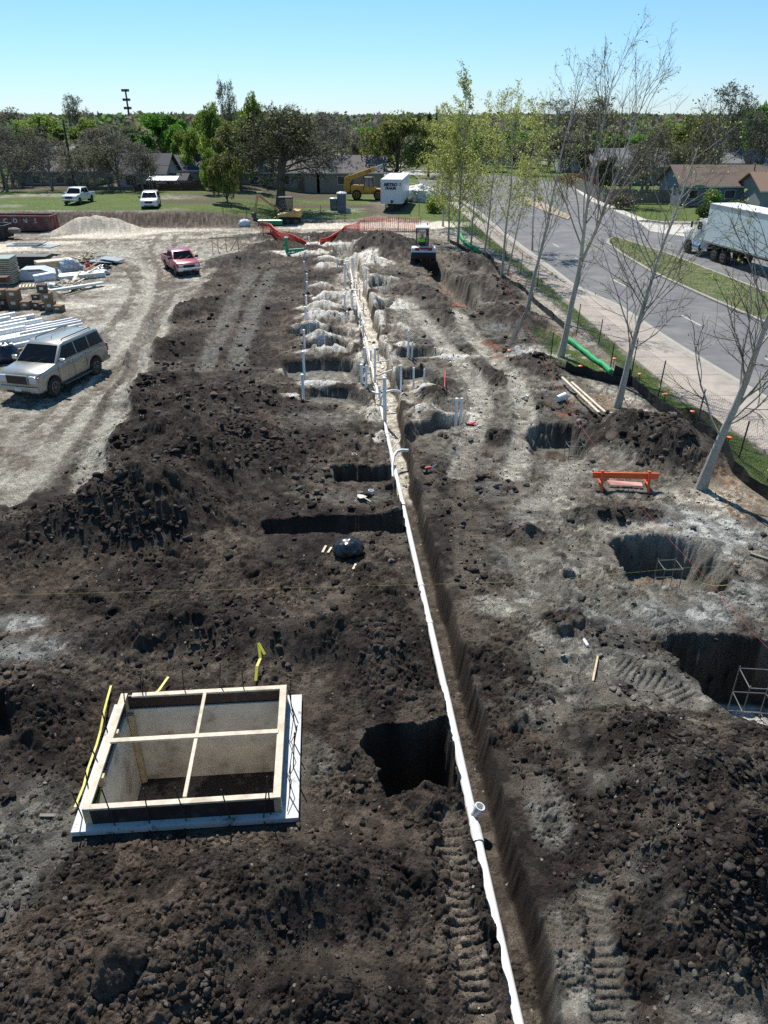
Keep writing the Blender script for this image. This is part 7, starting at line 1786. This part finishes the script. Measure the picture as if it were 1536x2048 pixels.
# ------------------------------------------------------------------ houses, fences, poles
def xs(px, y, z=0.0): return (px-768)/FPX*(y*CP+(CAM_H-z)*SP)
def roofmat(nm, c): return mat(nm, c, .9, var=.18, scale=14, bump=.4, bscale=30, dirt=tuple(q*.7 for q in c), dscale=.7)
M_WHW = mat('white_house_wall', (.50,.50,.50), .8, var=.08); M_TANW = mat('tan_house_wall', (.27,.24,.20), .85, var=.15, scale=8); M_BLW = mat('blue_grey_siding', (.16,.20,.26), .8, var=.1); M_GRW = mat('grey_siding', (.22,.24,.25), .8, var=.1); M_BRICK = mat('brown_brick', (.19,.13,.105), .9, var=.3, scale=20)
M_WIN = mat('house_window', (.03,.035,.045), .12, var=.2, spec=.8); M_FR = mat('window_frame', (.55,.55,.55), .6)
def house(label, x0, x1, y0, dep, wh, rh, wm, rm, wins=(), gable='x', over=.45, door=None, cat='house'):
    cx = (x0+x1)/2; root = empty('house', (cx, y0+dep/2, 0), 0, label, cat); hw = (x1-x0)/2; hd = dep/2
    if gable == 'x':
        MB().add([(-hw,-hd,0),(hw,-hd,0),(hw,hd,0),(-hw,hd,0),(-hw,-hd,wh),(hw,-hd,wh),(hw,hd,wh),(-hw,hd,wh),(-hw,0,wh+rh),(hw,0,wh+rh)], [(0,1,5,4),(1,2,6,9,5),(2,3,7,6),(3,0,4,8,7),(0,3,2,1)]).build('wall', wm, root)
        q = MB(); e = over; k = rh/hd
        for s in (-1,1): q.add([(-hw-e,s*(hd+e),wh-e*k+.03),(hw+e,s*(hd+e),wh-e*k+.03),(hw+e,0,wh+rh+.03),(-hw-e,0,wh+rh+.03),(-hw-e,s*(hd+e),wh-e*k+.13),(hw+e,s*(hd+e),wh-e*k+.13),(hw+e,0,wh+rh+.13),(-hw-e,0,wh+rh+.13)], [(0,1,2,3),(4,5,6,7),(0,1,5,4),(1,2,6,5),(2,3,7,6),(3,0,4,7)])
        rf = q.build('roof', rm, root)
    else:
        MB().add([(-hw,-hd,0),(hw,-hd,0),(hw,hd,0),(-hw,hd,0),(-hw,-hd,wh),(hw,-hd,wh),(hw,hd,wh),(-hw,hd,wh),(0,-hd,wh+rh),(0,hd,wh+rh)], [(0,1,5,8,4),(1,2,6,5),(2,3,7,9,6),(3,0,4,7),(0,3,2,1)]).build('wall', wm, root)
        q = MB(); e = over; k = rh/hw
        for s in (-1,1): q.add([(s*(hw+e),-hd-e,wh-e*k+.03),(s*(hw+e),hd+e,wh-e*k+.03),(0,hd+e,wh+rh+.03),(0,-hd-e,wh+rh+.03),(s*(hw+e),-hd-e,wh-e*k+.13),(s*(hw+e),hd+e,wh-e*k+.13),(0,hd+e,wh+rh+.13),(0,-hd-e,wh+rh+.13)], [(0,1,2,3),(4,5,6,7),(0,1,5,4),(1,2,6,5),(2,3,7,6),(3,0,4,7)])
        rf = q.build('roof', rm, root)
    v_ = MB().tube([(hw*.3,-hd*.3,wh+rh*.5),(hw*.3,-hd*.3,wh+rh+.25)], .07, 8); v_.build('roof_vent', M_DGREY, rf)
    MB().box((0,-hd-over-.01,wh-over*(rh/hd if gable == 'x' else 0)+.06),(2*hw+2*over if gable == 'x' else .1,.04,.16)).build('fascia', M_FR, root)
    for (fx_, z, w_, h_) in wins:
        f = MB().box((fx_*hw,-hd-.02,z),(w_+.14,.05,h_+.14)).build('window', M_FR, root)
        MB().box((fx_*hw,-hd-.05,z),(w_,.03,h_)).build('pane', M_WIN, f)
    if door: MB().box((door*hw,-hd-.03,.95),(.85,.05,1.9)).build('door', mat('house_door', (.14,.09,.07), .6), root)
    return root
RD = roofmat('charcoal_shingle', (.060,.062,.070)); RG = roofmat('grey_shingle', (.22,.22,.225)); RBR = roofmat('brown_shingle', (.16,.115,.09)); RB2 = roofmat('weathered_brown_shingle', (.135,.115,.105)); RBK = roofmat('dark_brown_shingle', (.10,.085,.08))
house('long low house with grey brown roof behind the leftmost bare trees', xs(40,105), xs(196,105), 105, 7, 2.75, 1.5, M_TANW, RBK, [(-.5,1.7,1.0,.9),(.1,1.7,1.0,.9),(.6,1.7,1.0,.9)], door=.35)
house('white house with charcoal roof behind the brown timber fence', xs(238,101), xs(334,101), 101, 7, 2.75, 1.9, M_WHW, RD, [(.42,1.85,1.2,1.0),(-.4,1.85,1.2,1.0)])
house('smaller house with charcoal roof right of the white house', xs(346,110), xs(404,110), 110, 6, 2.6, 1.5, M_GRW, RD, [(.2,1.5,.9,.8)])
house('garden shed with a low charcoal roof before the smaller house', xs(345,103), xs(378,103), 102, 3, 1.85, .55, M_DGREY, RD, [(0,1.1,.6,.5)], over=.3, cat='shed')
house('long brown-roofed bungalow behind the spreading dark tree', xs(428,106), xs(634,106), 106, 8, 2.5, 1.55, M_TANW, RB2, [(-.7,1.5,1.1,.9),(-.2,1.5,1.1,.9),(.4,1.5,1.1,.9)], door=.7)
house('brown-roofed house behind the yellow telehandler', xs(640,106), xs(768,106), 106, 8, 2.5, 1.7, M_TANW, RB2, [(-.3,1.5,1.1,.9),(.55,1.5,1.1,.9)], door=-.05)
house('grey roof just visible over the thicket at left', xs(92,140), xs(140,140), 140, 8, 2.9, 1.3, M_TANW, RG)
house('far house with tan roof above the far street', xs(960,170), xs(1050,170), 170, 8, 2.9, 1.5, M_WHW, RB2, [(.1,1.5,1.2,.9)])
house('grey-roofed house behind the reddish hedge', xs(1180,120), xs(1330,120), 119, 8, 2.6, 2.0, M_GRW, RG, [(.1,1.5,1.1,.9),(-.5,1.5,1.1,.9)], door=.5)
r1 = house('blue grey house with brown roof beside the side street', xs(1352,91), xs(1590,91), 90, 7.5, 2.15, 1.75, M_BLW, RBR, [(-.8,1.2,.9,.8),(-.2,1.2,1.1,.8),(.4,1.2,1.1,.8)], door=.1)
house('house with orange brown roof at the right edge', xs(1500,87), xs(1650,87), 85, 6, 2.1, 1.4, M_GRW, mat('orange_brown_roof', (.24,.15,.10), .9, var=.15), [(-.3,1.2,1.2,.8)])
house('far grey roof above the blue grey house', xs(1425,125), xs(1620,125), 124, 8, 2.7, 1.7, M_TANW, RG)
house('small house with pale roof far beyond the road bend', xs(1120,150), xs(1180,150), 150, 7, 2.8, 1.2, M_WHW, RG)
# gable wall of the blue house faces left: windows there
for dy, w_ in ((-1.6,.8),(1.2,.6)):
    f = MB().box((-(xs(1590,91)-xs(1352,91))/2-.02,dy,1.6),(.05,w_+.14,.95)).build('window', M_FR, r1); MB().box((-(xs(1590,91)-xs(1352,91))/2-.05,dy,1.6),(.03,w_,.8)).build('pane', M_WIN, f)
# metal lean-to roof
x = xs(330, 98.5); r_ = empty('metal_canopy', (x, 98.6, 0), 0, 'bright corrugated metal canopy between the fence and the white house', 'canopy')
q = MB()
for i in range(18): q.bar((-1.75+i*.205,-.75,2.05),(-1.70+i*.205,.75,2.45),.13,.04)
q.build('roof_sheet', mat('bare_metal_sheet', (.62,.66,.68), .35, .3, var=.1), r_)
for sx in (-1.6,1.6):
    for sy, hh in ((-.6,2.05),(.6,2.38)): MB().bar((sx,sy,0),(sx,sy,hh),.09).build('post', M_WOOD, r_)
# fences
M_BRF = mat('brown_fence_boards', (.075,.038,.024), .85, var=.3, scale=10); M_GRF = mat('grey_fence_boards', (.16,.145,.13), .9, var=.3, scale=10)
def board_fence(label, a, b, h, m, bw=.16):
    (x0,y0),(x1,y1) = a, b; L = math.hypot(x1-x0, y1-y0); rz = math.atan2(y1-y0, x1-x0); root = empty('board_fence', (x0,y0,0), rz, label, 'fence')
    rg = random.Random(int(L*10)); n = int(L/bw); q = MB()
    for i in range(n): q.box((i*bw+bw/2,0,h/2+rg.uniform(-.02,.02)),(bw-.012,.025,h+rg.uniform(-.03,.03)))
    q.build('boards', m, root)
    q = MB()
    for z in (.3,h-.3): q.box((L/2,.04,z),(L,.04,.09))
    q.build('rail', m, root)
    for i in range(int(L/2.2)+1): MB().box((min(i*2.2,L-.05),.09,h/2),(.10,.10,h+.05)).build('post', m, root)
board_fence('tall brown timber fence behind the white hatchback', (xs(272,97),97), (xs(416,97),97), 1.75, M_BRF)
board_fence('brown timber fence section running back to the shed', (xs(370,97.2),97.2), (xs(425,104),104), 1.9, M_BRF)
board_fence('long grey timber fence behind the white pickup', (xs(160,98.5),98.5), (xs(270,97.3),97.3), 1.4, M_GRF)
board_fence('grey timber fence below the reddish hedge by the road', (xs(1150,112),112), (xs(1206,93.5),93.5), 1.5, M_GRF)
board_fence('weathered timber fence before the blue grey house', (xs(1208,93),93), (xs(1340,92),92), 1.5, M_GRF)
wire_mesh('wire_fence', [(xs(-150,96),96),(xs(160,96),96),(xs(430,95),95),(xs(600,95),95)], 1.2, 'chain link fence at the far side of the lawn', step=.3, zadd=1.0, r=.006)
wire_mesh('wire_fence', WL([(448,446),(520,444),(620,444),(700,442),(745,440)]), 1.3, 'temporary wire fence below the spreading dark tree', step=.3, r=.005)
for i, px in enumerate((448,494,552,642,690)):
    x, y = W(px, 444); tag(MB().bar((x,y,0),(x,y,1.5),.05).build('fence_post', M_POST), ('leftmost','second','third','fourth','fifth')[i]+' dark post of the wire fence by the yellow excavator', 'post', 'posts of the temporary fence')
for i, px in enumerate((820,838,868,885)):
    x, y = W(px, 432); tag(MB().bar((x,y,0),(x,y,1.3),.05).build('fence_post', M_POST), ('leftmost','second','third','rightmost')[i]+' dark post on the grass right of the trailer', 'post', 'posts right of the trailer')
# utility pole, poles, mast, cables
def pole(label, px, y, toppy, r, arms=True, name='utility_pole'):
    h = top_z(y, toppy); x = xs(px, y); root = empty(name, (x,y,0), 0, label, 'pole')
    MB().tube([(0,0,0),(0,0,h)], [r,r*.7], 10).build('mast', mat('creosote_pole', (.055,.042,.035), .9, var=.2), root, smooth=True)
    if arms:
        MB().box((0,0,h-1.1),(1.6,.09,.09)).build('crossarm', M_WOOD, root)
        for sx in (-.7,.0,.7): MB().lathe([(.05,h-1.05),(.06,h-.98),(.03,h-.9),(.005,h-.88)], 8, 'Z', (sx,0,0)).build('insulator', M_DGREY, root)
    return (x, y, h)
p1 = pole('dark utility pole standing behind the white pickup', 154, 99, 247, .16)
p0 = pole('dark utility pole at the left edge of the picture', 14, 99, 262, .16, False)
p2 = pole('slim dark pole behind the box trailer', 801, 112, 318, .07, False)
p3 = pole('dark utility pole above the broad oak', 870, 150, 218, .16)
for (a, b, sag, lab) in ((( -60,95,5.3),(p1[0],99,4.3),.3,'thin overhead cable left of the utility pole'),((p1[0],99,4.3),(xs(470,99,3),99,4.0),.5,'overhead cable from the utility pole to the lime green trees'),((xs(560,100,3),100,4.2),(p3[0],150,8.2),1.0,'overhead cable rising from the spreading tree to the far pole')):
    mb = MB(); P_ = [(a[0]+(b[0]-a[0])*i/14, a[1]+(b[1]-a[1])*i/14, a[2]+(b[2]-a[2])*i/14-sag*4*(i/14)*(1-i/14)) for i in range(15)]; mb.tube(P_, .02, 5); tag(mb.build('overhead_cable', M_WIRE), lab, 'cable')
def flood_mast():
    y = 230; x = xs(258, y, 9); h = top_z(y, 179); root = empty('light_mast', (x,y,0), 0, 'tall floodlight mast with three tiers of lamps above the left trees', 'light mast')
    MB().tube([(0,0,0),(0,0,h)], [.32,.22], 8).build('mast', M_DGREY, root)
    for z in (h-.4, h-2.6, h-4.6):
        q = MB(); q.box((0,0,z),(1.9,.2,.12)); q.build('cross_beam', M_DGREY, root)
        for k in range(4): MB().box((-.8+k*.53,-.2,z+.25),(.45,.45,.7), rx=.3, bev=.06).build('lamp', M_BLUEP if k % 2 else M_DGREY, root)
flood_mast()
# street name sign and mailbox-like post by the corner
x, y = xs(1378, 90), 88.0
r_ = empty('street_sign', (x,y,0), 0, 'green street name blade on a post before the blue grey house', 'sign')
MB().tube([(0,0,0),(0,0,2.3)], .03, 8).build('sign_post', M_DGREY, r_); MB().box((0,-.04,2.2),(1.0,.03,.24)).build('sign_blade', mat('sign_green', (.02,.25,.13), .5), r_)
